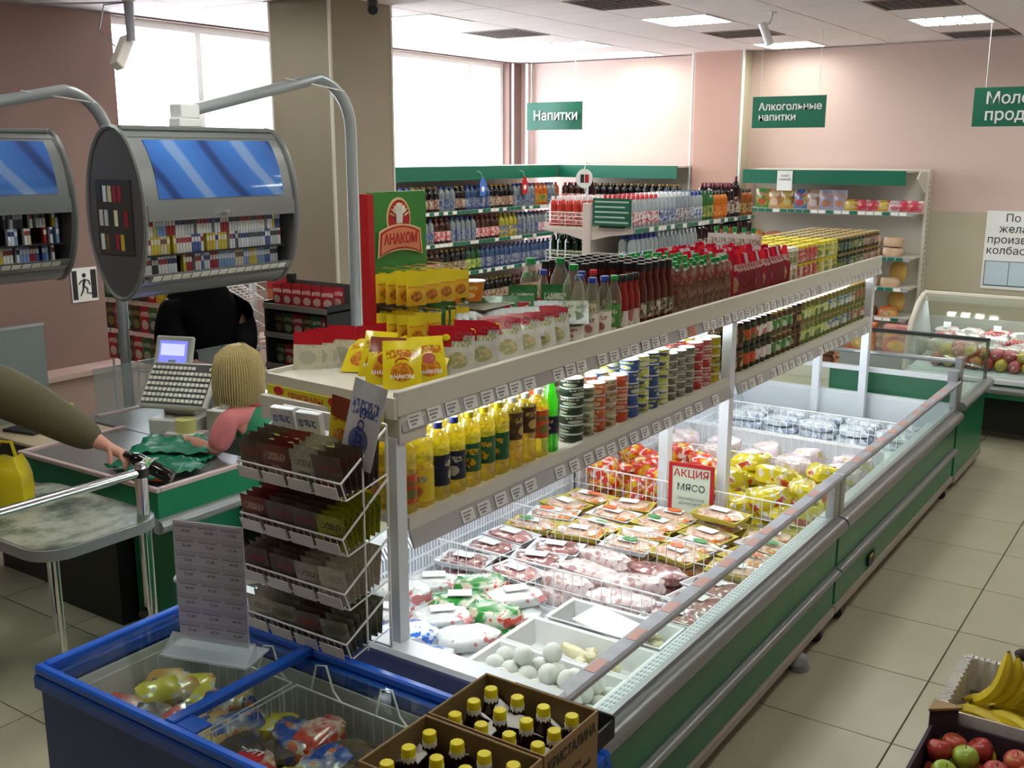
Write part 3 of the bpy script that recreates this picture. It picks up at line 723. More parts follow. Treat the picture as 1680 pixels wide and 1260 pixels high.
for q, (k, hh) in enumerate(zip(seq, hts)):
    K, n, rr, lab = CANS[k]; h = K.parts[0][1].vertices[-1].co.z
    yy = y+rr
    for row in range(3):
        dz = 0; nn = hh if row == 0 else hh+(1 if (q+row) % 3 == 0 else 0)
        KK = K if row == 0 else CANS[seq[(q+row) % len(seq)]][0]
        hK = KK.parts[0][1].vertices[-1].co.z
        for s in range(nn):
            if SZ+dz+hK > 1.485: break
            KK.put((-2.04-.098*row+r.uniform(-.002, .002), yy, SZ+dz), lab if row == 0 else 'fish tin in a stack behind the front tins', 'front tins: '+lab[:24] if row == 0 else 'tins behind the front stacks', rz=r.uniform(0, 6)); dz += hK+.0006
    y += 2*rr+.012
# second bay jars, two tiers
M_pickle = mat('pickle_jar', (44, 62, 28), .15, vary=.3, vscale=60); M_mush = mat('mushroom_jar', (96, 70, 44), .15, vary=.3, vscale=50); M_olv = mat('olive_jar', (60, 66, 40), .15, vary=.3, vscale=60)
M_corn = mat('salad_jar', (120, 130, 60), .2, vary=.3, vscale=60); M_lidd = mat('jar_lid_dark', (54, 50, 44), .25, metal=.6); M_lidg = mat('jar_lid_gold', (170, 150, 90), .3, metal=.5)
JB = [(jar_kind('glass_jar', .038, .125, M_mush, M_lidd, L_brown), 'brown mushroom jar at the near end of the far shelf bay'),
      (jar_kind('glass_jar', .042, .125, M_pickle, M_lidd, L_or), 'green pickle jar with an orange label near the post'),
      (jar_kind('glass_jar', .038, .125, M_olv, M_lidd, L_wht), 'dark olive jar with a white label on the lower shelf'),
      (jar_kind('glass_jar', .038, .125, M_mush, M_lidg, L_gr2), 'jar of brown vegetables with a green and white label'),
      (jar_kind('glass_jar', .038, .125, M_corn, M_lidg, printed('lab_lime', [(190, 206, 60), (220, 226, 200), (60, 110, 50)], 60)), 'lime and white labelled vegetable jar'),
      (jar_kind('glass_jar', .038, .125, M_corn, M_lidg, printed('lab_bluegreen', [(70, 110, 170), (190, 200, 70), (230, 230, 230)], 60)), 'blue and green labelled can-like jar'),
      (jar_kind('glass_jar', .038, .125, M_corn, M_lidg, printed('lab_redgreen', [(190, 110, 100), (90, 130, 60), (226, 220, 200)], 60)), 'red and green labelled jar near the far end')]
order = [0]*2+[1]*2+[2]*3+[3]*4+[0]*2+[4]*6+[5]*6+[6]*5
for i, k in enumerate(order):
    yy = 4.97+.083*i*.96
    if yy > 7.22: break
    for tier in range(2):
        for row in range(2):
            if row and tier == 0 and i % 2: continue
            JB[k][0].put((-2.04-.085*row, yy, SZ+tier*.1265), JB[k][1]+(', upper tier' if tier else ', bottom tier'), 'jars on the far lower shelf: '+JB[k][1][:18]+str(tier), rz=r.uniform(0, 6))

# ---------------------------------------------------------------- tray goods
TZ = 1.5865
P_yel = printed('packet_yellow', [(222, 200, 20), (228, 208, 30), (180, 60, 24), (216, 130, 40)], 16, .25, coat=.4)
P_soup = printed('packet_soup', [(206, 204, 196), (192, 192, 182), (150, 156, 90), (206, 180, 120)], 18, .25, coat=.4)
P_redtop = mat('packet_red_top', (176, 26, 40), .25); P_green = printed('packet_green', [(40, 98, 50), (54, 112, 60), (196, 204, 180)], 22, .25, coat=.3)
P_gold = printed('packet_gold', [(226, 180, 40), (232, 196, 60), (216, 110, 40), (120, 70, 30)], 26, .25, coat=.3); P_back = printed('packet_back', [(206, 200, 180), (196, 190, 170), (170, 170, 150)], 60, .4)
P_silv = printed('packet_silver', [(206, 212, 212), (190, 196, 200), (70, 110, 80)], 40, .25)
def pk(name, w, h, t, ms, seed, mtop=None, nx=5, nz=6): return Kind(name, 'packet', [('sachet', pouch_mb(w, h, t, seed, nx, nz, m=0, mtop=mtop), ms, True)])
ky = [pk('seasoning_packet', .12, .155, .034, [P_yel, mat('packet_brown_top', (130, 50, 20), .3)], s, 1 if s % 2 else None) for s in range(3)]
ks = [Kind('soup_packet', 'packet', [('sachet', pouch_mb(.115, .15, .014, 10+s, 6, 8, m=0, mtop=1, corner=True), [P_soup, P_redtop], True)]) for s in range(3)]
kg = [pk('herb_packet', .1, .13, .008, [P_green], 20+s) for s in range(2)]; kb = pk('packet', .1, .14, .008, [P_back, P_redtop], 31, 1); kr = pk('packet', .1, .14, .01, [P_redtop, P_redtop], 35)
kv = pk('packet', .105, .135, .008, [P_silv], 33)
# yellow seasoning packets: fan
ylab = ['yellow seasoning bag with brown top band, front of the tray corner', 'yellow seasoning bag beside the front one, facing the aisle', 'yellow and green seasoning bag nearest the tray lip',
        'yellow seasoning bag leaning at the corner of the tray']
pos = [(-2.25, 2.5, .2), (-2.15, 2.43, .35), (-2.06, 2.42, .7), (-2.035, 2.53, 1.0)]
for i, (x, y_, a) in enumerate(pos):
    o = ky[i % 3].put((x, y_, TZ), ylab[i], 'yellow seasoning bags on the tray', rot=(-.42, 0, a), parts=True)
    text('lettering', 'АНАКОМ', .017, M_white, o, (0, -.017, .035), FY, .0008, .01)
    mm = MB(); mm.M = Matrix.Translation((0, -.0165, .08)) @ Matrix.Rotation(PI/2, 4, 'X') @ Matrix.Diagonal((1.3, 1, 1, 1)); mm.lathe([(.017, -.001), (.017, .001)], 12); mm.build('emblem', mat('emblem_red', (170, 50, 30), .4), o)
for i in range(16):
    u = i/15; ky[i % 3].put((-2.36+.3*(i % 4)/4+.02, 2.52+.1*(i//4)*.8, TZ+.003), 'yellow seasoning bag lying back in the fan on the tray', 'leaning yellow seasoning bags', rot=(-.95+.12*r.random(), 0, .25+r.uniform(-.15, .15)))
# red/white packets at left back of the tray
for i in range(9):
    kb.put((-2.52+.022*i, 2.47+.03*i, TZ), 'red-topped packet in the left stack on the tray, seen from the back', 'red-topped packets at the tray end', rot=(-.12-.03*(i % 3), r.uniform(-.05, .05), .75+r.uniform(-.15, .15)), sc=(.95+.02*(i % 3), 1, .9+.04*(i % 4)))
for i in range(5):
    kr.put((-2.4+.012*i, 2.7+.04*i, TZ), 'shiny red packet leaning behind the cream stack on the tray', 'shiny red packets', rot=(-.3, 0, .5))
for i in range(3):
    kb.put((-2.38+.0*i, 2.86+.03*i, TZ+.02), 'red-bordered packet standing upright behind the yellow bags', 'red-bordered packets', rot=(-.1, 0, .35))
for i in range(3): kg[0].put((-2.28, 2.84+.03*i, TZ+.07), 'green-bordered packet standing behind the yellow bags', 'green-bordered packets', rot=(-.12, 0, .4))
for i in range(12): kv.put((-2.24+.015*i, 2.86+.028*i, TZ+.055), 'silver packet fanned in the tray behind the yellow bags', 'silver fanned packets', rot=(-.75, 0, .5+.03*i))
for i in range(6): kg[1].put((-2.40+.045*i, 3.0+.05*i, TZ+.075), 'green packet in the fanned heap below the yellow display', 'green fanned packets', rot=(-.6, 0, .3+.06*i))
for i in range(10): kv.put((-2.38+.04*i, 3.12+.03*i, TZ+.08), 'pale packet in the flat heap under the yellow display', 'pale heaped packets', rot=(-1.0, 0, .2+.04*i))
for i in range(2): kg[0].put((-2.24+.1*i, 3.36+.08*i, TZ+.06), ['dark green packet standing up beside the clear bottles', 'dark green packet behind its twin next to the clear bottles'][i], 'upright dark green packets', rot=(-.1, 0, .5), sc=(1.1, 1, 1.2))
tag(MB().box(-2.46, -2.13, 2.99, 3.5, TZ, TZ+.052).build('carton', mat('carton', (150, 120, 84), .8)), 'low brown carton under the fanned green packets on the tray', 'carton')
# soup packets: front row leaning
slab = ['soup packet reading СУП, first in the front row beside the yellow bags', 'soup packet reading СУП, second in the front row', 'soup packet reading СУП, third in the front row and tilted', 'soup packet reading СУП, fourth in the front row and tilted',
        'soup packet reading СУП, fifth in the front row', 'soup packet reading СУП, last in the front row before the bottles']
for i, (yy, a, tl) in enumerate(((2.68, .55, -.12), (2.82, .5, -.1), (2.98, .9, -.3), (3.1, .9, -.35), (3.2, .9, -.35), (3.3, .9, -.3))):
    for b in range(5):
        o = ks[(i+b) % 3].put((-2.045-.022*b, yy+.012*b, TZ), slab[i] if b == 0 else 'soup packet lined up behind the front row of the tray', 'soup packets, front row' if b == 0 else 'soup packets behind the front row', rot=(tl-.02*b, 0, a), parts=(b == 0))
        if b == 0: text('lettering', 'СУП', .028, mat('soup_ink', (150, 70, 80), .4), o, (.022, -.009, .13), FY, .0008, .005); c = MB(); c.ball((-.036, -.009, .125), .011, 0, 8, 5, (1.3, .2, 1)); c.build('mark', M_cy, o)
for i in range(3):
    for b in range(4):
        ks[b % 3].put((-2.2-.02*b, 3.12+.13*i, TZ+.02), 'red-topped soup packet in the second row near the clear bottles', 'second row soup packets', rot=(-.2, 0, .75), sc=(1, 1, .95))
for i in range(6): ks[i % 3].put((-2.2-.01*i, 2.9+.02*i, TZ), 'red and white packet sprawled behind the soup row', 'sprawled red and white packets', rot=(-.8, 0, .9))
# bottles
K_big = bottle_kind('vinegar_bottle', .3, .042, M_vinegar, M_cg, L_wht, neck=.017, cap_r=.019, ribs=8, lab=(.04, .22), shoulder=.68)
K_sb = bottle_kind('small_vinegar_bottle', .24, .03, M_vinegar, M_cb, L_wht, cap_r=.017, lab=(.05, .42), shoulder=.6)
K_sg = bottle_kind('small_vinegar_bottle', .235, .031, M_vinegar, M_cg, L_gr2, cap_r=.016, lab=(.12, .5), shoulder=.6)
K_sr = bottle_kind('small_vinegar_bottle', .24, .03, M_vinegar, M_cr, L_wht, cap_r=.016, lab=(.05, .42), shoulder=.6)
for (x, y_, lb) in ((-2.33, 3.55, 'large clear ribbed bottle with green cap, beside the yellow display'), (-2.23, 3.62, 'large clear ribbed bottle with green cap, second of three'), (-2.06, 3.44, 'large clear ribbed bottle with green cap at the tray lip')):
    K_big.put((x, y_, TZ), lb, 'large clear bottles with green caps', parts=True)
for K, x, y_, lb in ((K_sb, -2.35, 3.68, 'clear bottle with blue cap between the two large green-capped ones'), (K_sg, -2.38, 3.6, 'clear bottle with green cap behind the large bottles'), (K_sb, -2.19, 3.72, 'clear bottle with blue cap just right of the second large bottle'),
                     (K_sb, -2.13, 3.6, 'clear bottle with blue cap in the middle of the tray gap'), (K_sr, -2.18, 3.8, 'clear bottle with dark red cap behind the blue-capped ones'), (K_sb, -2.04, 3.55, 'slim vinegar bottle with blue cap and red-bordered label at the lip'),
                     (K_sb, -2.03, 3.63, 'slim vinegar bottle with blue cap next to its twin at the lip'), (K_sg, -2.03, 3.71, 'slim bottle with green cap and green label at the lip')):
    K.put((x, y_, TZ), lb, 'small vinegar bottles', parts=True)
K_k = bottle_kind('ketchup_bottle', .26, .029, M_ketch, M_ck, printed('label_ketch', [(90, 56, 40), (214, 206, 190), (60, 70, 30)], 50), neck=.017, cap_r=.0185, cap_h=.03, lab=(.12, .38), shoulder=.5)
K_k2 = bottle_kind('ketchup_bottle', .23, .024, M_sauce, M_ck, L_wht, neck=.015, cap_r=.017, cap_h=.028, lab=(.08, .36), shoulder=.55)
for i in range(3): K_k2.put((-2.03, 3.785+.052*i, TZ), 'short red sauce bottle with black cap next to the green-capped bottle', 'short red sauce bottles', rz=i)
for i in range(7):
    for j in range(7):
        if i < 2 and j < 3: continue
        K_k.put((-2.035-.066*j, 3.95+(i-2)*.064+.012*j*0, TZ), 'brown ketchup bottle with black cap' + (' in the front line at the tray lip' if j == 0 else ' in the dense block behind the front line'), 'ketchup bottles '+('front' if j == 0 else 'block'), rz=r.uniform(0, 6))
# spouted sauce pouches
def spout(name, col, capm, seed, w=.085, h=.2):
    p = pouch_mb(w, h, .04, seed, 5, 6, m=0); c = MB().lathe([(.008, h-.004), (.008, h+.012)], 8); c2 = MB().lathe([(.012, h+.008), (.012, h+.028)], 8)
    return Kind(name, 'sauce pouch', [('pouch', p, col, True), ('spout', c, M_cw, True), ('cap', c2, capm, True)])
P_may = printed('pouch_pale', [(206, 200, 196), (190, 160, 150), (120, 100, 80), (150, 30, 40)], 14, .18, coat=.6); P_ket = printed('pouch_red', [(170, 24, 34), (150, 20, 30), (200, 180, 170), (60, 110, 50)], 20, .2, coat=.6, stretch=(1, 1, .6))
P_grn = printed('pouch_green', [(160, 128, 112), (112, 66, 52), (150, 36, 36), (100, 130, 70)], 18, .2, coat=.6); P_mag = printed('pouch_magenta', [(150, 22, 48), (120, 24, 36), (200, 180, 170), (206, 150, 60)], 18, .2, coat=.6, stretch=(1, 1, .5))
SPK = [spout('sauce_pouch', P_may, M_cg, 41), spout('sauce_pouch', P_may, M_cr, 42), spout('sauce_pouch', P_grn, M_cg, 43), spout('sauce_pouch', P_ket, M_cg, 44)]
for i in range(10):
    for j in range(6):
        y_ = 4.3+.062*i; x = -2.03-.083*j
        k = (2 if j < 2 else 1 if (i < 3 and j > 3) else 0) if i < 7 else (3 if i > 8 else 2)
        if j and r.random() < .08: continue
        SPK[k].put((x+r.uniform(-.006, .006), y_, TZ), ('wrinkled spouted sauce pouch at the tray lip beside the ketchup bottles' if j == 0 else 'spouted sauce pouch with a bright cap in the middle of the tray'), 'spouted sauce pouches '+('front' if j == 0 else 'inner'), rot=(r.uniform(-.06, .06), r.uniform(-.05, .05), .15+r.uniform(-.25, .25)))
def spk(seed, top):
    m_ = pouch_mb(.075, .2, .034, seed, 5, 9, m=0, mtop=1); m_.v = [(x*(1 if z < .11 else max(.28, 1-(z-.11)*8.5)), y*(1 if z < .12 else .6), z*1.12) for x, y, z in m_.v]; return Kind('sauce_packet', 'packet', [('sachet', m_, [P_mag, top], True)])
KP = [spk(50, mat('foil_red', (172, 16, 44), .2)), spk(51, mat('foil_glint', (214, 206, 210), .2, metal=.4)), spk(52, MC['foil_red']), spk(53, mat('foil_scarlet', (206, 40, 50), .2))]  # pale tops on one kind paint in the glints
for i in range(18):
    for j in range(6):
        KP[(i*3+j*5+(i*j) % 3) % 4].put((-2.025-.09*j+r.uniform(-.008, .008), 4.935+.04*i, TZ), 'tall red foil sauce packet standing '+('at the tray lip' if j == 0 else 'deeper in the red block'), 'red foil sauce packets '+('front' if j == 0 else 'block'), rot=(r.uniform(-.05, .05), r.uniform(-.04, .04), .25+r.uniform(-.12, .12)))
# mayonnaise/jars, two tiers with yellow lids
JT = [(jar_kind('sauce_jar', .036, .1, mat('jar_white', (214, 206, 190), .3), M_cw, printed('lab_whitepink', [(206, 190, 170), (190, 160, 130), (120, 140, 70)], 50), lab=(.15, .8)), 'white-lidded sauce jar beside the red foil packets', 5.66, 2),
      (jar_kind('sauce_jar', .036, .1, mat('jar_red', (180, 120, 100), .3), M_cy, printed('lab_redwhite', [(190, 60, 50), (220, 205, 195), (200, 90, 70)], 50), lab=(.1, .82)), 'yellow-lidded jar with red and white label', 5.83, 2),
      (jar_kind('sauce_jar', .036, .1, mat('jar_yg', (190, 190, 110), .3), M_cy, printed('lab_yelgreen', [(206, 200, 90), (226, 222, 190), (90, 130, 60)], 50), lab=(.1, .82)), 'yellow-lidded jar with yellow-green label', 6.21, 2),
      (jar_kind('sauce_jar', .038, .1, M_pickle, M_lidg, printed('lab_bl', [(60, 80, 70), (90, 120, 150), (150, 160, 60)], 50)), 'pickle jar with gold lid and bluish label', 6.55, 2),
      (jar_kind('sauce_jar', .038, .1, M_olv, M_lidg, printed('lab_gr', [(90, 104, 60), (160, 170, 110), (190, 190, 180)], 50)), 'vegetable jar with gold lid and green label', 6.78, 2),
      (jar_kind('sauce_jar', .038, .1, M_mush, M_lidg, printed('lab_pk', [(170, 130, 120), (200, 180, 170), (100, 110, 60)], 50)), 'vegetable jar with pinkish label at the far tray end', 7.12, 2)]
ends = [5.8, 6.18, 6.52, 6.76, 7.1, 7.4]
for (K, lb, y0, tiers), y1 in zip(JT, ends):
    y_ = y0
    while y_ < y1-.03:
        for j in range(6):
            for t_ in range(tiers):
                if t_ == 0 and j not in (0, 1): continue
                K.put((-2.03-.082*j, y_+.038, TZ+t_*.1012), lb+(', front line' if j == 0 else ', inner rows')+(' upper tier' if t_ else ' bottom tier'), 'tray jars: '+lb[:26]+str(t_)+('f' if j == 0 else 'i'), rz=r.uniform(0, 6))
        if True:
            for j in range(2, 7):
                pass
        y_ += .08
# packs under hidden inner upper tier are supported by a plain carton
for a, b in ((5.66, 7.38),):
    k = tag(MB().box(-2.54, -2.16, a, b, TZ, TZ+.1005).build('carton', mat('carton', (150, 120, 84), .8)), 'low brown carton under the inner upper row of jars on the tray', 'carton')
for i in range(5):
    SPK[0].put((-2.2-.06*i, 5.62+.01*i, TZ+.2*0), 'white spouted mayonnaise pouch beside the red foil packets', 'white mayonnaise pouches', rot=(0, 0, .3), sc=(1.1, 1, 1.35))

# ---------------------------------------------------------------- yellow display stand with green header
o = thing('seasoning_display', 'seasoning display stand with green АНАКОМ header and red edge on the tray', 'display stand', (-2.43, 2.69, 1.585), 0)
M_anag = mat('header_green', (64, 140, 60), .35)
bx('side_board', M_red, o, -.006, .03, -.03, .0, 0, .58); b = bx('back_board', M_anag, o, -.006, .006, 0, .31, .3, .585, .001); bx('back_board', mat('dark_board', (96, 92, 70), .6), o, -.006, .006, 0, .31, 0, .3)
em = MB(); em.M = Matrix.Translation((.0075, .155, .49)) @ Matrix.Rotation(PI/2, 4, 'Y') @ Matrix.Diagonal((1.1, .95, 1, 1)); em.lathe([(.068, -.001), (.068, .001)], 24); em.build('emblem', mat('emblem_cream', (226, 206, 150), .4), o)
em = MB(); em.M = Matrix.Translation((.0095, .155, .49)) @ Matrix.Rotation(PI/2, 4, 'Y') @ Matrix.Diagonal((1.1, .95, 1, 1)); em.lathe([(.06, -.001), (.06, .001)], 24); em.build('emblem', M_red, o)
em = MB()
for k in range(-4, 5):
    a = k*.3; em.tube([(.0112, .155+.03*math.sin(a), .49+.03*math.cos(a)), (.0112, .155+.052*math.sin(a), .49+.056*math.cos(a))], .003, 4)
em.build('ray', MC['emblem_cream'], o)
em = MB()
for c, s in (((.155, .53), .017), ((.137, .522), .014), ((.173, .522), .014)): em.ball((.011, c[0], c[1]), s, 0, 10, 6, (.15, 1, 1))
em.prism([(.14, .475), (.17, .475), (.174, .52), (.136, .52)], 'x', .0105, .013); em.build('chef_hat', M_white, o)
def arc(yc, zc, w, h, sag, n=8):
    t = [(yc-w/2+w*k/n, zc+h/2+sag*(1-((k/n-.5)*2)**2)) for k in range(n+1)]; bt = [(yc+w/2*1.08-w*1.08*k/n, zc-h/2+sag*(1-((k/n-.5)*2)**2)) for k in range(n+1)]
    return t+bt
MB().prism(arc(.155, .405, .225, .092, .022), 'x', .0125, .0145).build('name_plate', MC['emblem_cream'], o)
MB().prism(arc(.155, .405, .21, .08, .022), 'x', .0145, .0158).build('name_plate', M_red, o); MB().prism(arc(.155, .405, .196, .068, .022), 'x', .0158, .0168).build('name_plate', mat('emblem_salmon', (224, 140, 100), .4), o)
text('lettering', 'АНАКОМ', .05, M_red, o, (.0172, .155, .42), FX, .0006, .025, 'CENTER', 0, .82)
bx('price_strip', M_paper, o, .24, .243, -.0, .36, .03, .06)
for z in (.33, .19):
    for y_ in (.04, .12, .2, .28): MB().tube([(.006, y_, z), (.22, y_, z), (.225, y_, z+.012)], .0025, 4).build('hook', M_chrome, o)
kd = pk('seasoning_sachet', .075, .1, .012, [P_gold, mat('gold_top', (226, 206, 40), .3)], 61, 1)
for row, z in ((0, 1.585+.2), (1, 1.585+.065)):
    for c in range(4):
        for d in range(5):
            kd.put((-2.44+.045*d+.01, 2.725+.082*c, z+.01), ('yellow seasoning sachet hanging on the upper hooks' if row == 0 else 'yellow seasoning sachet hanging on the lower hooks')+(' facing the aisle' if d == 4 else ' behind the front one'),
                   'hanging sachets %d%d' % (row, d == 4), rot=(0, 0, PI/2-.5+.03*d))
K_cup = Kind('soup_cup', 'cup', [('cup', MB().lathe([(.03, 0), (.042, .07)], 14), printed('cup_print', [(230, 150, 40), (226, 120, 30), (240, 220, 160)], 30), True), ('lid', MB().lathe([(.045, .07), (.045, .075)], 14), printed('cup_lid', [(226, 216, 190), (220, 170, 80), (150, 160, 110)], 40, .2), True)])
for x, y_, z, lb in ((-2.3, 3.12, .18, 'orange instant soup cup with a white lid hanging highest on the yellow display'), (-2.28, 3.08, .08, 'tilted soup cup with silver lid in the lower display row'), (-2.28, 3.18, .08, 'tilted soup cup with silver lid at the outer end of the display'), (-2.38, 3.1, .165, 'orange soup cup behind the hanging sachets')):
    K_cup.put((x, y_, 1.585+z), lb, 'instant soup cups on the display', rot=(.0, .0 if z > .15 else 1.1, 0), parts=True)
bx('cup_shelf', MC['dark_board'], o, .02, .24, .34, .54, .05, .056); bx('cup_shelf', MC['dark_board'], o, .02, .24, .34, .54, .158, .163); bx('cup_post', MC['dark_board'], o, .02, .03, .42, .46, 0, .158)
K_y = can_kind('tin_can', .037, .055, mat('tin_yellow_green', (190, 190, 90), .4), M_lid)
K_y.put((-2.38, 2.8, TZ), 'pale yellow tin under the display stand, nearer the red edge', 'pale yellow tins', parts=True); K_y.put((-2.36, 2.89, TZ), 'pale yellow tin under the display stand, further from the red edge', 'pale yellow tins', parts=True)

# ---------------------------------------------------------------- goods in the freezer island
FZ = .24
def wire_divider(y, x0, x1, z0, z1, label, step=.045):
    o = thing('wire_divider', label, 'divider', ((x0+x1)/2, y, z0), group='white wire dividers in the freezer'); w_ = (x1-x0)/2; h = z1-z0
    t = MB()
    for z in (0.004, h*.5, h): t.tube([(-w_, 0, z), (w_, 0, z)], .004 if z != h*.5 else .0025, 5)
    t.build('frame', M_wire, o, True); v = MB(); n = int(2*w_/step)
    for k in range(n+1): v.tube([(-w_+k*2*w_/n, 0, 0), (-w_+k*2*w_/n, 0, h)], .0022, 4)
    v.build('upright_wires', M_wire, o)
DV = [(3.5, .42, .6, 'wire divider behind the dumpling bags and white trays'), (4.1, .42, .6, 'wire divider between the meat trays and the chicken trays'), (4.79, .42, .62, 'tall wire divider holding back the red and yellow chicken bags'),
      (5.6, .4, .6, 'wire divider between coloured bags and pale wrapped chickens'), (6.12, .4, .6, 'wire divider in front of the empty white section'), (6.8, .4, .6, 'far wire divider behind the empty white section')]
for y_, a, b, lb in DV: wire_divider(y_, -2.86, -1.53, a, b, lb)
for (a, b) in ((2.33, 4.78), (4.92, 7.3)):
    k = tag(bx('false_floor', M_glow, None, -2.88, -1.52, a, b, FZ, .4), 'white raised freezer floor holding the goods' + (' in the far unit' if a > 3 else ' in the near unit'), 'freezer floor')
tag(bx('white_partition', M_enam, None, -2.86, -1.53, 6.14, 6.155, .4, .58), 'white solid partition beside the empty section of the freezer', 'partition')
B_w = printed('bag_white', [(226, 228, 226), (214, 218, 216), (232, 234, 232), (196, 120, 120)], 13, .2, coat=.6, layout=None); B_bl = printed('bag_white_blue', [(226, 230, 232), (216, 222, 226), (50, 110, 210)], 12, .2, coat=.6, layout=None)
B_gr = printed('bag_green', [(40, 140, 50), (224, 226, 214), (214, 206, 180), (200, 60, 40)], 13, .2, coat=.6, layout=None); B_rd = printed('bag_red', [(216, 200, 180), (190, 40, 40), (226, 220, 214)], 13, .2, coat=.6, layout=None)
def lumps(name, cat, m, sizes, seed0): return [Kind(name, cat, [('bag', lump_mb(*sz, seed=seed0+i), m, True)]) for i, sz in enumerate(sizes)]
KB = {'w': lumps('dumpling_bag', 'bag', B_w, [(.26, .17, .07), (.24, .18, .08)], 1), 'b': lumps('dumpling_bag', 'bag', B_bl, [(.26, .16, .08), (.24, .17, .07)], 5),
      'g': lumps('dumpling_bag', 'bag', B_gr, [(.26, .18, .07), (.24, .17, .08)], 9), 'r': lumps('dumpling_bag', 'bag', B_rd, [(.25, .17, .07)], 12)}
BAGS = [(-2.42, 2.46, 'g', 'green dumpling bag with red emblem in the near freezer corner'), (-2.22, 2.5, 'r', 'red and beige dumpling bag in the near freezer corner'), (-2.45, 2.66, 'b', 'white and blue dumpling bag near the freezer corner'), (-2.25, 2.72, 'b', 'white bag with bright blue end beside the mushroom tray'),
        (-2.66, 2.8, 'b', 'blue and white bag against the left freezer wall'), (-2.45, 2.86, 'b', 'white dumpling bag with blue stripe, middle of the heap'), (-2.68, 2.98, 'w', 'clear bag of dumplings with white label at the left wall'), (-2.25, 2.98, 'w', 'clear dumpling bag beside the white trays'),
        (-2.46, 3.06, 'w', 'clear dumpling bag with red print in the heap'), (-2.7, 3.16, 'w', 'clear dumpling bag further along the left wall'), (-2.48, 3.24, 'g', 'green and white bag with dark lettering'), (-2.26, 3.2, 'g', 'green bag with white oval logo near the white trays'),
        (-2.7, 3.34, 'w', 'clear dumpling bag close to the wire divider'), (-2.5, 3.4, 'g', 'green topped bag right at the wire divider'), (-2.28, 3.4, 'w', 'pale dumpling bag at the divider beside the white tray'), (-2.62, 2.52, 'w', 'pale dumpling bag beneath the wire rack')]
for i, (x, y_, k, lb) in enumerate(BAGS):
    K = KB[k][i % len(KB[k])]
    K.put((x, y_, .4), lb+' lower layer' if False else 'dumpling bag in the bottom layer of the heap', 'bottom layer dumpling bags', rz=r.uniform(-.6, .9))
    o = K.put((x+r.uniform(-.03, .03), y_+r.uniform(-.03, .03), .455), lb, 'dumpling bags in the near section', rz=r.uniform(.1, .9), parts=True)
    if i % 2 == 0: MB().box(-.05, .05, -.03, .03, .062, .066).build('sticker', M_paper, o)
# white trays with loose goods
def open_tray(name, x0, x1, y0, y1, z0, h, label, m=M_white, t=.006, fl=.015):
    o = thing(name, label, 'tray', ((x0+x1)/2, (y0+y1)/2, z0)); a, b = (x1-x0)/2, (y1-y0)/2; mb = MB()
    def ring(z, e): return [(-a+e, -b+e, z), (a-e, -b+e, z), (a-e, b-e, z), (-a+e, b-e, z)]
    R = [ring(0, fl), ring(h, 0), ring(h+.002, -.008), ring(h, -.008), ring(h-.002, t), ring(.004, fl+t)]
    vs = [p for q in R for p in q]; fs = [(3, 2, 1, 0)]
    for i in range(5):
        for k in range(4): fs.append((i*4+k, i*4+(k+1) % 4, (i+1)*4+(k+1) % 4, (i+1)*4+k))
    fs.append((20, 21, 22, 23)); mb.add(vs, fs); mb.build('shell', m, o); return o
open_tray('freezer_tray', -2.1, -1.56, 2.68, 3.0, .4, .1, 'white plastic tray full of round white balls')
M_ball = mat('mushroom_white', (222, 224, 214), .6, vary=.08, vscale=20, bump=.3, bscale=60)
kbM = MB().ball((0, 0, 0), .037, 0, 12, 8).mesh('frozen_ball', M_ball, True)
bp = []
for lay in range(3):
    for i in range(7 - lay):
        for j in range(4 - (lay > 0)):
            x, y_ = -2.045+.075*i+lay*.035+r.uniform(-.005, .005), 2.73+.074*j+lay*.03+r.uniform(-.005, .005); z = .443+.055*lay
            if lay == 2 and (r.random() < .5 or y_ > 2.94): continue
            bp.append((x, y_, z))
for p in bp: tag(link('frozen_ball', kbM, None, p, (r.random()*3, r.random()*3, 0)), 'round white frozen ball in the white tray', 'frozen ball', 'round white balls in the tray')
open_tray('freezer_tray', -2.1, -1.56, 3.02, 3.24, .4, .1, 'white tray with pale butter-coloured pieces, middle of three'); open_tray('freezer_tray', -2.05, -1.56, 3.26, 3.46, .4, .11, 'deep white tray nearest the first wire divider')
open_tray('freezer_tray', -2.3, -2.12, 2.42, 2.66, .4, .08, 'small white tray beside the near freezer rim'); open_tray('freezer_tray', -2.1, -1.56, 2.36, 2.66, .4, .1, 'white tray right behind the bottle boxes with pale pieces')
M_but = mat('butter', (216, 210, 170), .4, vary=.1, vscale=20)
KL = [Kind('frozen_piece', 'frozen food', [('piece', lump_mb(.16, .05, .05, 71), M_but, True)]), Kind('frozen_piece', 'frozen food', [('piece', lump_mb(.055, .045, .04, 73), M_but, True)])]
KL[0].put((-1.98, 3.1, .41), 'long pale yellow piece in the middle white tray', 'long pale pieces', rz=-.1); KL[0].put((-1.86, 3.16, .43), 'long white piece lying over its neighbour in the middle tray', 'long pale pieces', rz=-.3)
for i in range(46):
    t_ = [(-1.75, 3.13), (-1.7, 3.36), (-1.85, 2.5), (-2.21, 2.54), (-1.7, 2.5)][i % 5]
    KL[1].put((t_[0]+r.uniform(-.09, .09)*(.5 if i % 5 == 3 else 1), t_[1]+r.uniform(-.06, .06), .412+(i//15)*.018), 'small pale frozen piece lying in a white tray', 'small frozen pieces', rz=r.uniform(0, 6))
tag(MB().prism([(0, 0), (.3, 0), (.3, .16), (0, .16)], 'z', 0, .003).build('card', M_white, None, False, (-1.95, 3.28, .515), (.05, .08, -.15)), 'white plastic sheet bent over the deep tray', 'sheet')
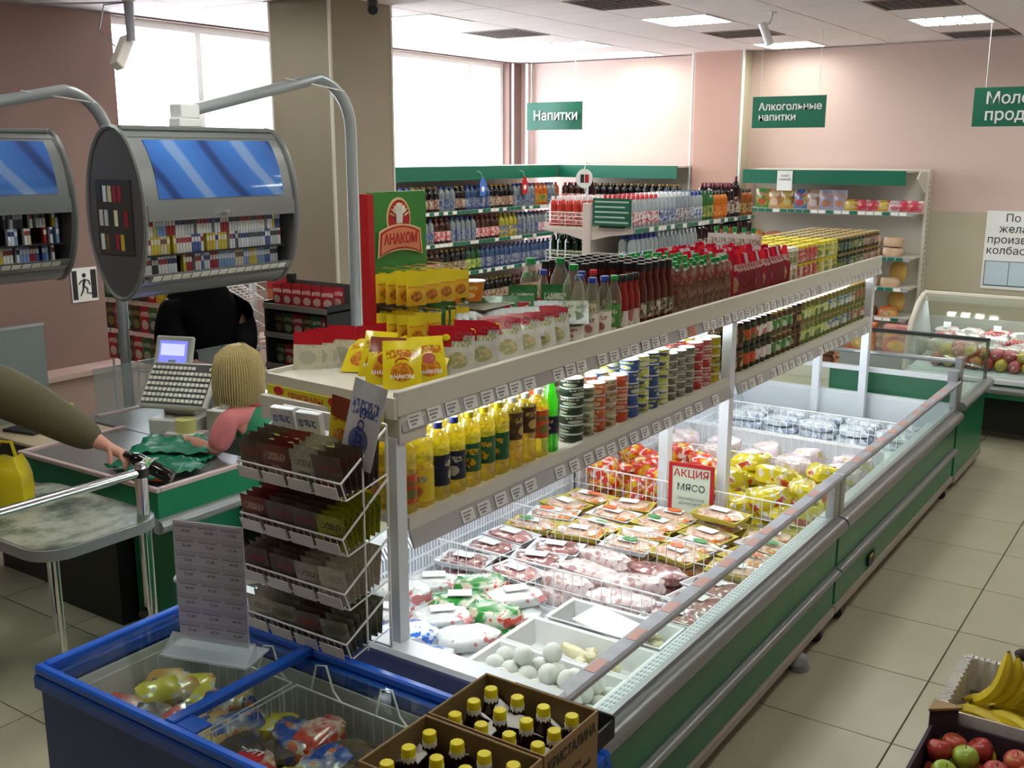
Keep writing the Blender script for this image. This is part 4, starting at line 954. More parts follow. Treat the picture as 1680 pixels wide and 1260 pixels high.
# meat trays
M_foam = mat('foam_white', (226, 228, 232), .5); M_foamy = mat('foam_yellow', (206, 190, 84), .5)
M_meat = printed('meat_pink', [(196, 140, 140), (176, 112, 112), (222, 190, 186), (206, 160, 158)], 24, .2, coat=.8, layout=None); M_meatd = printed('meat_dark', [(140, 84, 84), (170, 120, 116), (206, 186, 184)], 22, .2, coat=.8, layout=None)
M_chick = printed('chicken_pink', [(222, 190, 170), (232, 206, 188), (206, 160, 140), (226, 140, 70)], 18, .2, coat=.8, layout=None); M_wrap = printed('wrap_white', [(226, 214, 212), (216, 196, 194), (190, 150, 150)], 18, .2, coat=.8, layout=None)
def mt(name, foam, meat, seed, w=.25, d=.17, h=.05):
    mb = MB(); a, b = w/2, d/2; vs = []
    for z, e in ((0, .02), (h*.6, 0), (h*.6, .006), (h*.3, .02)): vs += [(-a+e, -b+e, z), (a-e, -b+e, z), (a-e, b-e, z), (-a+e, b-e, z)]
    fs = [(3, 2, 1, 0), (12, 13, 14, 15)]
    for i in range(3):
        for k in range(4): fs.append((i*4+k, i*4+(k+1) % 4, (i+1)*4+(k+1) % 4, (i+1)*4+k))
    mb.add(vs, fs); l = lump_mb(w*.86, d*.86, h*1.1, seed, .3, 14, 9); l.v = [(x, y_, z*.7+h*.25) for x, y_, z in l.v]
    lb = MB().box(-.055, .045, -.03, .03, h*.98, h*.99); lb.v = [(x, y_, z+.002) for x, y_, z in lb.v]
    return Kind(name, 'meat pack', [('foam_tray', mb, foam, False), ('meat', l, meat, True), ('price_label', lb, M_paper, False)])
KM = [mt('meat_pack', M_foam, M_meatd, 81), mt('meat_pack', M_foam, M_meat, 82), mt('meat_pack', M_foam, M_meatd, 83)]
KC = [mt('chicken_pack', M_foamy, M_chick, 91), mt('chicken_pack', M_foamy, M_chick, 92), mt('chicken_pack', M_foam, M_chick, 93)]
KW = lumps('meat_bundle', 'meat pack', M_wrap, [(.28, .13, .09), (.3, .14, .08)], 95)
KWd = lumps('meat_bundle', 'meat pack', M_meatd, [(.28, .15, .06)], 99)
mlab = ['pink meat tray under clear film against the left wall, nearest', 'minced meat tray next to the wire divider', 'dark meat tray behind the minced one', 'long pink ribs pack', 'meat pack with a white label near the freezer middle', 'pale wrapped meat bundle', 'speckled white meat bundle', 'white bundle by the divider',
        'dark frozen meat pack under a white card', 'flat pink meat pack with white label', 'dark red pack close to the glass side', 'yellow-bordered pack beside the glass side']
i = 0
for ry in range(3):
    for cx_ in range(5):
        x = -2.72+.265*cx_; y_ = 3.61+.185*ry
        K = KM[i % 3] if cx_ < 2 else (KW[i % 2] if (cx_ == 2 or (cx_ == 3 and ry < 2)) else KWd[0] if cx_ == 3 else KM[2])
        K.put((x, y_, .4), 'meat pack in the bottom layer of the meat section', 'bottom layer meat packs', rz=r.uniform(-.1, .1))
        K.put((x+r.uniform(-.02, .02), y_+r.uniform(-.02, .02), .455), mlab[i] if i < 12 else 'flat meat pack under film next to the glass side, row %s' % ['one', 'two', 'three'][i-12], 'meat packs in the second section', rz=r.uniform(-.25, .35), parts=True); i += 1
i = 0
for ry in range(4):
    for cx_ in range(5):
        x = -2.72+.265*cx_; y_ = 4.2+.165*ry
        K = KC[i % 3]
        K.put((x, y_, .4), 'chicken tray in the bottom layer of the third section', 'bottom layer chicken trays', rz=r.uniform(-.1, .1))
        o = K.put((x+r.uniform(-.02, .02), y_+r.uniform(-.02, .02), .452+r.uniform(0, .01)), 'chicken pieces tray, row %s from the near divider, %s from the left wall' % (['first', 'second', 'third', 'fourth'][ry], ['first', 'second', 'third', 'fourth', 'fifth'][cx_]), 'chicken trays', rz=r.uniform(-.3, .3), parts=True)
        if i % 3 != 1:
            st = MB(); st.ball((r.uniform(-.05, .05), r.uniform(-.02, .02), .056), .032, 0, 10, 5, (1.3, .8, .12)); st.build('sticker', [mat('sticker_green', (70, 150, 84), .4), mat('sticker_orange', (226, 110, 50), .4)][i % 2], o, True)
        i += 1
o = KC[0].put((-1.93, 4.68, .515), 'yellow foam tray of meat lying on top beside the red-framed sign', 'chicken trays', rz=-.1, parts=True, sc=(1.05, 1, 1.1))
o = thing('price_sign', 'red-framed sign reading АКЦИЯ МЯСО standing in the freezer', 'sign', (-2.13, 4.76, .46), .12)
f = MB(); f.box(-.12, .12, -.006, .006, .27, .29); f.box(-.12, -.1, -.006, .006, 0, .27); f.box(.1, .12, -.006, .006, 0, .27); f.box(-.1, .1, -.006, .006, 0, .012); f.build('frame', M_red, o)
bx('sheet', mat('sheet_pale_green', (206, 222, 206), .5), o, -.1, .1, -.003, .003, .012, .27)
text('lettering', 'АКЦИЯ', .055, M_red, o, (0, -.004, .235), FY, .0006, .01); text('lettering', 'МЯСО', .05, M_ink, o, (0, -.004, .16), FY, .0006, 0)
text('lettering', 'фермерское\nдомашнее', .024, MC['tag_ink'], o, (0, -.004, .09), FY, .0004, 0)
# coloured chicken bags and pale chickens
B_ry = printed('bag_red_yellow', [(206, 50, 34), (220, 190, 30), (226, 206, 200), (214, 96, 40)], 15, .2, coat=.6, layout=None); B_y = printed('bag_yellow', [(214, 196, 30), (222, 206, 40), (226, 220, 210), (196, 70, 40)], 13, .2, coat=.6, layout=None)
B_ch = printed('bag_pale_chicken', [(222, 206, 210), (206, 184, 190), (232, 226, 230), (206, 200, 90)], 14, .2, coat=.7, layout=None); B_cl = printed('bag_clear', [(206, 214, 222), (226, 232, 238), (180, 190, 200), (150, 156, 186)], 16, .2, coat=.7, layout=None)
KR = lumps('chicken_bag', 'bag', B_ry, [(.2, .15, .11), (.22, .16, .12)], 101); KY = lumps('chicken_bag', 'bag', B_y, [(.22, .16, .12), (.24, .17, .11)], 105); KPc = lumps('wrapped_chicken', 'chicken', B_ch, [(.22, .17, .13), (.24, .18, .12)], 109)
KCl = lumps('clear_bag', 'bag', B_cl, [(.26, .18, .07), (.24, .2, .06)], 113)
for lay in range(3):
    for cx_ in range(6):
        for ry in range(4):
            if lay == 2 and (cx_+ry) % 2: continue
            x, y_ = -2.74+.215*cx_, 4.96+.17*ry
            K = KR if cx_ < 3 else KY
            if ry == 0 and min(abs(x+2.33), abs(x+2.0)) < .13 and lay < 3: x += .13 if x > -2.17 else -.1
            K[(cx_+ry+lay) % 2].put((x+r.uniform(-.02, .02), y_+r.uniform(-.02, .02), .4+.075*lay), ('red and yellow striped chicken bag' if cx_ < 3 else 'yellow chicken bag with red lettering')+(', top of the heap' if lay == 2 else ', lower in the heap'),
                  ('red striped' if cx_ < 3 else 'yellow')+' chicken bags %d' % (lay == 2), rot=(r.uniform(-.2, .2), r.uniform(-.2, .2), r.uniform(0, 6)))
for lay in range(2):
    for cx_ in range(5):
        for ry in range(2):
            KPc[(cx_+ry) % 2].put((-2.7+.26*cx_+r.uniform(-.02, .02), 5.74+.2*ry, .4+.09*lay), 'pale pink wrapped chicken '+('on top of the pile' if lay else 'at the bottom of the pile'), 'pale wrapped chickens %d' % lay, rot=(r.uniform(-.15, .15), 0, r.uniform(0, 6)))
for cx_ in range(5):
    for ry in range(2):
        for lay in range(2):
            KCl[(cx_+ry) % 2].put((-2.7+.26*cx_, 6.93+.2*ry, .4+.06*lay), 'clear frozen bag '+('on top' if lay else 'underneath')+' in the far freezer section', 'clear bags in the far section %d' % lay, rot=(0, 0, r.uniform(-.5, .5)))
# ---------------------------------------------------------------- blue chest freezer
M_blue = mat('chest_blue', (20, 78, 176), .3); M_bluetrim = mat('chest_rim_blue', (24, 96, 214), .28); M_navy = mat('chest_side', (14, 48, 122), .4)
M_inner = mat('chest_inner', (206, 208, 204), .4)
cx0, cx1, cy0, cy1, ct = -2.69, -1.1, 1.5, 2.06, .86
o = thing('chest_freezer', 'blue chest freezer with sliding glass lids in front of the freezer island', 'freezer', (-1.81, 1.5, 0)); ox, oy = -1.81, 1.5
def cb(name, m, a, b, c, d, e, f, bev=0): return bx(name, m, o, a-ox, b-ox, c-oy, d-oy, e, f, bev)
w_ = MB()
for a, b, c, d in ((cx0+.015, cx1-.015, cy0+.015, cy0+.05), (cx0+.015, cx1-.015, cy1-.05, cy1-.015), (cx0+.015, cx0+.05, cy0+.05, cy1-.05), (cx1-.05, cx1-.015, cy0+.05, cy1-.05)): w_.box(a-ox, b-ox, c-oy, d-oy, .08, .80)
w_.build('body', M_navy, o); 
n_ = MB()
for a, b, c, d in ((cx0+.05, cx1-.05, cy0+.05, cy0+.055), (cx0+.05, cx1-.05, cy1-.055, cy1-.05), (cx0+.05, cx0+.055, cy0+.055, cy1-.055), (cx1-.055, cx1-.05, cy0+.055, cy1-.055)): n_.box(a-ox, b-ox, c-oy, d-oy, .25, .79)
n_.box(cx0+.05-ox, cx1-.05-ox, cy0+.05-oy, cy1-.05-oy, .22, .25); n_.box(cx0+.05-ox, cx1-.05-ox, cy1-.075-oy, cy1-.055-oy, .25, .6); n_.build('liner', M_inner, o)
def rim(z0, z1, e, wd, m, nm):
    q = MB(); a, b, c, d = cx0-e-ox, cx1+e-ox, cy0-e-oy, cy1+e-oy
    q.box(a, b, c, c+wd, z0, z1, 0, .006); q.box(a, b, d-wd, d, z0, z1, 0, .006); q.box(a, a+wd, c+wd, d-wd, z0, z1, 0, .004); q.box(b-wd, b, c+wd, d-wd, z0, z1, 0, .004); q.build(nm, m, o)
rim(.79, .835, .0, .05, M_blue, 'rim'); rim(.835, .865, -.004, .028, M_bluetrim, 'upper_rim')
for a, b, z in ((cx0+.03, -2.11, .85), (-2.13, -1.13, .84)):
    cb('lid_glass', M_glass, a, b, cy0+.03, cy1-.03, z, z+.004)
cb('lid_bar', M_blue, -2.13, -2.095, cy0+.024, cy1-.024, .845, .87, .004)
cb('lid_handle', M_blue, -2.12, -2.02, cy0+.03, cy0+.09, .852, .862, .003)
for k in range(2):
    h = MB(); h.tube([(-2.5-ox+.03*k, 1.98-oy, .856), (-2.44-ox+.03*k, 1.93-oy, .856)], .002, 4); h.build('lid_mark', M_white, o)
for x in (cx0+.1, cx1-.1):
    for y in (cy0+.1, cy1-.1): MB().lathe([(.03, 0), (.03, .03), (.015, .03), (.015, .09)], 10, at=(x-ox, y-oy, 0)).build('caster', M_dgrey, o)
# wire baskets in the chest
for k, (a, b, lb) in enumerate(((-2.62, -2.13, 'wire basket of snacks in the left half of the blue chest freezer'), (-2.11, -1.66, 'wire basket under the front lid of the blue chest freezer'), (-1.64, -1.2, 'wire basket next to the cardboard boxes inside the blue chest'))):
    q = thing('wire_basket', lb, 'basket', (a, 1.57, .57)); W_, D_, h = b-a, .40, .2
    f = MB(); f.tube([(0, 0, h), (W_, 0, h), (W_, D_, h), (0, D_, h)], .004, 5, closed=True); f.tube([(0, 0, 0), (W_, 0, 0), (W_, D_, 0), (0, D_, 0)], .003, 4, closed=True); f.build('rim_wire', M_wire, q)
    v = MB(); n = 12
    for i in range(n+1):
        x = W_*i/n; v.tube([(x, 0, h), (x, 0, 0), (x, D_, 0), (x, D_, h)], .002, 4)
    for i in range(9):
        y = D_*i/8; v.tube([(0, y, h), (0, y, 0), (W_, y, 0), (W_, y, h)], .002, 4)
    v.build('mesh_wires', M_wire, q)
    g = MB()
    for s in (.1, W_-.1): g.tube([(s-.04, D_, h), (s-.04, D_+.025, h+.07), (s+.0, D_+.025, h+.08), (s+.04, D_+.01, h+.02), (s+.08, D_, h)], .0035, 5)
    g.build('handle', M_wire, q)
B_snk = [printed('snack_red', [(176, 50, 40), (206, 196, 190), (190, 60, 40), (206, 150, 90)], 12, .25, coat=.5, layout=None), printed('snack_gold', [(190, 140, 70), (206, 180, 120), (60, 90, 150), (200, 196, 190)], 12, .25, coat=.5, layout=None),
         printed('snack_dark', [(70, 60, 54), (110, 90, 60), (50, 60, 110), (150, 60, 40)], 12, .25, coat=.5, layout=None), printed('snack_yellow', [(206, 190, 40), (220, 200, 60), (196, 196, 180), (200, 90, 40)], 12, .25, coat=.5, layout=None), printed('snack_blue', [(40, 70, 150), (200, 190, 180), (200, 110, 70)], 12, .25, coat=.5, layout=None)]
KS = [Kind('snack_bag', 'bag', [('bag', lump_mb(.2, .14, .08, 200+i, .3), m, True)]) for i, m in enumerate(B_snk)]
SB = [(-2.5, 1.66, .0, 'red and white ice-cream bag under the left glass lid, nearest the front'), (-2.3, 1.7, 0, 'red bag with white oval emblem beside the lid bar'), (-2.52, 1.84, 1, 'gold and blue bag in the left basket'), (-2.3, 1.88, 4, 'blue and pink bag in the left basket'),
      (-2.2, 1.74, 1, 'orange-brown bag in front of the lid bar'), (-2.0, 1.68, 0, 'red bag with white oval emblem right behind the lid bar'), (-1.98, 1.85, 4, 'blue bag beside the second red bag'), (-1.82, 1.7, 3, 'yellow bag in the basket under the front lid'), (-1.8, 1.86, 2, 'dark brown bag with a red end'),
      (-1.74, 1.76, 2, 'dark bag leaning against the basket wires'), (-1.52, 1.68, 3, 'yellow and orange bag close to the cardboard boxes'), (-1.5, 1.85, 2, 'dark packet at the back of the right basket'), (-1.36, 1.8, 3, 'yellow packet beside the box wall')]
rq = random.Random(31)
for i in range(48):
    KS[rq.randrange(5)].put((-2.56+.057*(i % 24), 1.64+.1*(i % 3)+.04*(i > 23), .60+.03*(i % 2)+.06*(i > 23)), 'frozen snack bag filling the gaps in the chest freezer baskets', 'filler bags in the chest', rot=(rq.uniform(-.3, .3), rq.uniform(-.3, .3), rq.uniform(0, 6)), sc=(.8, .8, .8))
for i, (x, y, k, lb) in enumerate(SB):
    KS[int(k)].put((x, y, .58), 'bag in the bottom layer of the chest freezer basket', 'bottom layer bags in the chest', rz=r.uniform(0, 6))
    o2 = KS[int(k)].put((x, y, .665), lb, 'bags in the chest freezer', rot=(r.uniform(-.2, .2), r.uniform(-.2, .2), r.uniform(-.5, .8)), parts=True)
    if i in (1, 5):
        e = MB(); e.ball((0, 0, .062), .045, 0, 14, 5, (1.2, .8, .2)); e.build('emblem', M_red, o2, True); text('lettering', 'ЧУП', .035, M_white, o2, (0, 0, .0725), (0, 0, .6), .001, .01)
tag(MB().lathe([(.05, 0), (.065, .05), (.07, .1), (.072, .11)], 18).build('tub', mat('tub_clear', (190, 196, 196), .3), None, True, (-1.62, 1.62, .64)), 'round white plastic tub among the frozen bags', 'tub')

# acrylic price-list stand on the chest
o = thing('price_list_stand', 'upright price list sheet in a clear acrylic stand on the blue chest freezer', 'sign', (-2.315, 1.85, .866), 0, rot=(0, 0, .3))
bx('sheet', sheet_mat('list_paper', (226, 216, 228)), o, -.115, .115, -.002, .002, .03, .40)
bx('acrylic_front', M_glass, o, -.12, .12, -.006, -.003, .0, .405); bx('acrylic_base', clear('acrylic', (240, 244, 248), .25), o, -.145, .145, -.07, .06, 0, .006)
MB().prism([(-.06, .006), (-.004, .05), (-.004, .006)], 'x', -.14, .14).build('acrylic_foot', MC['acrylic'], o)
for i in range(3):
    for j in range(8):
        x, z = -.076+.076*i, .373-.044*j
        q = MB(); q.box(x-.036, x+.036, -.0027, -.002, z+.016, z+.0172); q.box(x-.032, x+.03, -.0027, -.002, z+.009, z+.0115); q.box(x-.036, x+.036, -.0027, -.002, z-.021, z-.020); q.build('table_lines', M_tagink, o)
        text('lettering', ['49.90', '56.00', '12.50', '31.40'][(i+j) % 4], .013, M_ink, o, (x+.004, -.0025, z-.003), FY, .0002)

# two cardboard boxes of yellow-capped bottles
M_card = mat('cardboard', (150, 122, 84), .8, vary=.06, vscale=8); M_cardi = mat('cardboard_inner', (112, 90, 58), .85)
M_kvas = clear('brown_liquid', (120, 84, 50), .45, .08, (60, 36, 20))
K_cap = bottle_kind('yellow_cap_bottle', .222, .031, M_kvas, M_cy, printed('kv', [(170, 150, 110), (120, 90, 60), (200, 196, 190)], 50), neck=.015, cap_r=.0155, cap_h=.02, lab=(.2, .55), shoulder=.6)
neck = MB().lathe([(.0165, .19), (.0165, .203)], 10); neckm = neck.mesh('neck_ring', M_cw)
cardm = MB().box(-.022, .022, -.001, .001, -.016, .016).mesh('neck_card', M_paper)
for bi, (ya, yb, lb, nm) in enumerate(((1.62, 1.84, 'cardboard box reading КРИСТАЛИНА full of yellow-capped bottles, nearer the island', 'back'), (1.395, 1.612, 'cardboard box of yellow-capped bottles at the lower frame edge', 'front'))):
    o = thing('cardboard_box', lb, 'box', (-1.175, (ya+yb)/2, ct+.006)); a, b = .152, (yb-ya)/2; h = .235
    bx('bottom', M_card, o, -a, a, -b, b, 0, .004)
    for (x0_, x1_, y0_, y1_) in ((-a, a, -b, -b+.004), (-a, a, b-.004, b), (-a, -a+.004, -b+.004, b-.004), (a-.004, a, -b+.004, b-.004)):
        bx('side_wall', M_card, o, x0_, x1_, y0_, y1_, .004, h)
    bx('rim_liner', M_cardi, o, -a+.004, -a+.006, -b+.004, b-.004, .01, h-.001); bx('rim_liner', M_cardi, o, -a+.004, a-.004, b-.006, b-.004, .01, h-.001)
    text('lettering', 'КРИСТАЛИНА', .036, M_ink, o, (a+.0005, 0, h-.035), FX, .0004, .012, sx=.78); text('lettering', 'напиток\nбезалкогольный', .02, M_ink, o, (a+.0005, 0, h-.095), FX, .0003, 0)
    for i in range(4):
        for j in range(3):
            c = ['first', 'second', 'third', 'fourth'][i]; q = ['front', 'middle', 'back'][j]
            g = K_cap.put((-1.175-.108+.072*i, (ya+yb)/2-.07+.07*j+r.uniform(-.003, .003), ct+.0115), 'yellow-capped brown bottle in the %s box, %s row, %s from the chest side' % ('КРИСТАЛИНА' if bi == 0 else 'lower', q, c), 'yellow-capped bottles in the boxes', rz=r.uniform(0, 6), parts=True)
            link('neck_ring', neckm, g); aa = r.uniform(0, 6); link('neck_card', cardm, g, (.026*math.cos(aa), .026*math.sin(aa), .176), (-.9, 0, aa+PI/2))

# black crate with white bags behind the boxes
o = thing('black_crate', 'shallow black crate holding white bags behind the cardboard boxes', 'crate', (-1.275, 1.98, .867))
bx('bottom', M_black, o, -.15, .15, -.13, .13, 0, .006)
for a, b, c, d in ((-.15, .15, -.13, -.124), (-.15, .15, .124, .13), (-.15, -.144, -.124, .124), (.144, .15, -.124, .124)): bx('side_wall', M_black, o, a, b, c, d, .006, .05 if c < .1 else .06)
KWb = lumps('white_bag', 'bag', mat('white_film', (214, 218, 220), .3, vary=.15, vscale=12), [(.2, .2, .06)], 140)
KWb[0].put((-1.25, 1.975, .874), 'crumpled white bag in the shallow black crate', 'white bags in the black crate')

# ---------------------------------------------------------------- wire rack with packets on the island end
RX0, RX1 = -2.38, -1.96
rk = thing('packet_rack', 'white wire rack with four tiers of spice packets on the island end', 'rack', (RX0, 2.0, .82)); W_ = RX1-RX0
def rp(x, y, z): return (x-RX0, y-2.0, z-.82)
f = MB()
for x in (RX0, RX1):
    f.tube([rp(x, 2.225, .83), rp(x, 2.225, 1.53)], .004, 5); f.tube([rp(x, 2.12, .86), rp(x, 2.12, 1.48)], .0035, 5)
f.tube([rp(RX0, 2.225, 1.53), rp(RX1, 2.225, 1.53)], .004, 5); f.tube([rp(RX0, 2.225, .83), rp(RX1, 2.225, .83)], .004, 5)
f.build('frame', M_wire, rk)
TI = [(1.40, 1.52), (1.235, 1.365), (1.07, 1.185), (.915, 1.01)]
for i, (zf, zb) in enumerate(TI):
    yf = 2.03
    g = MB(); g.tube([rp(RX0, 2.225, zb), rp(RX0, yf, zf), rp(RX1, yf, zf), rp(RX1, 2.225, zb)], .004, 5)
    g.tube([rp(RX0, yf, zf), rp(RX0, yf+.02, zf-.055), rp(RX1, yf+.02, zf-.055), rp(RX1, yf, zf)], .003, 4)
    g.tube([rp(RX0, yf+.02, zf-.055), rp(RX0, 2.225, zf-.02)], .003, 4); g.tube([rp(RX1, yf+.02, zf-.055), rp(RX1, 2.225, zf-.02)], .003, 4)
    for k in range(1, 16):
        x = RX0+W_*k/16; g.tube([rp(x, yf, zf), rp(x, yf+.02, zf-.055), rp(x, 2.2, zf-.03)], .0018, 4)
    g.build('tier', M_wire, rk)
    for k in range(4):
        q = MB().box(-.045, .045, -.001, .001, -.02, .02).mesh('tier_tag', M_tag); link('tier_tag', q, rk, rp(RX0+W_*(k+.5)/4, yf-.006, zf-.03), (.3, 0, 0))
P_dk = [printed('spice_dark', [(84, 72, 62), (104, 88, 72), (140, 50, 44), (150, 146, 100)], 16, .3), printed('spice_brown', [(160, 130, 108), (176, 150, 128), (110, 80, 60)], 14, .35), printed('spice_grey', [(186, 182, 164), (160, 156, 140), (100, 106, 86)], 16, .35),
        printed('spice_red', [(120, 50, 46), (96, 64, 54), (190, 160, 140)], 12, .3), printed('spice_lime', [(160, 170, 40), (120, 130, 40), (50, 50, 36), (60, 60, 40)], 14, .3), printed('spice_olive', [(110, 116, 90), (150, 150, 130), (70, 80, 60)], 14, .35)]
KD = [pk('spice_packet', .1, .14, .012, [m], 150+i, None, 4, 5) for i, m in enumerate(P_dk)]
KDt = pk('spice_packet', .095, .15, .008, [P_back], 160, None, 4, 5)
mix = [[0, 3, 2, 0], [3, 0, 0, 4], [0, 0, 2, 1], [2, 5, 0, 5]]
wn = ['top', 'second', 'third', 'bottom']; cn_ = ['outer left', 'left of centre', 'right of centre', 'aisle-side']
for i, (zf, zb) in enumerate(TI):
    for k in range(4):
        for d in range(7 if k == 3 else 5):
            K = KD[mix[i][k]] if not (i == 2 and k == 3) else KDt
            x = RX0+W_*(k+.5)/4; y = 2.055+.021*d
            K.put((x+r.uniform(-.006, .006), y, zf-.05+.004*d), 'spice packet in the %s tier of the wire rack, %s stack' % (wn[i], cn_[k]), 'rack packets %s %s' % (wn[i], cn_[k]), rot=(.22-.05*d, r.uniform(-.06, .06), .1), sc=(1, 1, .82 if i else .9))
# bags and boxes at the top of the rack
o = ky[0].put((-2.0, 2.13, 1.42), 'tall white and blue packet with blue lettering at the top of the wire rack', 'tall packets on the rack top', rot=(.05, .28, .2), sc=(.9, 1, 1.7), parts=True)
for c in o.children: c.data = c.data.copy(); c.data.materials[0] = printed('bag_blue_white', [(226, 230, 236), (216, 222, 232), (40, 70, 160)], 14, .25); c.data.materials[1] = MC['bag_blue_white']
text('lettering', 'СОДА', .03, mat('ink_blue', (40, 60, 160), .4), o, (0, -.018, .07), (PI/2, PI/2, 0), .0006, .01)
for k, (x, lb, m) in enumerate(((-2.34, 'small pale box with a blue corner standing in the top tier', 'bag_blue_white'), (-2.23, 'second small pale box with a blue corner in the top tier', 'bag_blue_white'))):
    tag(MB().box(-.045, .045, -.012, .012, 0, .12, 0, .002).build('packet', MC[m], None, False, (x, 2.2, 1.42), (.15, 0, .1)), lb, 'packet')
ky[1].put((-2.08, 2.16, 1.43), 'yellow packet beside the tall blue and white one on the rack', 'yellow packets on the rack top', rot=(.1, .2, .2), sc=(.8, 1, 1.2))
KLm = lumps('seasoning_bag', 'bag', printed('bag_lime', [(150, 150, 70), (180, 180, 110), (120, 124, 50), (200, 196, 160)], 24, .25, coat=.5, layout=None), [(.15, .1, .07)], 170)
for k in range(4): KLm[0].put((-2.28+.07*k, 2.12+.02*(k % 2), 1.42), 'crumpled lime bag heaped in the top tier of the wire rack', 'crumpled lime bags', rz=k*1.3)

def fr(x, y, z): return (x*.919, y*.919, .186+z*.919)
for k, (x, y, lb) in enumerate(((-.331, 3.437, 'plain low crate under the banana box'), (-.31, 3.0, 'plain low crate under the apple box'))):
    o = thing('low_crate', lb, 'crate', (x, y, 0))
    for q in range(4): bx('slat', mat('crate_wood', (130, 106, 74), .8), o, -.23, .23, -.19+.1*q, -.11+.1*q, .15, .1855)
    for q in (-.2, .18): bx('runner', MC['crate_wood'], o, q, q+.02, -.19, .19, 0, .15)
# ---------------------------------------------------------------- fruit boxes at lower right
o = thing('banana_box', 'white-lined cardboard box full of bananas', 'box', (-.331, 3.437, .186)); hx, hy = .25, .205
M_liner = mat('liner_white', (196, 190, 186), .6, vary=.2, vscale=14); M_dark = mat('dark_cardboard', (52, 36, 50), .7)
for a, b, c, d in ((-hx, hx, -hy, -hy+.008), (-hx, hx, hy-.008, hy), (-hx, -hx+.008, -hy, hy), (hx-.008, hx, -hy, hy)):
    bx('side_wall', M_liner, o, a, b, c, d, 0, .414)
bx('bottom', M_liner, o, -hx, hx, -hy, hy, 0, .275)
lf = MB()
rr = random.Random(4)
for s in range(26):
    u = -hx+.02+s*(2*hx-.04)/25; lf.prism([(u-.011, hy-.02-.01*(s % 2)), (u+.011, hy-.02-.01*((s+1) % 2)), (u+.011, hy+.0), (u-.011, hy+.0)], 'z', .31, .426)
for s in range(22):
    u = -hy+.02+s*(2*hy-.04)/21; lf.prism([(-hx-.006, u-.011), (-hx+.02+.01*(s % 2), u-.011), (-hx+.02+.01*((s+1) % 2), u+.011), (-hx-.006, u+.011)], 'z', .28, .422)
lf.build('paper_lining', M_liner, o)
M_ban = mat('banana_yellow', (214, 190, 40), .45, vary=.12, vscale=12); M_bant = mat('banana_tip', (100, 96, 36), .5)
def banana(L, rad, bend, seed):
    mb = MB(); pts = []; rs = []; n = 10
    for i in range(n+1):
        u = i/n; a = (u-.5)*bend; R = L/bend
        pts.append((R*math.sin(a), R*(1-math.cos(a)), 0)); rs.append(rad*(.35 if i == 0 else .3 if i >= n-1 and i == n else .72 if i in (1, n-1) else 1))
    mb.tube(pts, rs, 7); st = MB(); p0, p1 = Vector(pts[-1]), Vector(pts[-2]); d = (p0-p1).normalized()
    st.tube([tuple(p0-d*.004), tuple(p0+d*.02)], [.006, .0045], 6); bt = MB(); p0, p1 = Vector(pts[0]), Vector(pts[1]); d = (p0-p1).normalized(); bt.tube([tuple(p0-d*.003), tuple(p0+d*.005)], [.006, .004], 6)
    return Kind('banana', 'banana', [('peel', mb, M_ban, True), ('stalk', st, M_bant, True), ('tip', bt, M_bant, True)])
KBn = [banana(.2, .019, .9, 1), banana(.22, .02, 1.2, 2), banana(.19, .018, 1.5, 3)]
bl = ['banana lying across the box below the others, nearest the floor aisle', 'banana second from the left lining', 'third banana of the lower hand', 'fourth banana of the lower hand', 'banana at the front edge above the apples', 'banana resting against the left lining', 'banana in the hand beside the dark gap', 'long curved banana standing up in the raised hand', 'banana right behind the long upright one',
      'banana at the inner side of the raised hand', 'banana partly cut by the frame edge', 'banana tucked under the raised hand', 'banana at the back lining', 'banana in the back corner']
rb = random.Random(12)
BP = [(-.52, 3.54, .335, -.5), (-.5, 3.6, .35, -.45), (-.49, 3.655, .36, -.4), (-.48, 3.71, .365, -.35), (-.47, 3.77, .36, -.3), (-.4, 3.56, .36, -.55), (-.38, 3.63, .38, -.6), (-.36, 3.7, .39, -.5)]
for i, (x, y, z, a) in enumerate(BP):
    KBn[1+i % 2].put(fr(x, y, z+.03), bl[i], 'bananas', rot=(-2.5+rb.uniform(-.15, .15), rb.uniform(-.08, .08), a+rb.uniform(-.08, .08)), parts=True, sc=(1.05, 1.05, 1.15))
for i in range(4):
    lastb = KBn[1+i % 2].put((-.43+.034*i, 3.36+.012*i, .66), bl[8+i] if i else bl[7], 'bananas', rot=(PI/2+.25, 1.15, PI-.35+.14*i), parts=True, sc=(1.1, 1.1, 1.1))
cr_ = MB().ball((0, 0, 0), .02, 0, 8, 6, (1.3, 1, 1)).build('crown', mat('crown_dark', (52, 40, 34), .7), lastb, True); bpy.context.view_layer.update(); cr_.matrix_parent_inverse = lastb.matrix_world.inverted(); cr_.location = (-.375, 3.40, .765); cr_['label'] = 'dark crown of the raised hand'
for i in range(14): KBn[i % 3].put(fr(-.52+.03*(i % 5)+.05*(i % 3), 3.6+.022*i, .32), 'banana in the hidden bottom layer of the box', 'bottom layer bananas', rz=rb.uniform(-.4, .3))
o = thing('apple_box', 'dark cardboard box of red and green apples with a raised corner', 'box', (-.31, 3.0, .186)); hx, hy = .275, .215
for a, b, c, d in ((-hx, hx, -hy, -hy+.01), (-hx, hx, hy-.01, hy), (-hx, -hx+.01, -hy, hy), (hx-.01, hx, -hy, hy)): bx('side_wall', M_dark, o, a, b, c, d, 0, .386)
bx('bottom', M_dark, o, -hx, hx, -hy, hy, 0, .257)
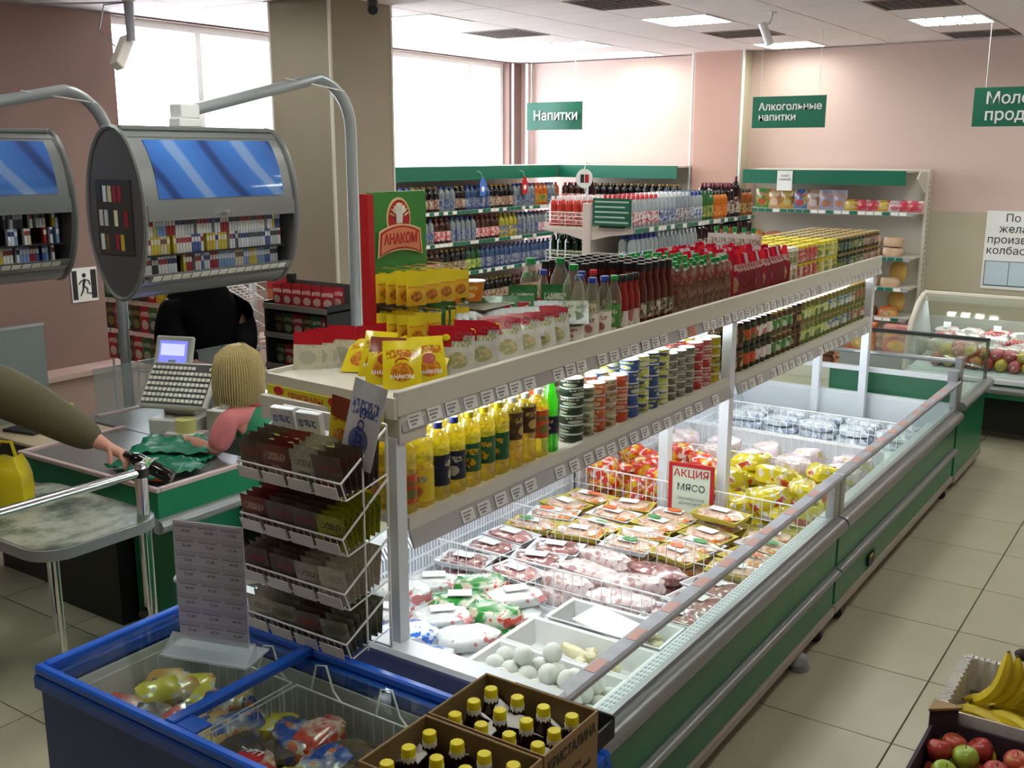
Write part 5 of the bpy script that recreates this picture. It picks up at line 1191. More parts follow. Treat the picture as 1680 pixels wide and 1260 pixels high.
MB().prism([(-hx-.002, hy-.06), (-hx+.07, hy-.006), (-hx+.07, hy+.004), (-hx-.002, hy+.004)], 'z', .2, .437).build('corner_post', M_dark, o); MB().prism([(-hx-.004, hy-.07), (-hx+.08, hy-.004), (-hx+.08, hy+.006), (-hx-.004, hy+.006)], 'z', .437, .444).build('corner_top', M_card, o)
M_ar = mat('apple_red', (170, 60, 52), .3, vary=.3, vscale=14); M_ag = mat('apple_green', (150, 170, 60), .3, vary=.12, vscale=10); M_arg = printed('apple_mixed', [(176, 70, 56), (190, 96, 60), (170, 140, 60)], 12, .3, detail=3, layout=None)
def apple(m):
    p = []
    for k in range(13):
        t = PI*k/12; R = .039*(1+.06*math.cos(t)*-1); rad = R*math.sin(t)**.9 if 0 < k < 12 else 0
        z = -.034*math.cos(t)-(.006*math.exp(-((PI-t)/.35)**2))+(.003*math.exp(-(t/.3)**2)); p.append((max(rad, .002), z+.034))
    st = MB().tube([(0, 0, .058), (.003, 0, .075)], .0015, 5)
    return Kind('apple', 'apple', [('fruit', MB().lathe(p, 14), m, True), ('stem', st, M_bant, True)])
KA = [apple(M_ar), apple(M_ag), apple(M_arg)]
al = {(0, 4): (0, 'reddish apple closest to the raised box corner'), (1, 3): (1, 'bright green apple in the middle of the apples')}
AP = [(-.56, 3.43, 2, 'reddish apple closest to the raised box corner'), (-.50, 3.36, 1, 'bright green apple in the middle of the apples'), (-.455, 3.44, 0, 'dark red apple behind the green one'), (-.36, 3.44, 2, 'green-red apple at the far wall of the box'), (-.41, 3.345, 0, 'red apple beside the bright green one'), (-.58, 3.34, 0, 'small red apple at the outer wall'),
      (-.32, 3.355, 0, 'red apple further toward the frame edge'), (-.25, 3.42, 2, 'mixed apple at the frame edge'), (-.55, 3.26, 1, 'pale green apple cut by the bottom edge'), (-.46, 3.25, 0, 'red apple cut by the bottom edge'), (-.36, 3.25, 2, 'mixed apple in the corner of the picture'), (-.25, 3.3, 0, 'red apple in the picture corner')]
for x, y, k, lb in AP:
    KA[k].put(fr(x, y, .335+rb.uniform(0, .02)), lb, 'apples', rot=(rb.uniform(-.4, .4), rb.uniform(-.4, .4), rb.uniform(0, 6)), parts=True)
for i in range(6):
    for j in range(5): KA[(i+j) % 3].put(fr(-.58+.085*i, 3.09+.082*j, .282), 'apple in the hidden bottom layer of the box', 'bottom layer apples', rz=i+j)
# ---------------------------------------------------------------- checkout counter
M_steel = mat('counter_steel', (120, 118, 118), .3, metal=.5, vary=.06, vscale=4); M_pinkm = mat('counter_edge', (190, 168, 166), .35); M_beige = mat('beige_laminate', (176, 158, 128), .5)
o = thing('checkout_counter', 'green checkout counter with grey bumper and steel top', 'counter', (-4.4, 2.8, 0))
def kb_(name, m, a, b, c, d, e, f, bev=0, par=o, ox=-4.4, oy=2.8): return bx(name, m, par, a-ox, b-ox, c-oy, d-oy, e, f, bev)
kb_('side_band', M_green, -4.95, -3.86, 2.82, 3.42, .66, .8); kb_('top', M_steel, -4.93, -3.89, 2.85, 3.42, .8, .806)
kb_('edge_trim', M_pinkm, -4.96, -3.85, 2.81, 2.835, .8, .822, .004); kb_('edge_trim', M_pinkm, -3.875, -3.85, 2.835, 3.43, .8, .822, .004); kb_('edge_trim', M_pinkm, -4.96, -4.93, 2.835, 3.43, .8, .822, .004)
q = [(-3.86+4.4+.04*math.cos(-PI/2+PI*k/8), .64+.035*math.sin(-PI/2+PI*k/8)) for k in range(9)]
MB().prism(q+[(-3.88+4.4, .675), (-3.88+4.4, .605)], 'y', 0.01, .63).build('bumper', M_bump, o, True)
q = [(.02-.04*math.cos(-PI/2+PI*k/8), .64+.035*math.sin(-PI/2+PI*k/8)) for k in range(9)]
MB().prism(q+[(.04, .675), (.04, .605)], 'x', -.55, .55).build('bumper', M_bump, o, True)
kb_('pedestal', M_green, -4.3, -3.98, 2.98, 3.4, 0, .6, .01); kb_('under_panel', M_black, -4.86, -4.32, 2.9, 3.4, .0, .6); kb_('register_top', M_steel, -5.35, -4.33, 3.43, 4.7, .78, .806); kb_('register_body', mat('counter_dark', (44, 48, 48), .5), -5.3, -4.4, 3.5, 4.65, 0, .78)
kb_('side_shelf', M_beige, -5.6, -4.97, 2.95, 3.42, .78, .8, .004); kb_('side_shelf_body', mat('shelf_dark', (60, 58, 56), .6), -5.55, -5.0, 3.0, 3.4, .0, .78)
o = thing('acrylic_screen', 'low clear plastic screen on the checkout behind the register', 'screen', (-5.3, 3.6, .806)); bx('sheet', clear('acrylic2', (226, 232, 230), .16), o, 0, .005, -.1, .9, 0, .28); bx('foot', M_pinkm, o, -.01, .02, -.1, .9, 0, .01)
tag(MB().prism([(0, 0), (.22, 0), (.22, .34), (0, .34)], 'z', 0, .014).build('dark_folder', M_black, None, False, (-5.45, 3.02, .801), (0, 0, .2)), 'black folder lying on the beige side shelf', 'folder')
o = thing('yellow_cup', 'yellow cup on the side shelf behind the checkout', 'cup', (-5.38, 3.36, .801)); MB().lathe([(.03, 0), (.045, .09), (.047, .095)], 16).build('cup', mat('cup_yellow', (190, 180, 60), .4), o, True)
# green bags on the counter
g = MB(); n = 12; rr = random.Random(8)
for i in range(n+1):
    for j in range(n+1):
        u, v = i/n-.5, j/n-.5; g.v.append((u*.5, v*.4, .012+.03*noise.noise(Vector((u*6, v*6, 2)))+.02*noise.noise(Vector((u*14, v*14, 5)))+.012))
for i in range(n):
    for j in range(n): a = i*(n+1)+j; g.f.append((a, a+n+1, a+n+2, a+1)); g.m.append(0)
gm = g.mesh('green_bag', mat('green_film', (16, 110, 80), .3), True)
for k, (x, y, a) in enumerate(((-4.2, 3.12, .3), (-4.12, 3.02, -.1), (-4.3, 3.28, .6))):
    b = link('green_bag', gm, None, (x, y, .806+.012*k), (0, 0, a)); b.scale = (.8, .8, 1); md = b.modifiers.new('thick', 'SOLIDIFY'); md.thickness = .003
    tag(b, ['green plastic bag spread on the counter near the cashier', 'green plastic bag on top at the counter edge', 'green plastic bag folded toward the register'][k], 'bag')
# bottle in the customer's hand, small carton
Kkb = bottle_kind('dark_bottle', .24, .033, mat('dark_glass', (20, 14, 16), .08), M_ck, printed('wlab', [(200, 210, 200), (60, 160, 80), (150, 50, 40)], 30), lab=(.45, .62))
_d = Vector((-.18, -.10, .11)).normalized().to_track_quat('Z', 'Y').to_euler()
Kkb.put((-3.80, 2.86, .87), 'dark bottle with pale label held over the counter corner', 'bottles on the checkout', rot=tuple(_d), parts=True)
tag(MB().box(-.05, .05, -.02, .02, 0, .02, 0, .003).build('chocolate_bar', mat('orange_wrap', (220, 80, 30), .3), None, False, (-3.95, 2.9, .822), (0, 0, .4)), 'small orange and white pack under the dark bottle', 'pack')

# cash register
M_reg = mat('register_grey', (186, 188, 180), .45); M_key = mat('key_white', (216, 216, 206), .5)
o = thing('cash_register', 'pale grey cash register with tilted keyboard and lit blue screen', 'cash register', (-4.62, 3.58, .806), 0, rot=(0, 0, .35))
bx('base', M_reg, o, -.13, .13, -.14, .14, 0, .1, .01); bx('neck', M_reg, o, -.1, .1, -.04, .1, .1, .2, .01)
kbm = Matrix.Translation((0, -.03, .27)) @ Matrix.Rotation(.85, 4, 'X')
q = MB(); q.M = kbm; q.box(-.2, .2, -.14, .14, -.04, 0, 0, .01); q.build('keyboard_case', M_reg, o); q = MB(); q.M = kbm; q.box(-.185, .185, -.125, .125, 0, .003); q.build('key_bed', M_dgrey, o)
km = MB().box(-.0105, .0105, -.0105, .0105, 0, .008, 0, .002).mesh('key', M_key)
for i in range(14):
    for j in range(7):
        if j == 6 and 9 < i < 13: continue
        kk = link('key', km, o); kk.matrix_local = kbm @ Matrix.Translation((-.172+.0265*i, -.105+.0335*j, .003))
scm = Matrix.Translation((-.1, .1, .42)) @ Matrix.Rotation(1.25, 4, 'X')
q = MB(); q.M = scm; q.box(-.115, .115, -.09, .09, -.03, 0, 0, .008); q.build('screen_case', M_reg, o); q = MB(); q.M = scm; q.box(-.085, .085, -.062, .062, 0, .001); q.build('screen', emit('screen_glow', (110, 116, 220), .9), o)
q = MB(); q.M = scm; q.box(-.075, .07, -.02, .045, .001, .0016); q.build('screen_window', emit('screen_white', (176, 180, 240), .9), o); q = MB(); q.tube([(-.1, .1, .3), (-.1, .1, .38)], .03, 8); q.build('screen_post', M_reg, o)
o = thing('receipt_printer', 'white boxy receipt printer beside the cash register', 'printer', (-4.42, 3.72, .806), .35)
MB().prism([(-.09, 0), (.09, 0), (.09, .07), (.02, .13), (-.09, .13)], 'x', -.08, .08).build('case', mat('printer_white', (200, 202, 194), .4), o); bx('paper_slot', M_dgrey, o, -.05, .05, -.03, -.02, .13, .132); bx('paper', M_paper, o, -.03, .03, -.03, -.025, .132, .15)
o = thing('label_roll', 'yellowish tape roll standing on a printed carton', 'roll', (-4.5, 3.5, .84)); MB().lathe([(.02, 0), (.055, 0), (.055, .07), (.025, .075), (.02, .07), (.02, .001)], 18).build('tape', mat('roll_yellow', (206, 204, 130), .5), o, True)
o = thing('printed_carton', 'flat white carton with red print under the tape roll', 'carton', (-4.5, 3.5, .806), .35); bx('carton', printed('carton_print', [(210, 206, 200), (200, 196, 190), (150, 60, 60)], 40), o, -.1, .1, -.06, .06, 0, .033, .002)
o = thing('card_terminal', 'black terminal with a small green light beside the printer', 'terminal', (-4.62, 3.95, .806), .3); bx('base', M_black, o, -.1, .1, -.14, .14, 0, .06, .01); MB().tube([(.08, 0, .06), (.08, 0, .2)], .02, 8).build('post', M_black, o, True); MB().ball((.08, 0, .205), .008).build('indicator_light', emit('led_green', (60, 255, 80), 4), o)

# ---------------------------------------------------------------- hanging cigarette cabinets
M_cab = mat('cabinet_grey', (128, 130, 130), .35, metal=.3); M_cabe = mat('cabinet_end', (84, 82, 84), .4); M_cabd = mat('cabinet_inside', (26, 26, 30), .6)
def poster_mat():
    m = bpy.data.materials.new('blue_poster'); m.use_nodes = True; nt = m.node_tree; p = nt.nodes['Principled BSDF']; p.inputs['Roughness'].default_value = .08; p.inputs['Coat Weight'].default_value = .6
    tc = nt.nodes.new('ShaderNodeTexCoord'); wv = nt.nodes.new('ShaderNodeTexWave'); wv.inputs['Scale'].default_value = 1.3; wv.inputs['Distortion'].default_value = 1.5; wv.bands_direction = 'DIAGONAL'
    cr = nt.nodes.new('ShaderNodeValToRGB'); e = cr.color_ramp.elements; e[0].position = .0; e[0].color = lin((34, 62, 120)); e[1].position = .1; e[1].color = lin((54, 104, 184)); x = e.new(.9); x.color = lin((60, 116, 196)); x = e.new(.97); x.color = lin((120, 150, 200))
    nt.links.new(tc.outputs['Object'], wv.inputs['Vector']); nt.links.new(wv.outputs['Fac'], cr.inputs[0]); nt.links.new(cr.outputs[0], p.inputs['Base Color']); return m
M_bp = poster_mat()
PKC = [[(206, 210, 220), (40, 50, 110)], [(214, 214, 210), (150, 40, 50)], [(190, 194, 200), (60, 66, 76)], [(70, 90, 150), (220, 224, 230)], [(150, 40, 50), (216, 210, 206)], [(60, 62, 68), (180, 184, 190)], [(196, 176, 60), (220, 216, 190)], [(206, 196, 170), (110, 80, 50)], [(120, 150, 190), (214, 220, 228)]]
pkm = []
for i, (a, b) in enumerate(PKC):
    q = MB(); q.box(-.012, .012, -.028, .028, 0, .088, 0); q.box(.0121, .0125, -.027, .027, .05, .075, 1) ; pkm.append(q.mesh('cigarette_pack', [mat('pack_a%d' % i, a, .3), mat('pack_b%d' % i, b, .35)]))
def cabinet(cx, y0, L, zc, label, npk, first):
    a, b = .23, .43
    o = thing('cigarette_cabinet', label, 'cabinet', (cx, y0, zc)); N = 20
    def E_(t, s=1.0): return (a*s*math.cos(t), b*s*math.sin(t))
    full = [E_(2*PI*k/28) for k in range(28)]
    for yy in (0, L-.03):
        c = MB()
        if yy == 0:
            c.prism(full, 'y', 0, .012)
        else: c.prism(full, 'y', yy, yy+.03)
        c.build('end_panel', M_cabe, o, True)
    e = MB(); e.tube([(p[0], .0, p[1]) for p in full], .012, 6, closed=True); e.build('end_rim', M_cab, o, True); e = MB(); e.tube([(p[0], L, p[1]) for p in full], .012, 6, closed=True); e.build('end_rim', M_cab, o, True)
    def shell(nm, m, t0, t1, s0, s1, ya=.012, yb=L-.03, k=10):
        out = [E_(t0+(t1-t0)*i/k, s0) for i in range(k+1)]; inn = [E_(t0+(t1-t0)*i/k, s1) for i in range(k, -1, -1)]
        MB().prism(out+inn, 'y', ya, yb).build(nm, m, o, True)
    R_ = math.radians
    shell('back_shell', M_cab, R_(100), R_(270), 1, .96); shell('top_shell', M_cab, R_(62), R_(100), 1, .95); shell('front_frame', M_cab, R_(6), R_(62), .985, .95)
    shell('blue_panel', M_bp, R_(10), R_(58), 1.0, .987, .09, L-.1); shell('door_rail', M_cab, R_(-4), R_(6), 1.03, .93)
    shell('bottom_shell', M_cab, R_(-90), R_(-58), 1, .95)
    MB().prism([(.06, -.40), (.16, -.335), (.165, -.3), (.15, -.3), (.0, -.36)], 'y', .012, L-.03).build('bottom_tray', M_cab, o)
    bx('inner_back', M_cabd, o, -.02, .0, .012, L-.03, -.36, .36); 
    for z in (-.31, -.205): bx('inner_shelf', M_cabd, o, .0, .17, .02, L-.04, z-.008, z)
    st = MB().prism([(.185, -.335), (.215, -.30), (.21, -.298), (.18, -.333)], 'y', .02, L-.05); st.build('label_strip', M_cab, o)
    for k in range(int(L/.06)-2):
        q = MB().box(-.001, .001, -.026, .026, -.016, .016).mesh('price_label', M_tag); link('price_label', q, o, (.205, .06+.06*k, -.318), (0, .7, 0))
    rr = random.Random(first)
    for row, (z, cxo) in enumerate(((-.31, 0), (-.205, .03), (-.113, .03))):
        y = .05; run = 0; cur = 0
        while y < L-.07:
            if run <= 0: cur = rr.choice([0, 0, 1, 1, 2, 3, 4, 5, 6, 7, 8, 8, 0, 1]); run = rr.randint(1, 3); 
            if rr.random() > (.06 if npk is None else npk):
                p = link('cigarette_pack', pkm[cur], None, (cx+.105+cxo, y0+y, zc+z)); p.scale = (1, .31, 1.03)
                tag(p, ['cigarette pack on the bottom shelf', 'cigarette pack in the middle row', 'cigarette pack in the upper row'][row]+(' of the large hanging cabinet' if npk is None else ' of the far hanging cabinet'), 'cigarette pack', 'cigarette packs %d%d' % (first, row))
            y += .0195; run -= 1
    # window in the near end with packs behind
    if npk is None:
        w = thing('side_window', '', 'x'); 
        for kx in ('label', 'category'): del w[kx]
        w.parent = o; w.location = (0, -.004, 0)
        bx('side_pane', mat('smoked_plastic', (66, 62, 62), .15), w, -.15, .13, -.003, .003, -.2, .17)
        for row in range(3):
            for k in range(6):
                if rr.random() < .25: continue
                c = rr.randrange(len(PKC)); q = MB().box(-.014, .014, -.005, -.0032, 0, .08).mesh('pack_front', MC['pack_%s%d' % ('ab'[k % 2], c)]); link('pack_front', q, w, (-.115+.04*k, 0, -.18+.12*row))
    lk = MB(); lk.tube([(.24, L*.47, -.0), (.27, L*.47, 0)], .012, 8); lk.tube([(.27, L*.47, 0), (.272, L*.52, -.01)], .004, 5); lk.build('lock', M_chrome, o)
    bx('hanger_plate', M_cab, o, -.08, .08, .0, L-.03, b-.02, b+.004, .005); bx('hanger_block', M_white, o, -.05, .05, L*.38, L*.52, b+.0, b+.05, .008)
    return o
cabinet(-4.62, 3.26, 1.02, 2.0, 'large grey barrel-shaped cigarette cabinet with blue poster lid hanging over the checkout', None, 1)
cabinet(-5.72, 2.45, 1.16, 2.0, 'second grey cigarette cabinet with blue lid cut by the frame at the far checkout', .45, 2)
def pole(x, y, yc, ztop, z0, label):
    o = thing('cabinet_pole', label, 'pole', (x, y, 0)); R_ = .3; pts = [(0, 0, z0), (0, 0, 1.2), (0, 0, ztop-R_)]
    for k in range(1, 8): a = PI/2*k/7*.92; pts.append((0, -R_+R_*math.cos(a), ztop-R_+R_*math.sin(a)))
    e = pts[-1]; pts.append((.0, yc-y, 2.51)); MB().tube(pts, .033, 12).build('tube', mat('pole_grey', (158, 164, 168), .35, metal=.25), o, True)
    MB().lathe([(.09, z0), (.09, z0+.012)], 16).build('foot_plate', M_cab, o)
    MB().tube([(p[0]+.03, p[1]+.02, p[2]+.01) for p in pts[1:7]]+[(.02, -.55, ztop-.02)], .004, 5).build('cable', M_white, o)
    bx('end_clamp', M_white, o, -.05, .05, yc-y-.06, yc-y+.06, 2.475, 2.55, .006)
pole(-4.62, 4.98, 3.72, 2.74, .0, 'grey bent pole carrying the large cigarette cabinet, in front of the column')
pole(-5.72, 4.02, 3.0, 2.66, .0, 'grey bent pole carrying the far cigarette cabinet, behind the end of the large one')

# ---------------------------------------------------------------- barrier, worktable, partition
o = thing('chrome_barrier', 'polished chrome barrier with a top rail beside the packing table', 'barrier', (-3.8, 2.7, 0))
MB().lathe([(.028, 0), (.028, .96), (.02, .98), (.008, .985)], 14).build('post', M_chrome, o, True); MB().lathe([(.06, 0), (.055, .012), (.03, .016)], 16).build('foot', M_chrome, o, True)
MB().tube([(0, -.02, .94), (.01, -1.9, .94)], .021, 10).build('top_rail', M_chrome, o, True); MB().lathe([(.033, .92), (.033, .96)], 14).build('joint', M_black, o, True)
MB().lathe([(.026, 0), (.026, .93)], 14, at=(.01, -1.9, 0)).build('post', M_chrome, o, True); MB().tube([(.0, -.03, .3), (.02, -.06, .3)], .02, 8).build('knob', M_black, o)
def table_mat():
    m = bpy.data.materials.new('speckled_top'); m.use_nodes = True; nt = m.node_tree; p = nt.nodes['Principled BSDF']; p.inputs['Roughness'].default_value = .35
    tc = nt.nodes.new('ShaderNodeTexCoord'); n1 = nt.nodes.new('ShaderNodeTexNoise'); n1.inputs['Scale'].default_value = 3.2; n1.inputs['Detail'].default_value = 10; n1.inputs['Roughness'].default_value = .75
    cr = nt.nodes.new('ShaderNodeValToRGB'); e = cr.color_ramp.elements; e[0].position = .42; e[0].color = lin((60, 80, 64)); e[1].position = .56; e[1].color = lin((160, 162, 148))
    nt.links.new(tc.outputs['Object'], n1.inputs['Vector']); nt.links.new(n1.outputs['Fac'], cr.inputs[0]); nt.links.new(cr.outputs[0], p.inputs['Base Color']); return m
o = thing('packing_table', 'speckled green-grey packing table with rounded metal edge and thin legs', 'table', (-4.15, 2.45, 0)); pts = []
def rrect(hx, hy, R_, n=6):
    P_ = []
    for cx, cy, a0 in ((hx-R_, hy-R_, 0), (-hx+R_, hy-R_, 90), (-hx+R_, -hy+R_, 180), (hx-R_, -hy+R_, 270)):
        for k in range(n+1): a = math.radians(a0+90*k/n); P_.append((cx+R_*math.cos(a), cy+R_*math.sin(a)))
    return P_
MB().prism(rrect(.44, .28, .13), 'z', .735, .752).build('top', table_mat(), o); MB().prism(rrect(.455, .295, .14), 'z', .705, .75).build('metal_edge', M_bump, o, True)
for x, y in ((.38, -.2), (-.38, -.2), (.38, .22), (-.38, .22)): MB().lathe([(.013, 0), (.013, .705)], 10, at=(x, y, 0)).build('leg', M_chrome, o, True)
o = thing('bagging_base', 'dark grey panel with a beige edge standing under the packing table', 'panel', (-4.6, 2.95, 0)); bx('panel', mat('slate', (56, 62, 64), .5), o, -.36, .16, -.02, .0, .03, .69); bx('edge', M_beige, o, .16, .2, -.03, .0, .03, .69)
o = thing('partition_board', 'pale grey-green partition board standing left of the counter', 'partition', (-5.62, 2.5, 0)); bx('board', mat('board_pale', (138, 150, 146), .4), o, 0, .03, -.6, .9, .1, 1.33); bx('top_edge', M_alu, o, -.004, .034, -.6, .905, 1.33, 1.345); bx('foot', M_dgrey, o, -.05, .08, -.5, -.4, 0, .1); bx('foot', M_dgrey, o, -.05, .08, .7, .8, 0, .1)
o = thing('yellow_bag', 'bright yellow bag on the packing table at the frame edge', 'bag', (-4.36, 2.42, .753), .4); lump = lump_mb(.22, .16, .3, 221, .2); lump.build('sack', mat('bag_yellow_plain', (206, 186, 20), .35), o, True); MB().tube([(-.05, 0, .22), (-.03, 0, .3), (.03, 0, .3), (.05, 0, .22)], .008, 6).build('handle', MC['bag_yellow_plain'], o)
o = thing('stool_foot', 'black round disc base on the floor by the packing table', 'stool', (-3.95, 1.9, 0))
MB().lathe([(.16, .4), (.17, .42), (.165, .45), (.02, .455)], 20).build('seat', M_black, o, True); MB().lathe([(.025, .02), (.025, .4)], 10).build('post', M_chrome, o, True); MB().lathe([(.16, 0), (.15, .015), (.03, .03)], 20).build('base', M_chrome, o, True)
o.location = (-4.42, 2.05, 0)

# ---------------------------------------------------------------- racks behind the checkout
o = thing('gum_rack', 'white wire gum rack with tilted baskets behind the checkout', 'rack', (-5.85, 5.2, 0))
bx('pole', M_white, o, -.02, .02, 0, .04, 0, 1.42)
for k in range(4):
    q = MB(); z = .72+.2*k
    q.M = Matrix.Translation((0, 0, z)) @ Matrix.Rotation(.35 if k > 1 else .05, 4, 'Y')
    for zz in (0, .07): q.tube([(-.14, -.16, zz), (.14, -.16, zz), (.14, 0, zz), (-.14, 0, zz)], .005, 4, closed=True)
    for i in range(8): q.tube([(-.14+.04*i, -.16, .07), (-.14+.04*i, -.16, 0), (-.14+.04*i, 0, 0)], .0035, 4)
    q.tube([(-.14, -.16, .035), (.14, -.16, .035)], .0035, 4); q.build('basket', M_wire, o)
o = thing('fruit_poster_stand', 'tall stand with red, orange and blue printed panel behind the checkout', 'stand', (-5.66, 5.28, 0)); bx('printed_panel', printed('panel_print', [(170, 90, 60), (190, 110, 50), (60, 80, 130), (150, 130, 150)], 3, .4), o, -.1, .12, 0, .01, .3, 1.46); bx('black_frame', M_black, o, .12, .17, -.02, .03, 0, 1.46); bx('red_header', M_red, o, -.1, .12, -.003, 0, 1.34, 1.44); bx('foot', M_black, o, -.1, .17, -.05, .1, 0, .03)
MS = [printed('sweets_red', [(170, 30, 36), (120, 20, 30), (200, 180, 170)], 14, .3), printed('sweets_dark', [(50, 40, 40), (90, 50, 40), (130, 120, 60)], 14, .3), printed('sweets_green', [(30, 70, 40), (60, 100, 50), (160, 160, 140)], 14, .3), printed('sweets_yellow', [(200, 160, 30), (120, 60, 30), (210, 190, 60)], 10, .3)]
KSw = [pk('snack_packet', .1, .15, .03, [m], 230+i, None, 4, 5) for i, m in enumerate(MS)]
o = thing('snack_rack', 'dark snack rack with red packets beside the column', 'rack', (-5.2, 5.0, 0))
bx('back_panel', M_dgrey, o, -.3, .3, .28, .3, 0, 1.42)
for x in (-.3, .28): bx('post', M_black, o, x, x+.02, .0, .28, 0, 1.3)
for k, z in enumerate((.62, .84, 1.06, 1.26)):
    bx('shelf', mat('rack_shelf', (110, 106, 100), .5), o, -.3, .3, .0, .28, z-.012, z); bx('shelf_lip', MC['rack_shelf'], o, -.3, .3, -.01, .0, z-.012, z+.025)
    for i in range(6):
        for j in range(2): KSw[(i+k*2+j) % 3 if k < 3 else 0].put((-5.44+.095*i, 5.08+.09*j, z+.001), ['small dark packet on the lowest shelf of the snack rack', 'packet on the second shelf of the snack rack', 'packet on the third shelf of the snack rack', 'bright red packet on the top shelf of the snack rack'][k], 'snack rack packets %d' % k, rz=.1*i)
o = thing('chips_rack', 'wire rack of hanging snack bags behind the register near the wall', 'rack', (-6.9, 4.95, 0))
q = MB()
for x in (-.3, .5): q.tube([(x, 0, 0), (x, 0, 1.45)], .01, 6)
for z in (.3, .65, 1.0, 1.4): q.tube([(-.3, 0, z), (.5, 0, z)], .006, 5)
for k in range(9): q.tube([(-.3+.1*k, 0, .3), (-.3+.1*k, 0, 1.4)], .003, 4)
q.tube([(-.3, -.15, .01), (-.3, .15, .01)], .012, 5); q.tube([(.5, -.15, .01), (.5, .15, .01)], .012, 5); q.build('wire_frame', M_grey, o)
for i in range(8):
    for k in range(3): KSw[(i*2+k) % 3 if i < 6 else 3].put((-7.15+.105*i, 4.93, .72+.24*k), 'snack bag hanging on the wire rack behind the register'+(', yellow one near the customer' if i >= 6 else ''), 'hanging snack bags %d' % (i >= 6), rot=(0, 0, .2), sc=(1.05, 1, 1.35))

# ---------------------------------------------------------------- people
M_skin = mat('skin', (196, 140, 120), .5); M_skind = mat('skin_darker', (150, 104, 90), .5); M_hair = mat('blonde_hair', (176, 156, 104), .5, bump=.6, bscale=60); M_apron = mat('apron_green', (24, 124, 84), .6); M_pink = mat('pink_shirt', (204, 116, 116), .7)  # second skin material is a darker tone
M_trim = mat('apron_trim', (170, 30, 40), .6); M_jacket = mat('black_jacket', (9, 9, 11), .85, spec=.08, bump=.2, bscale=20); M_olive = mat('olive_jacket', (84, 76, 50), .8, bump=.4, bscale=14); M_jean = mat('dark_trousers', (26, 30, 44), .8)
def V(*a): return Vector(a)
def hand(pos, fdir, pdir, name, m, parent, side=1, curl=.5, s=1.0, grip=None):
    """palm and five fingers as one skinned surface; fdir: along fingers, pdir: palm normal (towards what is held)"""
    f = Vector(fdir).normalized(); p = Vector(pdir); p = (p-f*p.dot(f)).normalized(); sd = f.cross(p)*side; w = Vector(pos)
    pts = [tuple(w)+(.026*s,), tuple(w+f*.04*s)+(.03*s,), tuple(w+f*.075*s)+(.03*s,)]; ed = [(0, 1), (1, 2)]
    for k, (off, L, rad) in enumerate(((-.031, .062, .0088), (-.0105, .074, .0095), (.0105, .07, .0092), (.03, .056, .008))):
        b = w+f*.07*s+sd*off*s; n0 = len(pts); d = f.copy(); q = b
        pts.append(tuple(q+f*.012*s)+(rad*1.15*s,)); ed.append((2, n0)); q = q+f*.012*s
        for j in range(3):
            ang = curl*(j*.8+.5); dd = f*math.cos(ang)+p*math.sin(ang); q = q+dd*(L*[.45, .32, .23][j])*s; pts.append(tuple(q)+(rad*[1, .92, .8][j]*s,)); ed.append((n0+j, n0+j+1))
    n0 = len(pts); q = w+f*.025*s-sd*.03*s; pts.append(tuple(q)+(.013*s,)); ed.append((1, n0))
    for j in range(2): q = q+(f*.6-sd*.45+p*(.5+.3*j)).normalized()*.032*s; pts.append(tuple(q)+((.0115-.0015*j)*s,)); ed.append((n0+j, n0+j+1))
    return pts, ed
def body(name, J, E_, m, parent, hands=(), sub=1):
    pts = list(J); ed = list(E_)
    for wrist_i, (hp, he) in hands:
        b = len(pts); pts += hp; ed += [(i+b, j+b) for i, j in he]; ed.append((wrist_i, b))
    return skin(name, pts, ed, m, parent, sub)
def head_mesh(m, parent, c, rz, s=1.0, pitch=0):
    """separate detailed face shell placed over the skinned head"""
    h = MB(); h.ball((0, 0, 0), .1*s, 0, 24, 18, (.78, .96, 1.18)); out = []
    for x, y, z in h.v:
        q = Vector((x, y, z))/s
        if q.y < 0:
            q.y *= .93; 
            if abs(q.x) < .02 and -.035 < q.z < .015: q.y -= .022*(1-abs(q.x)/.02)*(1-(q.z+.035)/.06)
            for ex in (-.032, .032):
                dd = math.hypot(q.x-ex, (q.z-.012)*1.2)
                if dd < .02: q.y += .008*(1-dd/.02)
            if abs(q.x) < .03 and abs(q.z+.058) < .01: q.y -= .004
        if q.z < -.04: q.x *= 1-(-.04-q.z)*2.4
        out.append(tuple(q*s))
    h.v = out
    for sx in (-1, 1): h.ball((sx*.079*s, .01*s, -.005*s), .03*s, 0, 10, 6, (.3, .6, 1))
    o = h.build('head', m, parent, True, c, (pitch, 0, rz))
    e = MB()
    for sx in (-1, 1): e.ball((sx*.032*s, -.084*s, .012*s), .011*s, 0, 10, 6)
    e.build('eyes', M_white, o, True); e = MB()
    for sx in (-1, 1): e.ball((sx*.032*s, -.0945*s, .012*s), .005*s, 0, 8, 5); e.tube([(sx*.018*s, -.096*s, .033*s), (sx*.045*s, -.09*s, .035*s)], .003*s, 4)
    e.build('pupils', M_ink, o, True); MB().tube([(-.024*s, -.092*s, -.056*s), (0, -.1*s, -.054*s), (.024*s, -.092*s, -.056*s)], .0045*s, 5).build('lips', mat('lips', (170, 80, 80), .4), o)
    return o
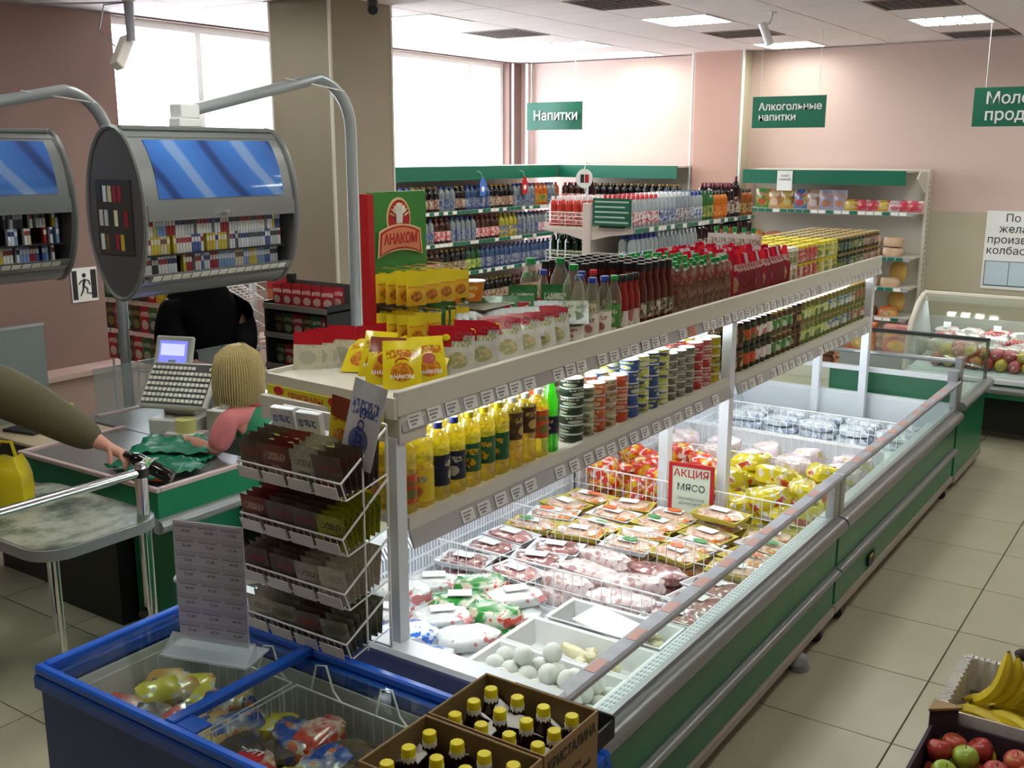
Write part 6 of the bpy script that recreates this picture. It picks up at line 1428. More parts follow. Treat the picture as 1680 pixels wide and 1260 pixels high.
# cashier: seated, facing -x
cs = thing('person', 'blonde cashier in green apron over pink T-shirt seated behind the checkout', 'person', (-4.0, 3.6, 0))
def loc(p, base): return (p[0]-base[0], p[1]-base[1], p[2]-base[2])+tuple(p[3:])
B0 = (-4.0, 3.6, 0)
J = [(-3.93, 3.62, .56, .14), (-3.94, 3.60, .72, .12), (-3.98, 3.57, .9, .13), (-4.02, 3.54, 1.02, .1), (-4.04, 3.53, 1.1, .05), (-4.07, 3.52, 1.17, .055), (-4.09, 3.51, 1.25, .075),
     (-4.02, 3.39, 1.0, .052), (-4.07, 3.33, .84, .042), (-4.27, 3.36, .85, .032), (-4.02, 3.7, 1.0, .052), (-4.12, 3.75, .86, .042), (-4.33, 3.68, .86, .032),
     (-3.98, 3.53, .53, .085), (-4.3, 3.48, .52, .07), (-4.33, 3.47, .14, .045), (-4.42, 3.47, .05, .035), (-3.98, 3.71, .53, .085), (-4.3, 3.76, .52, .07), (-4.33, 3.77, .14, .045), (-4.42, 3.77, .05, .035)]
E1 = [(0, 1), (1, 2), (2, 3), (3, 4), (4, 5), (5, 6), (3, 7), (7, 8), (8, 9), (3, 10), (10, 11), (11, 12), (0, 13), (13, 14), (14, 15), (15, 16), (0, 17), (17, 18), (18, 19), (19, 20)]
h1 = hand((-4.3, 3.365, .85), (-1, .1, -.1), (0, 0, -1), 'h', M_skin, cs, 1, .4); h2 = hand((-4.36, 3.67, .86), (-1, 0, 0), (0, 0, -1), 'h', M_skin, cs, -1, .6)
Jl = [loc(p, B0) for p in J]; hs = [(9, ([loc(p, B0) for p in h1[0]], h1[1])), (12, ([loc(p, B0) for p in h2[0]], h2[1]))]
body('body', Jl, E1, M_skin, cs, hs, 2)
def part(name, idx, edges, grow, m, parent, J=J, B=B0, sub=2):
    pts = [loc(J[i][:3]+(J[i][3]+grow[k] if isinstance(grow, (list, tuple)) else J[i][3]+grow,), B) for k, i in enumerate(idx)]
    return skin(name, pts, edges, m, parent, sub)
part('shirt', [1, 2, 3, 7, 8, 10, 11, 4], [(0, 1), (1, 2), (2, 3), (3, 4), (2, 5), (5, 6), (2, 7)], [.02, .022, .03, .03, .014, .03, .014, .025], M_pink, cs)
part('trousers', [0, 13, 14, 15, 17, 18, 19], [(0, 1), (1, 2), (2, 3), (0, 4), (4, 5), (5, 6)], .016, M_jean, cs)
ap = skin('apron', [loc(p, B0) for p in [(-3.92, 3.61, .6, .175), (-3.935, 3.6, .74, .165), (-3.975, 3.57, .9, .165), (-4.0, 3.55, 1.0, .125), (-4.01, 3.55, 1.055, .085)]], [(0, 1), (1, 2), (2, 3), (3, 4)], M_apron, cs, 2)
tr_ = MB(); tr_.tube([loc((-4.03+.075*math.cos(a)*1.1, 3.535+.095*math.sin(a), 1.075-.02*math.cos(a)), B0) for a in [2*PI*k/16 for k in range(16)]], .007, 6, closed=True); tr_.build('neck_trim', M_trim, cs, True)
head_mesh(M_skin, cs, loc((-4.1, 3.5, 1.235), B0), -PI/2+.15, .98)
hr = MB(); hr.ball((0, 0, 0), .122, 0, 22, 16, (1, .95, 1.0)); o2 = []
for x, y, z in hr.v:
    ang = math.atan2(y, x)
    wv = 1+.04*noise.noise(Vector((math.cos(ang)*7, math.sin(ang)*7, z*2)))
    if z < 0:
        rr_ = math.hypot(x, y)+1e-6; k_ = .124*(1-.12*(z/.122)**2)/rr_ if rr_ > .02 else 1; x *= k_; y *= k_; z *= 1.4
    if x < -.03 and z < .05: x = -.03-(x+.03)*.1     # open in front of the face
    o2.append((x*wv, y*wv, z))
hr.v = o2; hr.build('hair', M_hair, cs, True, loc((-4.075, 3.505, 1.24), B0), (0, 0, .1))
st = MB()
for k in range(130):
    a = -2.1+4.2*k/129; rr_ = .121+.004*(k % 3); c, s_ = math.cos(a), math.sin(a)
    st.tube([(rr_*.35*c, rr_*.35*s_, .118), (rr_*.85*c, rr_*.85*s_, .07), (rr_*1.03*c, rr_*1.0*s_, 0), (rr_*1.05*c, rr_*1.02*s_, -.09), (rr_*.97*c, rr_*.95*s_, -.172-.006*(k*7 % 5))], [.003, .0048, .0048, .0042, .0015], 4)
st.build('hair_strands', M_hair, cs, True, loc((-4.075, 3.505, 1.24), B0), (0, 0, .1))
o = thing('office_chair', 'dark swivel stool under the cashier', 'chair', (-3.92, 3.62, 0)); MB().lathe([(.2, .36), (.22, .38), (.21, .41), (.05, .415)], 20).build('seat', M_black, o, True); MB().lathe([(.03, .05), (.03, .36)], 10).build('post', M_dgrey, o, True)
for k in range(5):
    a = 2*PI*k/5; MB().tube([(0, 0, .07), (.24*math.cos(a), .24*math.sin(a), .04)], [.02, .015], 6).build('foot', M_dgrey, o)
# man in black, standing behind the counter, facing +x
mb_ = thing('person', 'customer in a black jacket standing behind the register, head behind the cabinet', 'person', (-5.5, 4.45, 0)); B1 = (-5.5, 4.45, 0)
J2 = [(-5.5, 4.45, .95, .15), (-5.5, 4.45, 1.15, .15), (-5.48, 4.44, 1.35, .15), (-5.46, 4.43, 1.46, .09), (-5.45, 4.42, 1.55, .06), (-5.44, 4.42, 1.62, .08),
      (-5.55, 4.26, 1.38, .05), (-5.5, 4.17, 1.14, .062), (-5.27, 4.2, 1.0, .036), (-5.44, 4.61, 1.38, .05), (-5.38, 4.69, 1.14, .062), (-5.2, 4.55, 1.0, .036),
      (-5.52, 4.36, .88, .1), (-5.52, 4.35, .48, .075), (-5.54, 4.35, .1, .05), (-5.44, 4.34, .04, .04), (-5.48, 4.55, .88, .1), (-5.48, 4.56, .48, .075), (-5.5, 4.56, .1, .05), (-5.4, 4.55, .04, .04)]
E2 = [(0, 1), (1, 2), (2, 3), (3, 4), (4, 5), (2, 6), (6, 7), (7, 8), (2, 9), (9, 10), (10, 11), (0, 12), (12, 13), (13, 14), (14, 15), (0, 16), (16, 17), (17, 18), (18, 19)]
h1 = hand((-5.25, 4.205, 1.0), (1, .2, -.05), (0, .3, -1), 'h', M_skind, mb_, 1, .7); h2 = hand((-5.18, 4.53, 1.0), (1, -.4, 0), (0, 0, -1), 'h', M_skind, mb_, -1, .6)
body('body', [loc(p, B1) for p in J2], E2, M_skind, mb_, [(8, ([loc(p, B1) for p in h1[0]], h1[1])), (11, ([loc(p, B1) for p in h2[0]], h2[1]))], 2)
part('jacket', [0, 1, 2, 3, 6, 7, 8, 9, 10, 11, 4], [(0, 1), (1, 2), (2, 3), (2, 4), (4, 5), (5, 6), (2, 7), (7, 8), (8, 9), (3, 10)], [.1, .11, .13, .09, .11, .065, .028, .11, .065, .028, .035], M_jacket, mb_, J2, B1)
part('trousers', [0, 12, 13, 14, 16, 17, 18], [(0, 1), (1, 2), (2, 3), (0, 4), (4, 5), (5, 6)], .015, M_jacket, mb_, J2, B1)
hh = head_mesh(M_skind, mb_, loc((-5.43, 4.41, 1.7), B1), PI/2-.3)
hc = MB(); hc.ball((0, .012, .035), .1, 0, 18, 10, (.86, 1, .98)); hc.build('hair', M_jacket, hh, True)
tag(MB().box(-.06, .06, -.01, .01, 0, .008).build('banknote', M_paper, None, False, (-5.12, 4.25, .985), (0, .2, .2)), 'pale slip held in the hand of the man in black', 'slip')
# customer in olive jacket reaching in from the frame edge
cu_ = thing('person', 'customer in an olive jacket reaching an arm over the packing table', 'person', (-4.78, 2.22, 0)); B2 = (-4.78, 2.22, 0)
J3 = [(-4.8, 2.2, .95, .14), (-4.8, 2.2, 1.15, .14), (-4.78, 2.22, 1.33, .14), (-4.78, 2.22, 1.46, .08), (-4.77, 2.22, 1.54, .055), (-4.76, 2.22, 1.6, .075),
      (-4.6, 2.4, 1.33, .085), (-4.36, 2.55, 1.2, .07), (-4.09, 2.715, 1.02, .036), (-4.95, 2.05, 1.38, .07), (-5.0, 1.95, 1.1, .055), (-4.9, 1.95, .88, .034),
      (-4.73, 2.27, .88, .1), (-4.73, 2.3, .48, .07), (-4.75, 2.28, .1, .048), (-4.66, 2.33, .04, .04), (-4.87, 2.12, .88, .1), (-4.87, 2.1, .48, .07), (-4.9, 2.1, .1, .048), (-4.8, 2.15, .04, .04)]
h1 = hand((-4.06, 2.725, 1.01), (.75, .42, -.5), (.1, .1, -1), 'h', M_skin, cu_, 1, .9); h2 = hand((-4.88, 1.95, .86), (.1, .1, -1), (1, 0, 0), 'h', M_skin, cu_, -1, .5)
body('body', [loc(p, B2) for p in J3], E2, M_skin, cu_, [(8, ([loc(p, B2) for p in h1[0]], h1[1])), (11, ([loc(p, B2) for p in h2[0]], h2[1]))], 2)
part('jacket', [0, 1, 2, 3, 6, 7, 8, 9, 10, 11], [(0, 1), (1, 2), (2, 3), (2, 4), (4, 5), (5, 6), (2, 7), (7, 8), (8, 9)], [.06, .06, .06, .03, .05, .045, .032, .05, .045, .02], M_olive, cu_, J3, B2)
part('trousers', [0, 12, 13, 14, 16, 17, 18], [(0, 1), (1, 2), (2, 3), (0, 4), (4, 5), (5, 6)], .015, M_jean, cu_, J3, B2)
hh = head_mesh(M_skin, cu_, loc((-4.74, 2.24, 1.68), B2), PI/2-.8); hc = MB(); hc.ball((0, .012, .035), .1, 0, 18, 10, (.86, 1, .98)); hc.build('hair', mat('brown_hair', (70, 52, 36), .6), hh, True)
# ---------------------------------------------------------------- wall shelves with drinks
ALT = [tagwhite, taggreen]
M_wb = mat('water_blue', (90, 130, 190), .1); 
def qb(name, h, rad, body, cap, lab, **k): return bottle_kind(name, h, rad, mat('b_'+name+str(body), body, .12, vary=.1, vscale=40), mat('c_'+str(cap), cap, .35), printed('l_'+str(lab), lab, 40, layout=None), seg=8, neck=.014, cap_r=.015, **k)
RED, ORG, GRN, BLU, CLR, BRN, YEL, PNK, DRK = (130, 28, 28), (176, 90, 30), (36, 76, 44), (56, 78, 120), (120, 128, 134), (60, 34, 22), (160, 150, 50), (170, 80, 100), (26, 22, 24)  # drink tones darkened to paint in the shade under the header
D = [qb('drink_bottle', .25, .04, BLU, (40, 60, 150), [(50, 70, 120), (150, 156, 164)]), qb('drink_bottle', .25, .04, CLR, (40, 70, 160), [(140, 148, 156), (50, 70, 120)]), qb('drink_bottle', .25, .04, ORG, ORG, [(210, 120, 30), (60, 120, 50)]), qb('drink_bottle', .25, .04, BRN, RED, [(190, 30, 30), (210, 190, 190)]),
     qb('drink_bottle', .25, .04, GRN, GRN, [(50, 120, 60), (200, 200, 90)]), qb('drink_bottle', .25, .04, DRK, (150, 120, 40), [(120, 60, 40), (180, 170, 150)]), qb('drink_bottle', .25, .04, CLR, PNK, [(206, 110, 140), (220, 214, 214)]), qb('drink_bottle', .25, .04, YEL, YEL, [(206, 180, 40), (60, 90, 150)]), qb('juice_carton', .24, .04, (90, 110, 60), GRN, [(80, 120, 60), (200, 160, 60)], shoulder=.86)]
dn = ['blue water bottle', 'clear water bottle with blue label', 'orange soda bottle', 'dark cola bottle with red label', 'green soda bottle', 'dark kvass bottle', 'clear bottle with pink label', 'yellow soda bottle', 'green and gold juice pack']
def wall_shelf(name, label, loc_, L, depth, rz, levels, seqs, head=True, green_z=(2.03, 2.17), end_h=2.17, seed=1, group='drinks'):
    """local: shelf runs along +x, opens towards -y"""
    o = thing(name, label, 'shelf unit', loc_, rz); R = Matrix.Translation(loc_) @ Matrix.Rotation(rz, 4, 'Z')
    bx('back_panel', M_cream, o, 0, L, -.03, 0, .0, end_h-.02); bx('base', M_cream, o, 0, L, -depth, -.03, 0, .14)
    if head:
        bx('green_header', M_dgreen, o, 0, L, -depth-.0, -depth+.02, *green_z); bx('canopy', M_cream, o, 0, L, -depth+.02, -.03, green_z[1]-.02, green_z[1])
    rr = random.Random(seed); nn = int(L/.088)
    for li, z in enumerate(levels):
        bx('shelf', M_cream, o, 0, L, -depth, -.03, z-.02, z); bx('price_rail', M_grey, o, 0, L, -depth-.008, -depth, z-.035, z+.004)
        tagrow_y(o, -depth-.008, .05, L-.03, z-.016, .075, ALT, li+seed)
        sq = seqs[li % len(seqs)]; i = 0
        while i < nn:
            k = sq[rr.randrange(len(sq))]; run = rr.randint(2, 5)
            for q in range(run):
                if i >= nn: break
                for row in range(2 if li < 2 else 1):
                    w = R @ Vector((.05+.088*i, -depth+.05+.088*row+rr.uniform(-.004, .004), z))
                    D[k].put(tuple(w), dn[k]+', %s shelf, %s%s' % (['top', 'second', 'third', 'fourth', 'lowest'][li], group, '' if row == 0 else ', behind'), '%s %d%d%d' % (group, li, k, row), rz=rr.uniform(0, 6))
                i += 1
    return o
wall_shelf('drinks_shelf', 'long cream drinks shelving with green header under the windows', (-7.2, 7.45, 0), 3.3, .6, PI/2, (1.72, 1.40, 1.08, .72), [[0, 1, 1, 5, 2], [1, 0, 3, 2, 6, 7], [0, 3, 5, 4], [3, 5]], seed=3, group='window wall shelving')
wall_shelf('drinks_shelf', 'cream drinks shelving with bright green header along the back wall', (-6.57, 11.17, 0), 1.5, .55, 0, (1.72, 1.40, 1.08, .72), [[5, 3, 4], [4, 8, 8], [8, 8, 5], [4, 5]], seed=9, group='back wall shelving')
bx_ = MB().box(0, .02, -.55, 0, 1.9, 2.17); 
# round promo discs hanging on stalks
for (y, lb, m, z) in ((9.1, 'blue and white bottle-shaped promo card hanging from the window shelving', mat('promo_blue', (70, 110, 190), .4), 1.98), (9.9, 'red promo card hanging from the window shelving', M_red, 1.98)):
    o = thing('promo_card', lb, 'sign', (-6.58, y, z)); c = MB(); c.prism([(-.05, -.12), (.05, -.12), (.06, .0), (.02, .07), (-.02, .07), (-.06, 0)], 'x', 0, .004); c.build('card', m, o); MB().tube([(.0, 0, .07), (0, -.03, .12), (0, -.1, .14)], .003, 4).build('stalk', M_white, o); MB().ball((.004, 0, -.05), .03, 0, 10, 5, (.1, 1, 1)).build('disc', M_white, o)
o = thing('promo_card', 'round white and red promo disc above the red-topped bottles', 'sign', (-3.98, 6.78, 2.12)); c = MB(); c.M = Matrix.Rotation(PI/2, 4, 'X'); c.lathe([(.07, -.003), (.07, .003)], 20); c.build('disc', M_paper, o, True)
MB().box(-.03, .0, -.006, -.003, -.03, .03).build('print', M_ink, o); MB().box(.01, .04, -.006, -.003, -.03, .03).build('print', M_red, o); MB().tube([(0, 0, .07), (.02, 0, .12), (.05, 0, .1)], .004, 4).build('stalk', M_white, o); MB().tube([(0, .005, -.07), (0, .06, -.2)], .003, 4).build('stalk', M_white, o)

# ---------------------------------------------------------------- alcohol gondola
go = thing('alcohol_gondola', 'cream double-sided gondola with green and white price rails full of spirits', 'shelf unit', (-3.98, 6.85, 0)); GL = 2.35
bx('spine', M_cream, go, -.02, .02, 0, GL, 0, 1.9); bx('end_post', mat('pinkish_cream', (214, 196, 192), .4), go, -.035, .035, -.03, .0, 0, 1.94, .004); bx('base', M_cream, go, -.38, .38, 0, GL, 0, .14)
GZ = (1.76, 1.47, 1.16, .84)
for z in GZ:
    bx('shelf', M_cream, go, -.38, -.02, 0, GL, z-.02, z); bx('shelf', M_cream, go, .02, .38, 0, GL, z-.02, z); bx('price_rail', M_grey, go, .38, .388, 0, GL, z-.035, z+.004)
    tagrow_x(go, .388, .05, GL-.03, z-.016, .075, 0, [tagwhite, taggreen, taggreen], 1, int(z*100))
    for s in (-1, 1):
        MB().prism([(s*.02, z-.02), (s*.38, z-.02), (s*.38, z-.035), (s*.18, z-.06), (s*.02, z-.1)][::s], 'y', -.012, .0).build('bracket', MC['pinkish_cream'], go)
        g = MB()
        for k in range(4): g.tube([(s*.03, -.006, z+.02+.028*k), (s*.37, -.006, z+.02+.028*k)], .0025, 4)
        for x in (.03, .2, .37): g.tube([(s*x, -.006, z), (s*x, -.006, z+.104)], .0025, 4)
        g.build('end_guard', M_wire, go)
def sp(name, h, rad, body, cap, lab, clearb=False, **k):
    mbm = clear('sp_'+str(body), body, .35, .08) if clearb else mat('spm_'+str(body), body, .1)
    return bottle_kind(name, h, rad, mbm, mat('c_'+str(cap), cap, .3), printed('l_'+str(lab), lab, 45, layout=None), seg=8, neck=.013, cap_r=.0145, cap_h=.03, **k)
S = [sp('spirit_bottle', .24, .03, (226, 232, 236), (200, 40, 50), [(180, 40, 50), (226, 226, 226)], True), sp('spirit_bottle', .24, .03, (226, 232, 236), (220, 220, 224), [(190, 200, 214), (60, 80, 130)], True), sp('spirit_bottle', .24, .03, (226, 232, 236), (40, 60, 140), [(50, 80, 150), (220, 224, 230)], True),
     sp('spirit_bottle', .24, .032, (60, 110, 60), (30, 90, 50), [(190, 190, 90), (60, 110, 60)]), sp('cognac_bottle', .23, .034, (150, 80, 26), (40, 26, 20), [(200, 170, 90), (110, 50, 30)]), sp('wine_bottle', .29, .036, (40, 18, 24), (110, 20, 40), [(206, 200, 180), (90, 30, 40)]), sp('liqueur_bottle', .23, .034, (200, 110, 30), (30, 24, 24), [(226, 160, 60), (210, 90, 40)]),
     sp('beer_bottle', .22, .03, (22, 40, 24), (30, 50, 30), [(40, 60, 40), (170, 170, 140)]), sp('red_bottle', .22, .032, (190, 60, 50), (226, 206, 206), [(200, 60, 50), (226, 190, 180)]), sp('spirit_bottle', .24, .03, (206, 214, 220), (206, 206, 210), [(120, 90, 90), (200, 206, 214)], True)]
sn = ['clear vodka bottle with red cap', 'clear vodka bottle with pale cap', 'clear vodka bottle with blue cap', 'green spirit bottle', 'brown cognac bottle', 'dark wine bottle', 'amber liqueur bottle', 'dark beer bottle', 'red-labelled bottle with pale cap', 'clear vodka bottle with grey cap']
def seg_run(t): return 0 if t < .16 else 1 if t < .3 else 9 if t < .42 else 2 if t < .52 else 3 if t < .62 else 6 if t < .72 else 5 if t < .86 else 4
rs = random.Random(2)
for li, z in enumerate(GZ[:3]):
    n = int(GL/.072)
    for i in range(n):
        for row in range(4 if li == 0 else 2 if li == 1 else 1):
            t = i/n; k = seg_run(t) if li == 0 else ([2, 9, 1, 5, 4, 5][min(5, int(t*6))] if li == 1 else [7, 5, 4][int(t*3)])
            if li == 0 and row > 1 and t < .4: k = 0 if t < .2 else 1
            S[k].put((-3.98+.345-.078*row, 6.9+.072*i, z), sn[k]+', %s shelf of the gondola' % ['top', 'second', 'third'][li]+('' if row == 0 else ', behind'), 'gondola %d %d %d' % (li, k, row > 0), rz=rs.uniform(0, 6))
    for i in range(7 if li == 0 else 5):
        for row in range(5):
            k = 8 if li == 0 else 7
            S[k].put((-3.98-.34+.068*row, 6.9+.075*i, z), sn[k]+', caged gondola end, %s' % ['top shelf', 'second shelf', 'third shelf'][li], 'gondola end %d' % li, rz=rs.uniform(0, 6))
S[5].put((-4.31, 7.45, 1.76), 'tall wine bottle rising above the red-labelled bottles', 'tall wine bottle on the gondola', sc=(1.1, 1.1, 1.25))
S[5].put((-3.66, 8.75, 1.7605), 'tall dark wine bottle among amber liqueurs at the far gondola end', 'tall wine bottle at the far end', sc=(1, 1, 1.2)).location.x = -3.61
o = thing('price_board', 'dark green price board with white lines on the gondola corner', 'sign', (-3.76, 6.81, 1.78)); bx('board', mat('board_green', (20, 90, 66), .5), o, -.16, .16, -.004, .004, 0, .2)
for k in range(5): bx('text_line', mat('chalk', (170, 190, 180), .6), o, -.14, .14-.03*(k % 2), -.006, -.004, .02+.037*k, .032+.037*k)
bx('foot', M_black, o, -.1, .1, -.01, .02, -.015, 0)

# ---------------------------------------------------------------- bread shelf on the back wall
bs = thing('bread_shelf', 'cream bread shelving with green header and white notice on the back wall', 'shelf unit', (-4.36, 11.17, 0)); BL = 1.8; dp = .5
bx('back_panel', M_cream, bs, 0, BL, -.03, 0, 0, 2.15); bx('base', M_cream, bs, 0, BL, -dp, -.03, 0, .14); bx('green_header', M_dgreen, bs, .1, BL-.1, -dp-.02, -dp, 2.0, 2.14); bx('header_end', MC['promo_blue'] if False else M_dgreen, bs, .04, .1, -dp-.02, -dp+.1, 2.0, 2.14)
bx('canopy', M_cream, bs, .04, BL-.1, -dp, -.03, 2.12, 2.14); bx('end_upright', M_cream, bs, BL, BL+.03, -.12, 0, 0, 2.15)
nt_ = bx('notice', M_paper, bs, .42, .58, -dp-.03, -dp-.024, 1.93, 2.13); text('lettering', 'Хлеб\nсвежий', .035, M_ink, bs, (.5, -dp-.031, 2.06), FY, .0004)
MB().prism([(-.35, 1.98), (-.12, 1.9), (-.12, 2.13), (-.4, 2.13), (-.5, 2.06)], 'x', BL, BL+.012).build('end_bracket', M_cream, bs)
hl = MB()
for k in range(34): hl.box(BL+.03, BL+.0315, -.075, -.06, .2+.055*k, .23+.055*k)
hl.build('slot_row', M_dgrey, bs)
BZ = (1.74, 1.3, 1.0, .7)
for li, z in enumerate(BZ):
    bx('shelf', M_cream, bs, .04, BL, -dp, -.03, z-.02, z); bx('price_rail', M_grey, bs, .04, BL, -dp-.008, -dp, z-.035, z+.004); tagrow_y(bs, -dp-.008, .1, BL-.05, z-.016, .08, ALT, 20+li)
CH = [pk('crisps_bag', .15, .2, .06, [printed('chips%d' % i, c, 9, .25, coat=.5)], 300+i, None, 5, 6) for i, c in enumerate(([(60, 130, 60), (200, 170, 60), (190, 60, 40)], [(206, 170, 120), (190, 60, 50), (220, 200, 170)], [(190, 150, 60), (120, 60, 40), (206, 190, 120)], [(60, 110, 170), (210, 180, 70), (190, 60, 50)], [(190, 160, 140), (150, 90, 60), (210, 200, 200)], [(160, 160, 190), (200, 170, 170), (190, 120, 60)]))]
cl_ = ['green and yellow crisps bag, first on the top bread shelf', 'cream and red crisps bag, second on the top shelf', 'gold-brown crisps bag, third on the top shelf', 'blue and yellow crisps bag, fourth on the top shelf', 'pale brown crisps bag, fifth on the top shelf', 'lilac crisps bag, sixth on the top shelf', 'white crisps bag, last of the large bags on the top shelf']
for i in range(7): CH[min(i, 5)].put((-4.16+.145*i*(.95), 10.83, 1.74), cl_[i], 'crisps bags on the bread shelf', rz=.1*(i % 3-1), parts=True)
KBx = [pk('biscuit_pack', .15, .11, .06, [printed('bisc%d' % i, c, 12, .3, coat=.4)], 310+i, None, 5, 5) for i, c in enumerate(([(200, 60, 80), (226, 206, 200), (190, 40, 70)], [(200, 170, 40), (190, 50, 70), (210, 190, 120)], [(206, 206, 210), (190, 130, 160), (200, 60, 80)]))]
bl_ = ['dark small biscuit pack beside the crisps bags', 'pink and white biscuit pack with round print', 'pink biscuit pack, third of the small ones', 'yellow biscuit pack on the top bread shelf', 'silver biscuit pack next to the yellow one', 'pink and white biscuit pack second from the shelf end', 'pink biscuit pack closest to the shelf end']
for i, k in enumerate((1, 0, 0, 1, 2, 0, 0)): KBx[k].put((-3.2+.1*i+.02*(i > 0), 10.81, 1.74), bl_[i], 'biscuit packs on the bread shelf', parts=True)
M_br = [mat('bread_dark', (110, 70, 40), .7, vary=.2, vscale=12), mat('bread_gold', (190, 150, 70), .6, vary=.15, vscale=10), mat('bread_bagged', (190, 160, 130), .3, vary=.15, vscale=10), printed('bread_print', [(190, 90, 50), (206, 150, 80), (60, 110, 50), (200, 180, 160)], 8, .3), printed('bread_white', [(206, 196, 200), (180, 150, 130), (210, 210, 216)], 8, .3)]
KBr = [Kind('bread_loaf', 'bread', [('loaf', lump_mb(.2, .16, .13, 320+i, .12), m, True)]) for i, m in enumerate(M_br)]
for li, z in enumerate((1.3, 1.0, .7, .14)):
    for i in range(8):
        for lay in range(2 if li in (0, 3) else 1):
            k = [[3, 3, 0, 4, 0, 4, 2, 2], [0, 2, 0, 2, 4, 0, 2, 2], [0, 0, 2, 2, 0, 4, 0, 3], [3, 3, 3, 3, 0, 3, 3, 3]][li][i]
            KBr[k].put((-4.2+.205*i, 10.8, z+.1*lay), 'bread loaf on the %s bread shelf, number %s from the pilaster%s' % (['second', 'third', 'fourth', 'bottom'][li], ['first', 'second', 'third', 'fourth', 'fifth', 'sixth', 'seventh', 'eighth'][i], ', upper' if lay else ''), 'bread loaves', rz=.1*(i % 3))
for k, z in enumerate((.985, .685, .385)):
    o = tag(MB().ball((0, 0, 0), .135, 0, 20, 10, (.25, 1.0, 1)).build('round_loaf', M_br[1], None, True, (-2.72, 10.9, z+.15), (0, .1, .9)), ['round golden loaf leaning at the top right of the bread shelf', 'round golden loaf leaning below the first one', 'round golden loaf leaning at the lower bread shelf'][k], 'bread'); o.scale = (1, 1, .9)
for k in range(2):
    o = tag(MB().box(-.14, .14, -.06, .06, 0, .3, 0, .01).build('cereal_carton', [printed('box_orange', [(200, 90, 50), (214, 130, 70), (220, 200, 90)], 7), printed('box_pink', [(190, 110, 120), (206, 150, 140), (226, 190, 80)], 7)][k], None, False, (-2.95+.36*k, 10.6, .0)), ['orange printed carton standing under the bread shelf', 'pink printed carton with yellow lettering under the bread shelf'][k], 'carton')
    o.location.z = .35
o = thing('plinth', 'grey plinth carrying the two printed cartons', 'plinth', (-2.78, 10.6, 0)); bx('block', M_grey, o, -.36, .36, -.07, .065, 0, .349)

# ---------------------------------------------------------------- curved glass meat counter
MX0, MX1, MY0, MY1 = -2.12, .6, 8.95, 9.75
o = thing('meat_counter', 'refrigerated meat counter with curved glass front and green base', 'display counter', (MX0, MY0, 0)); L = MX1-MX0
bx('base', M_green, o, 0, L, .08, .8, .38, .5); bx('under_base', M_black, o, .05, L, .2, .75, .06, .38); bx('deck', M_enam, o, .02, L, .0, .78, .5, .56)
q = [(.0-.04*math.cos(-PI/2+PI*k/8), .45+.035*math.sin(-PI/2+PI*k/8)) for k in range(9)]
MB().prism(q+[(.03, .485), (.03, .415)], 'x', 0, L).build('bumper', M_bump, o, True); bx('front_ledge', M_enam, o, 0, L, -.02, .06, .5, .54, .005); bx('front_band', M_green, o, 0, L, .0, .08, .38, .5)
side = [(.0, .54), (.02, .75), (.1, .92), (.28, 1.06), (.46, 1.12), (.5, 1.12), (.78, .72), (.78, .54)]
MB().prism(side, 'x', -.0, .02).build('end_panel', mat('end_panel_grey', (206, 210, 210), .35), o); t_ = MB(); t_.tube([(.0, a, b) for a, b in side[:6]], .022, 8); t_.build('end_frame', M_cream, o, True)
gl = MB(); P_ = side[:6]; gl.prism([(a, b) for a, b in P_]+[(a+.006, b-.006) for a, b in P_[::-1]], 'x', .03, L); gl.build('curved_glass', M_glass, o, True)
MB().tube([(0, .48, 1.13), (L, .48, 1.13)], .024, 8).build('top_rail', M_cream, o, True); bx('light_tube', M_tube, o, .1, L, .47, .485, 1.078, 1.093); bx('light_hood', M_cream, o, .03, L, .452, .462, 1.068, 1.115); bx('rear_panel', mat('rear_grey', (150, 146, 136), .4), o, 0, L, .78, .8, .54, .9)
MB().prism([(.04, .56), (.76, .62), (.76, .64), (.04, .57)], 'x', .04, L).build('inner_tray', M_enam, o)
M_sau = [mat('sausage_pink', (190, 96, 106), .3), mat('sausage_red', (160, 50, 50), .3), mat('sausage_yellow', (190, 170, 60), .3), printed('meat_wrap', [(206, 200, 200), (200, 150, 150), (220, 216, 214)], 16, .25, coat=.5, layout=None), printed('pate_red', [(190, 60, 60), (226, 220, 220), (150, 40, 40)], 16, .3, layout=None)]
KMt = [Kind('sausage', 'sausage', [('casing', MB().tube([(0, 0, 0), (0, .015, 0), (0, .03, 0), (0, .18, .01), (0, .2, .01)], [.02, .04, .047, .047, .02], 10), m, True), ('end_clip', MB().ball((0, -.003, 0), .012), M_alu, True)]) for m in M_sau[:3]]
KMp = [Kind('meat_parcel', 'meat', [('parcel', lump_mb(.2, .13, .08, 330+i, .25), m, True)]) for i, m in enumerate((M_sau[3], M_sau[4], M_sau[3]))]
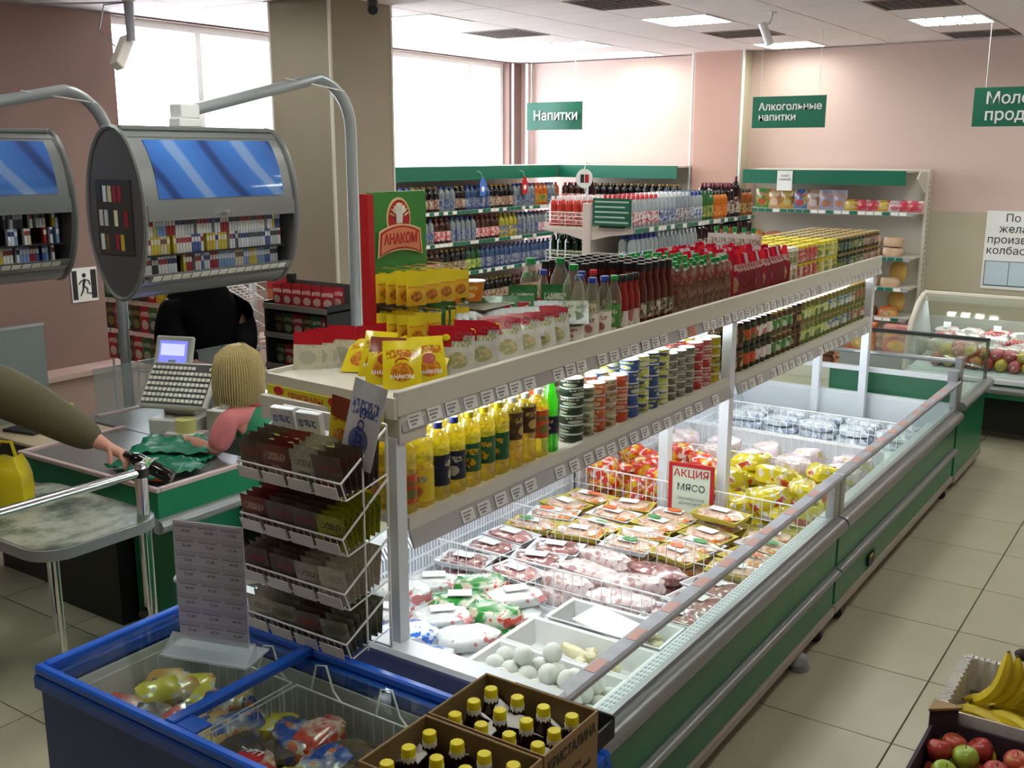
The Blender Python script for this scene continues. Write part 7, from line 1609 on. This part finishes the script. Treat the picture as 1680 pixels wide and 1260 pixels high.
for i in range(18):
    KMt[[0, 2, 0, 0, 1, 2][i % 6]].put((MX0+.22+.1*i, MY0+.06, .63), ['pink', 'yellow', 'pink', 'pink', 'red', 'yellow'][i % 6]+' sausage end in the lower row of the meat counter', 'lower sausages '+['pink', 'yellow', 'pink', 'pink', 'red', 'yellow'][i % 6], parts=True)
    KMt[[2, 0, 2, 1, 0, 0][i % 6]].put((MX0+.27+.1*i, MY0+.12, .70), ['yellow', 'pink', 'yellow', 'red', 'pink', 'pink'][i % 6]+' sausage end in the upper row of the meat counter', 'upper sausages '+['yellow', 'pink', 'yellow', 'red', 'pink', 'pink'][i % 6], parts=True)
for i in range(11):
    for j in range(3):
        KMp[(i+j) % 3].put((MX0+.2+.2*i, MY0+.30+.14*j, .68+.035*j), 'wrapped meat parcel in the %s row of the meat counter' % ['front', 'middle', 'back'][j], 'meat parcels %d' % j, rot=(.1, 0, .3*(i % 3)-.3), sc=(1.1, 1.15, 1.5))
        if (i+j) % 2 == 0: tag(MB().box(-.03, .03, -.002, .002, 0, .05).build('price_card', M_paper, None, False, (MX0+.2+.2*i, MY0+.24+.14*j, .77+.035*j), (-.3, 0, .1)), 'white price card stuck among the wrapped meat, %s row' % ['front', 'middle', 'back'][j], 'price card', 'price cards %d' % j)
for i in range(12): tag(MB().box(-.012, .012, -.06, .06, 0, .12).build('product_packet', M_paper, None, False, (MX0+.95+.035*i, MY0+.70, .75), (0, 0, .1)), 'slim white packet in the standing row at the back of the meat counter', 'packet', 'slim white packets')

# ---------------------------------------------------------------- labels: tell small runs of alike things apart by distance
ORD = 'first second third fourth fifth sixth seventh eighth ninth tenth eleventh twelfth thirteenth fourteenth fifteenth sixteenth seventeenth eighteenth nineteenth twentieth'.split()
by = {}
for o in SC.objects:
    if o.parent is None and o.get('category') and o.get('label'): by.setdefault(o['label'], []).append(o)
for lb, os_ in by.items():
    if 2 <= len(os_) <= 20 and len(lb.split()) <= 13 and 'hidden' not in lb and 'bottom layer' not in lb and not lb.startswith('fish tin'):
        os_.sort(key=lambda q: (q.location.x**2+q.location.y**2+(q.location.z-H)**2))
        for i, q in enumerate(os_): q['label'] = lb+', %s closest' % ORD[i] if i else lb+', the closest'
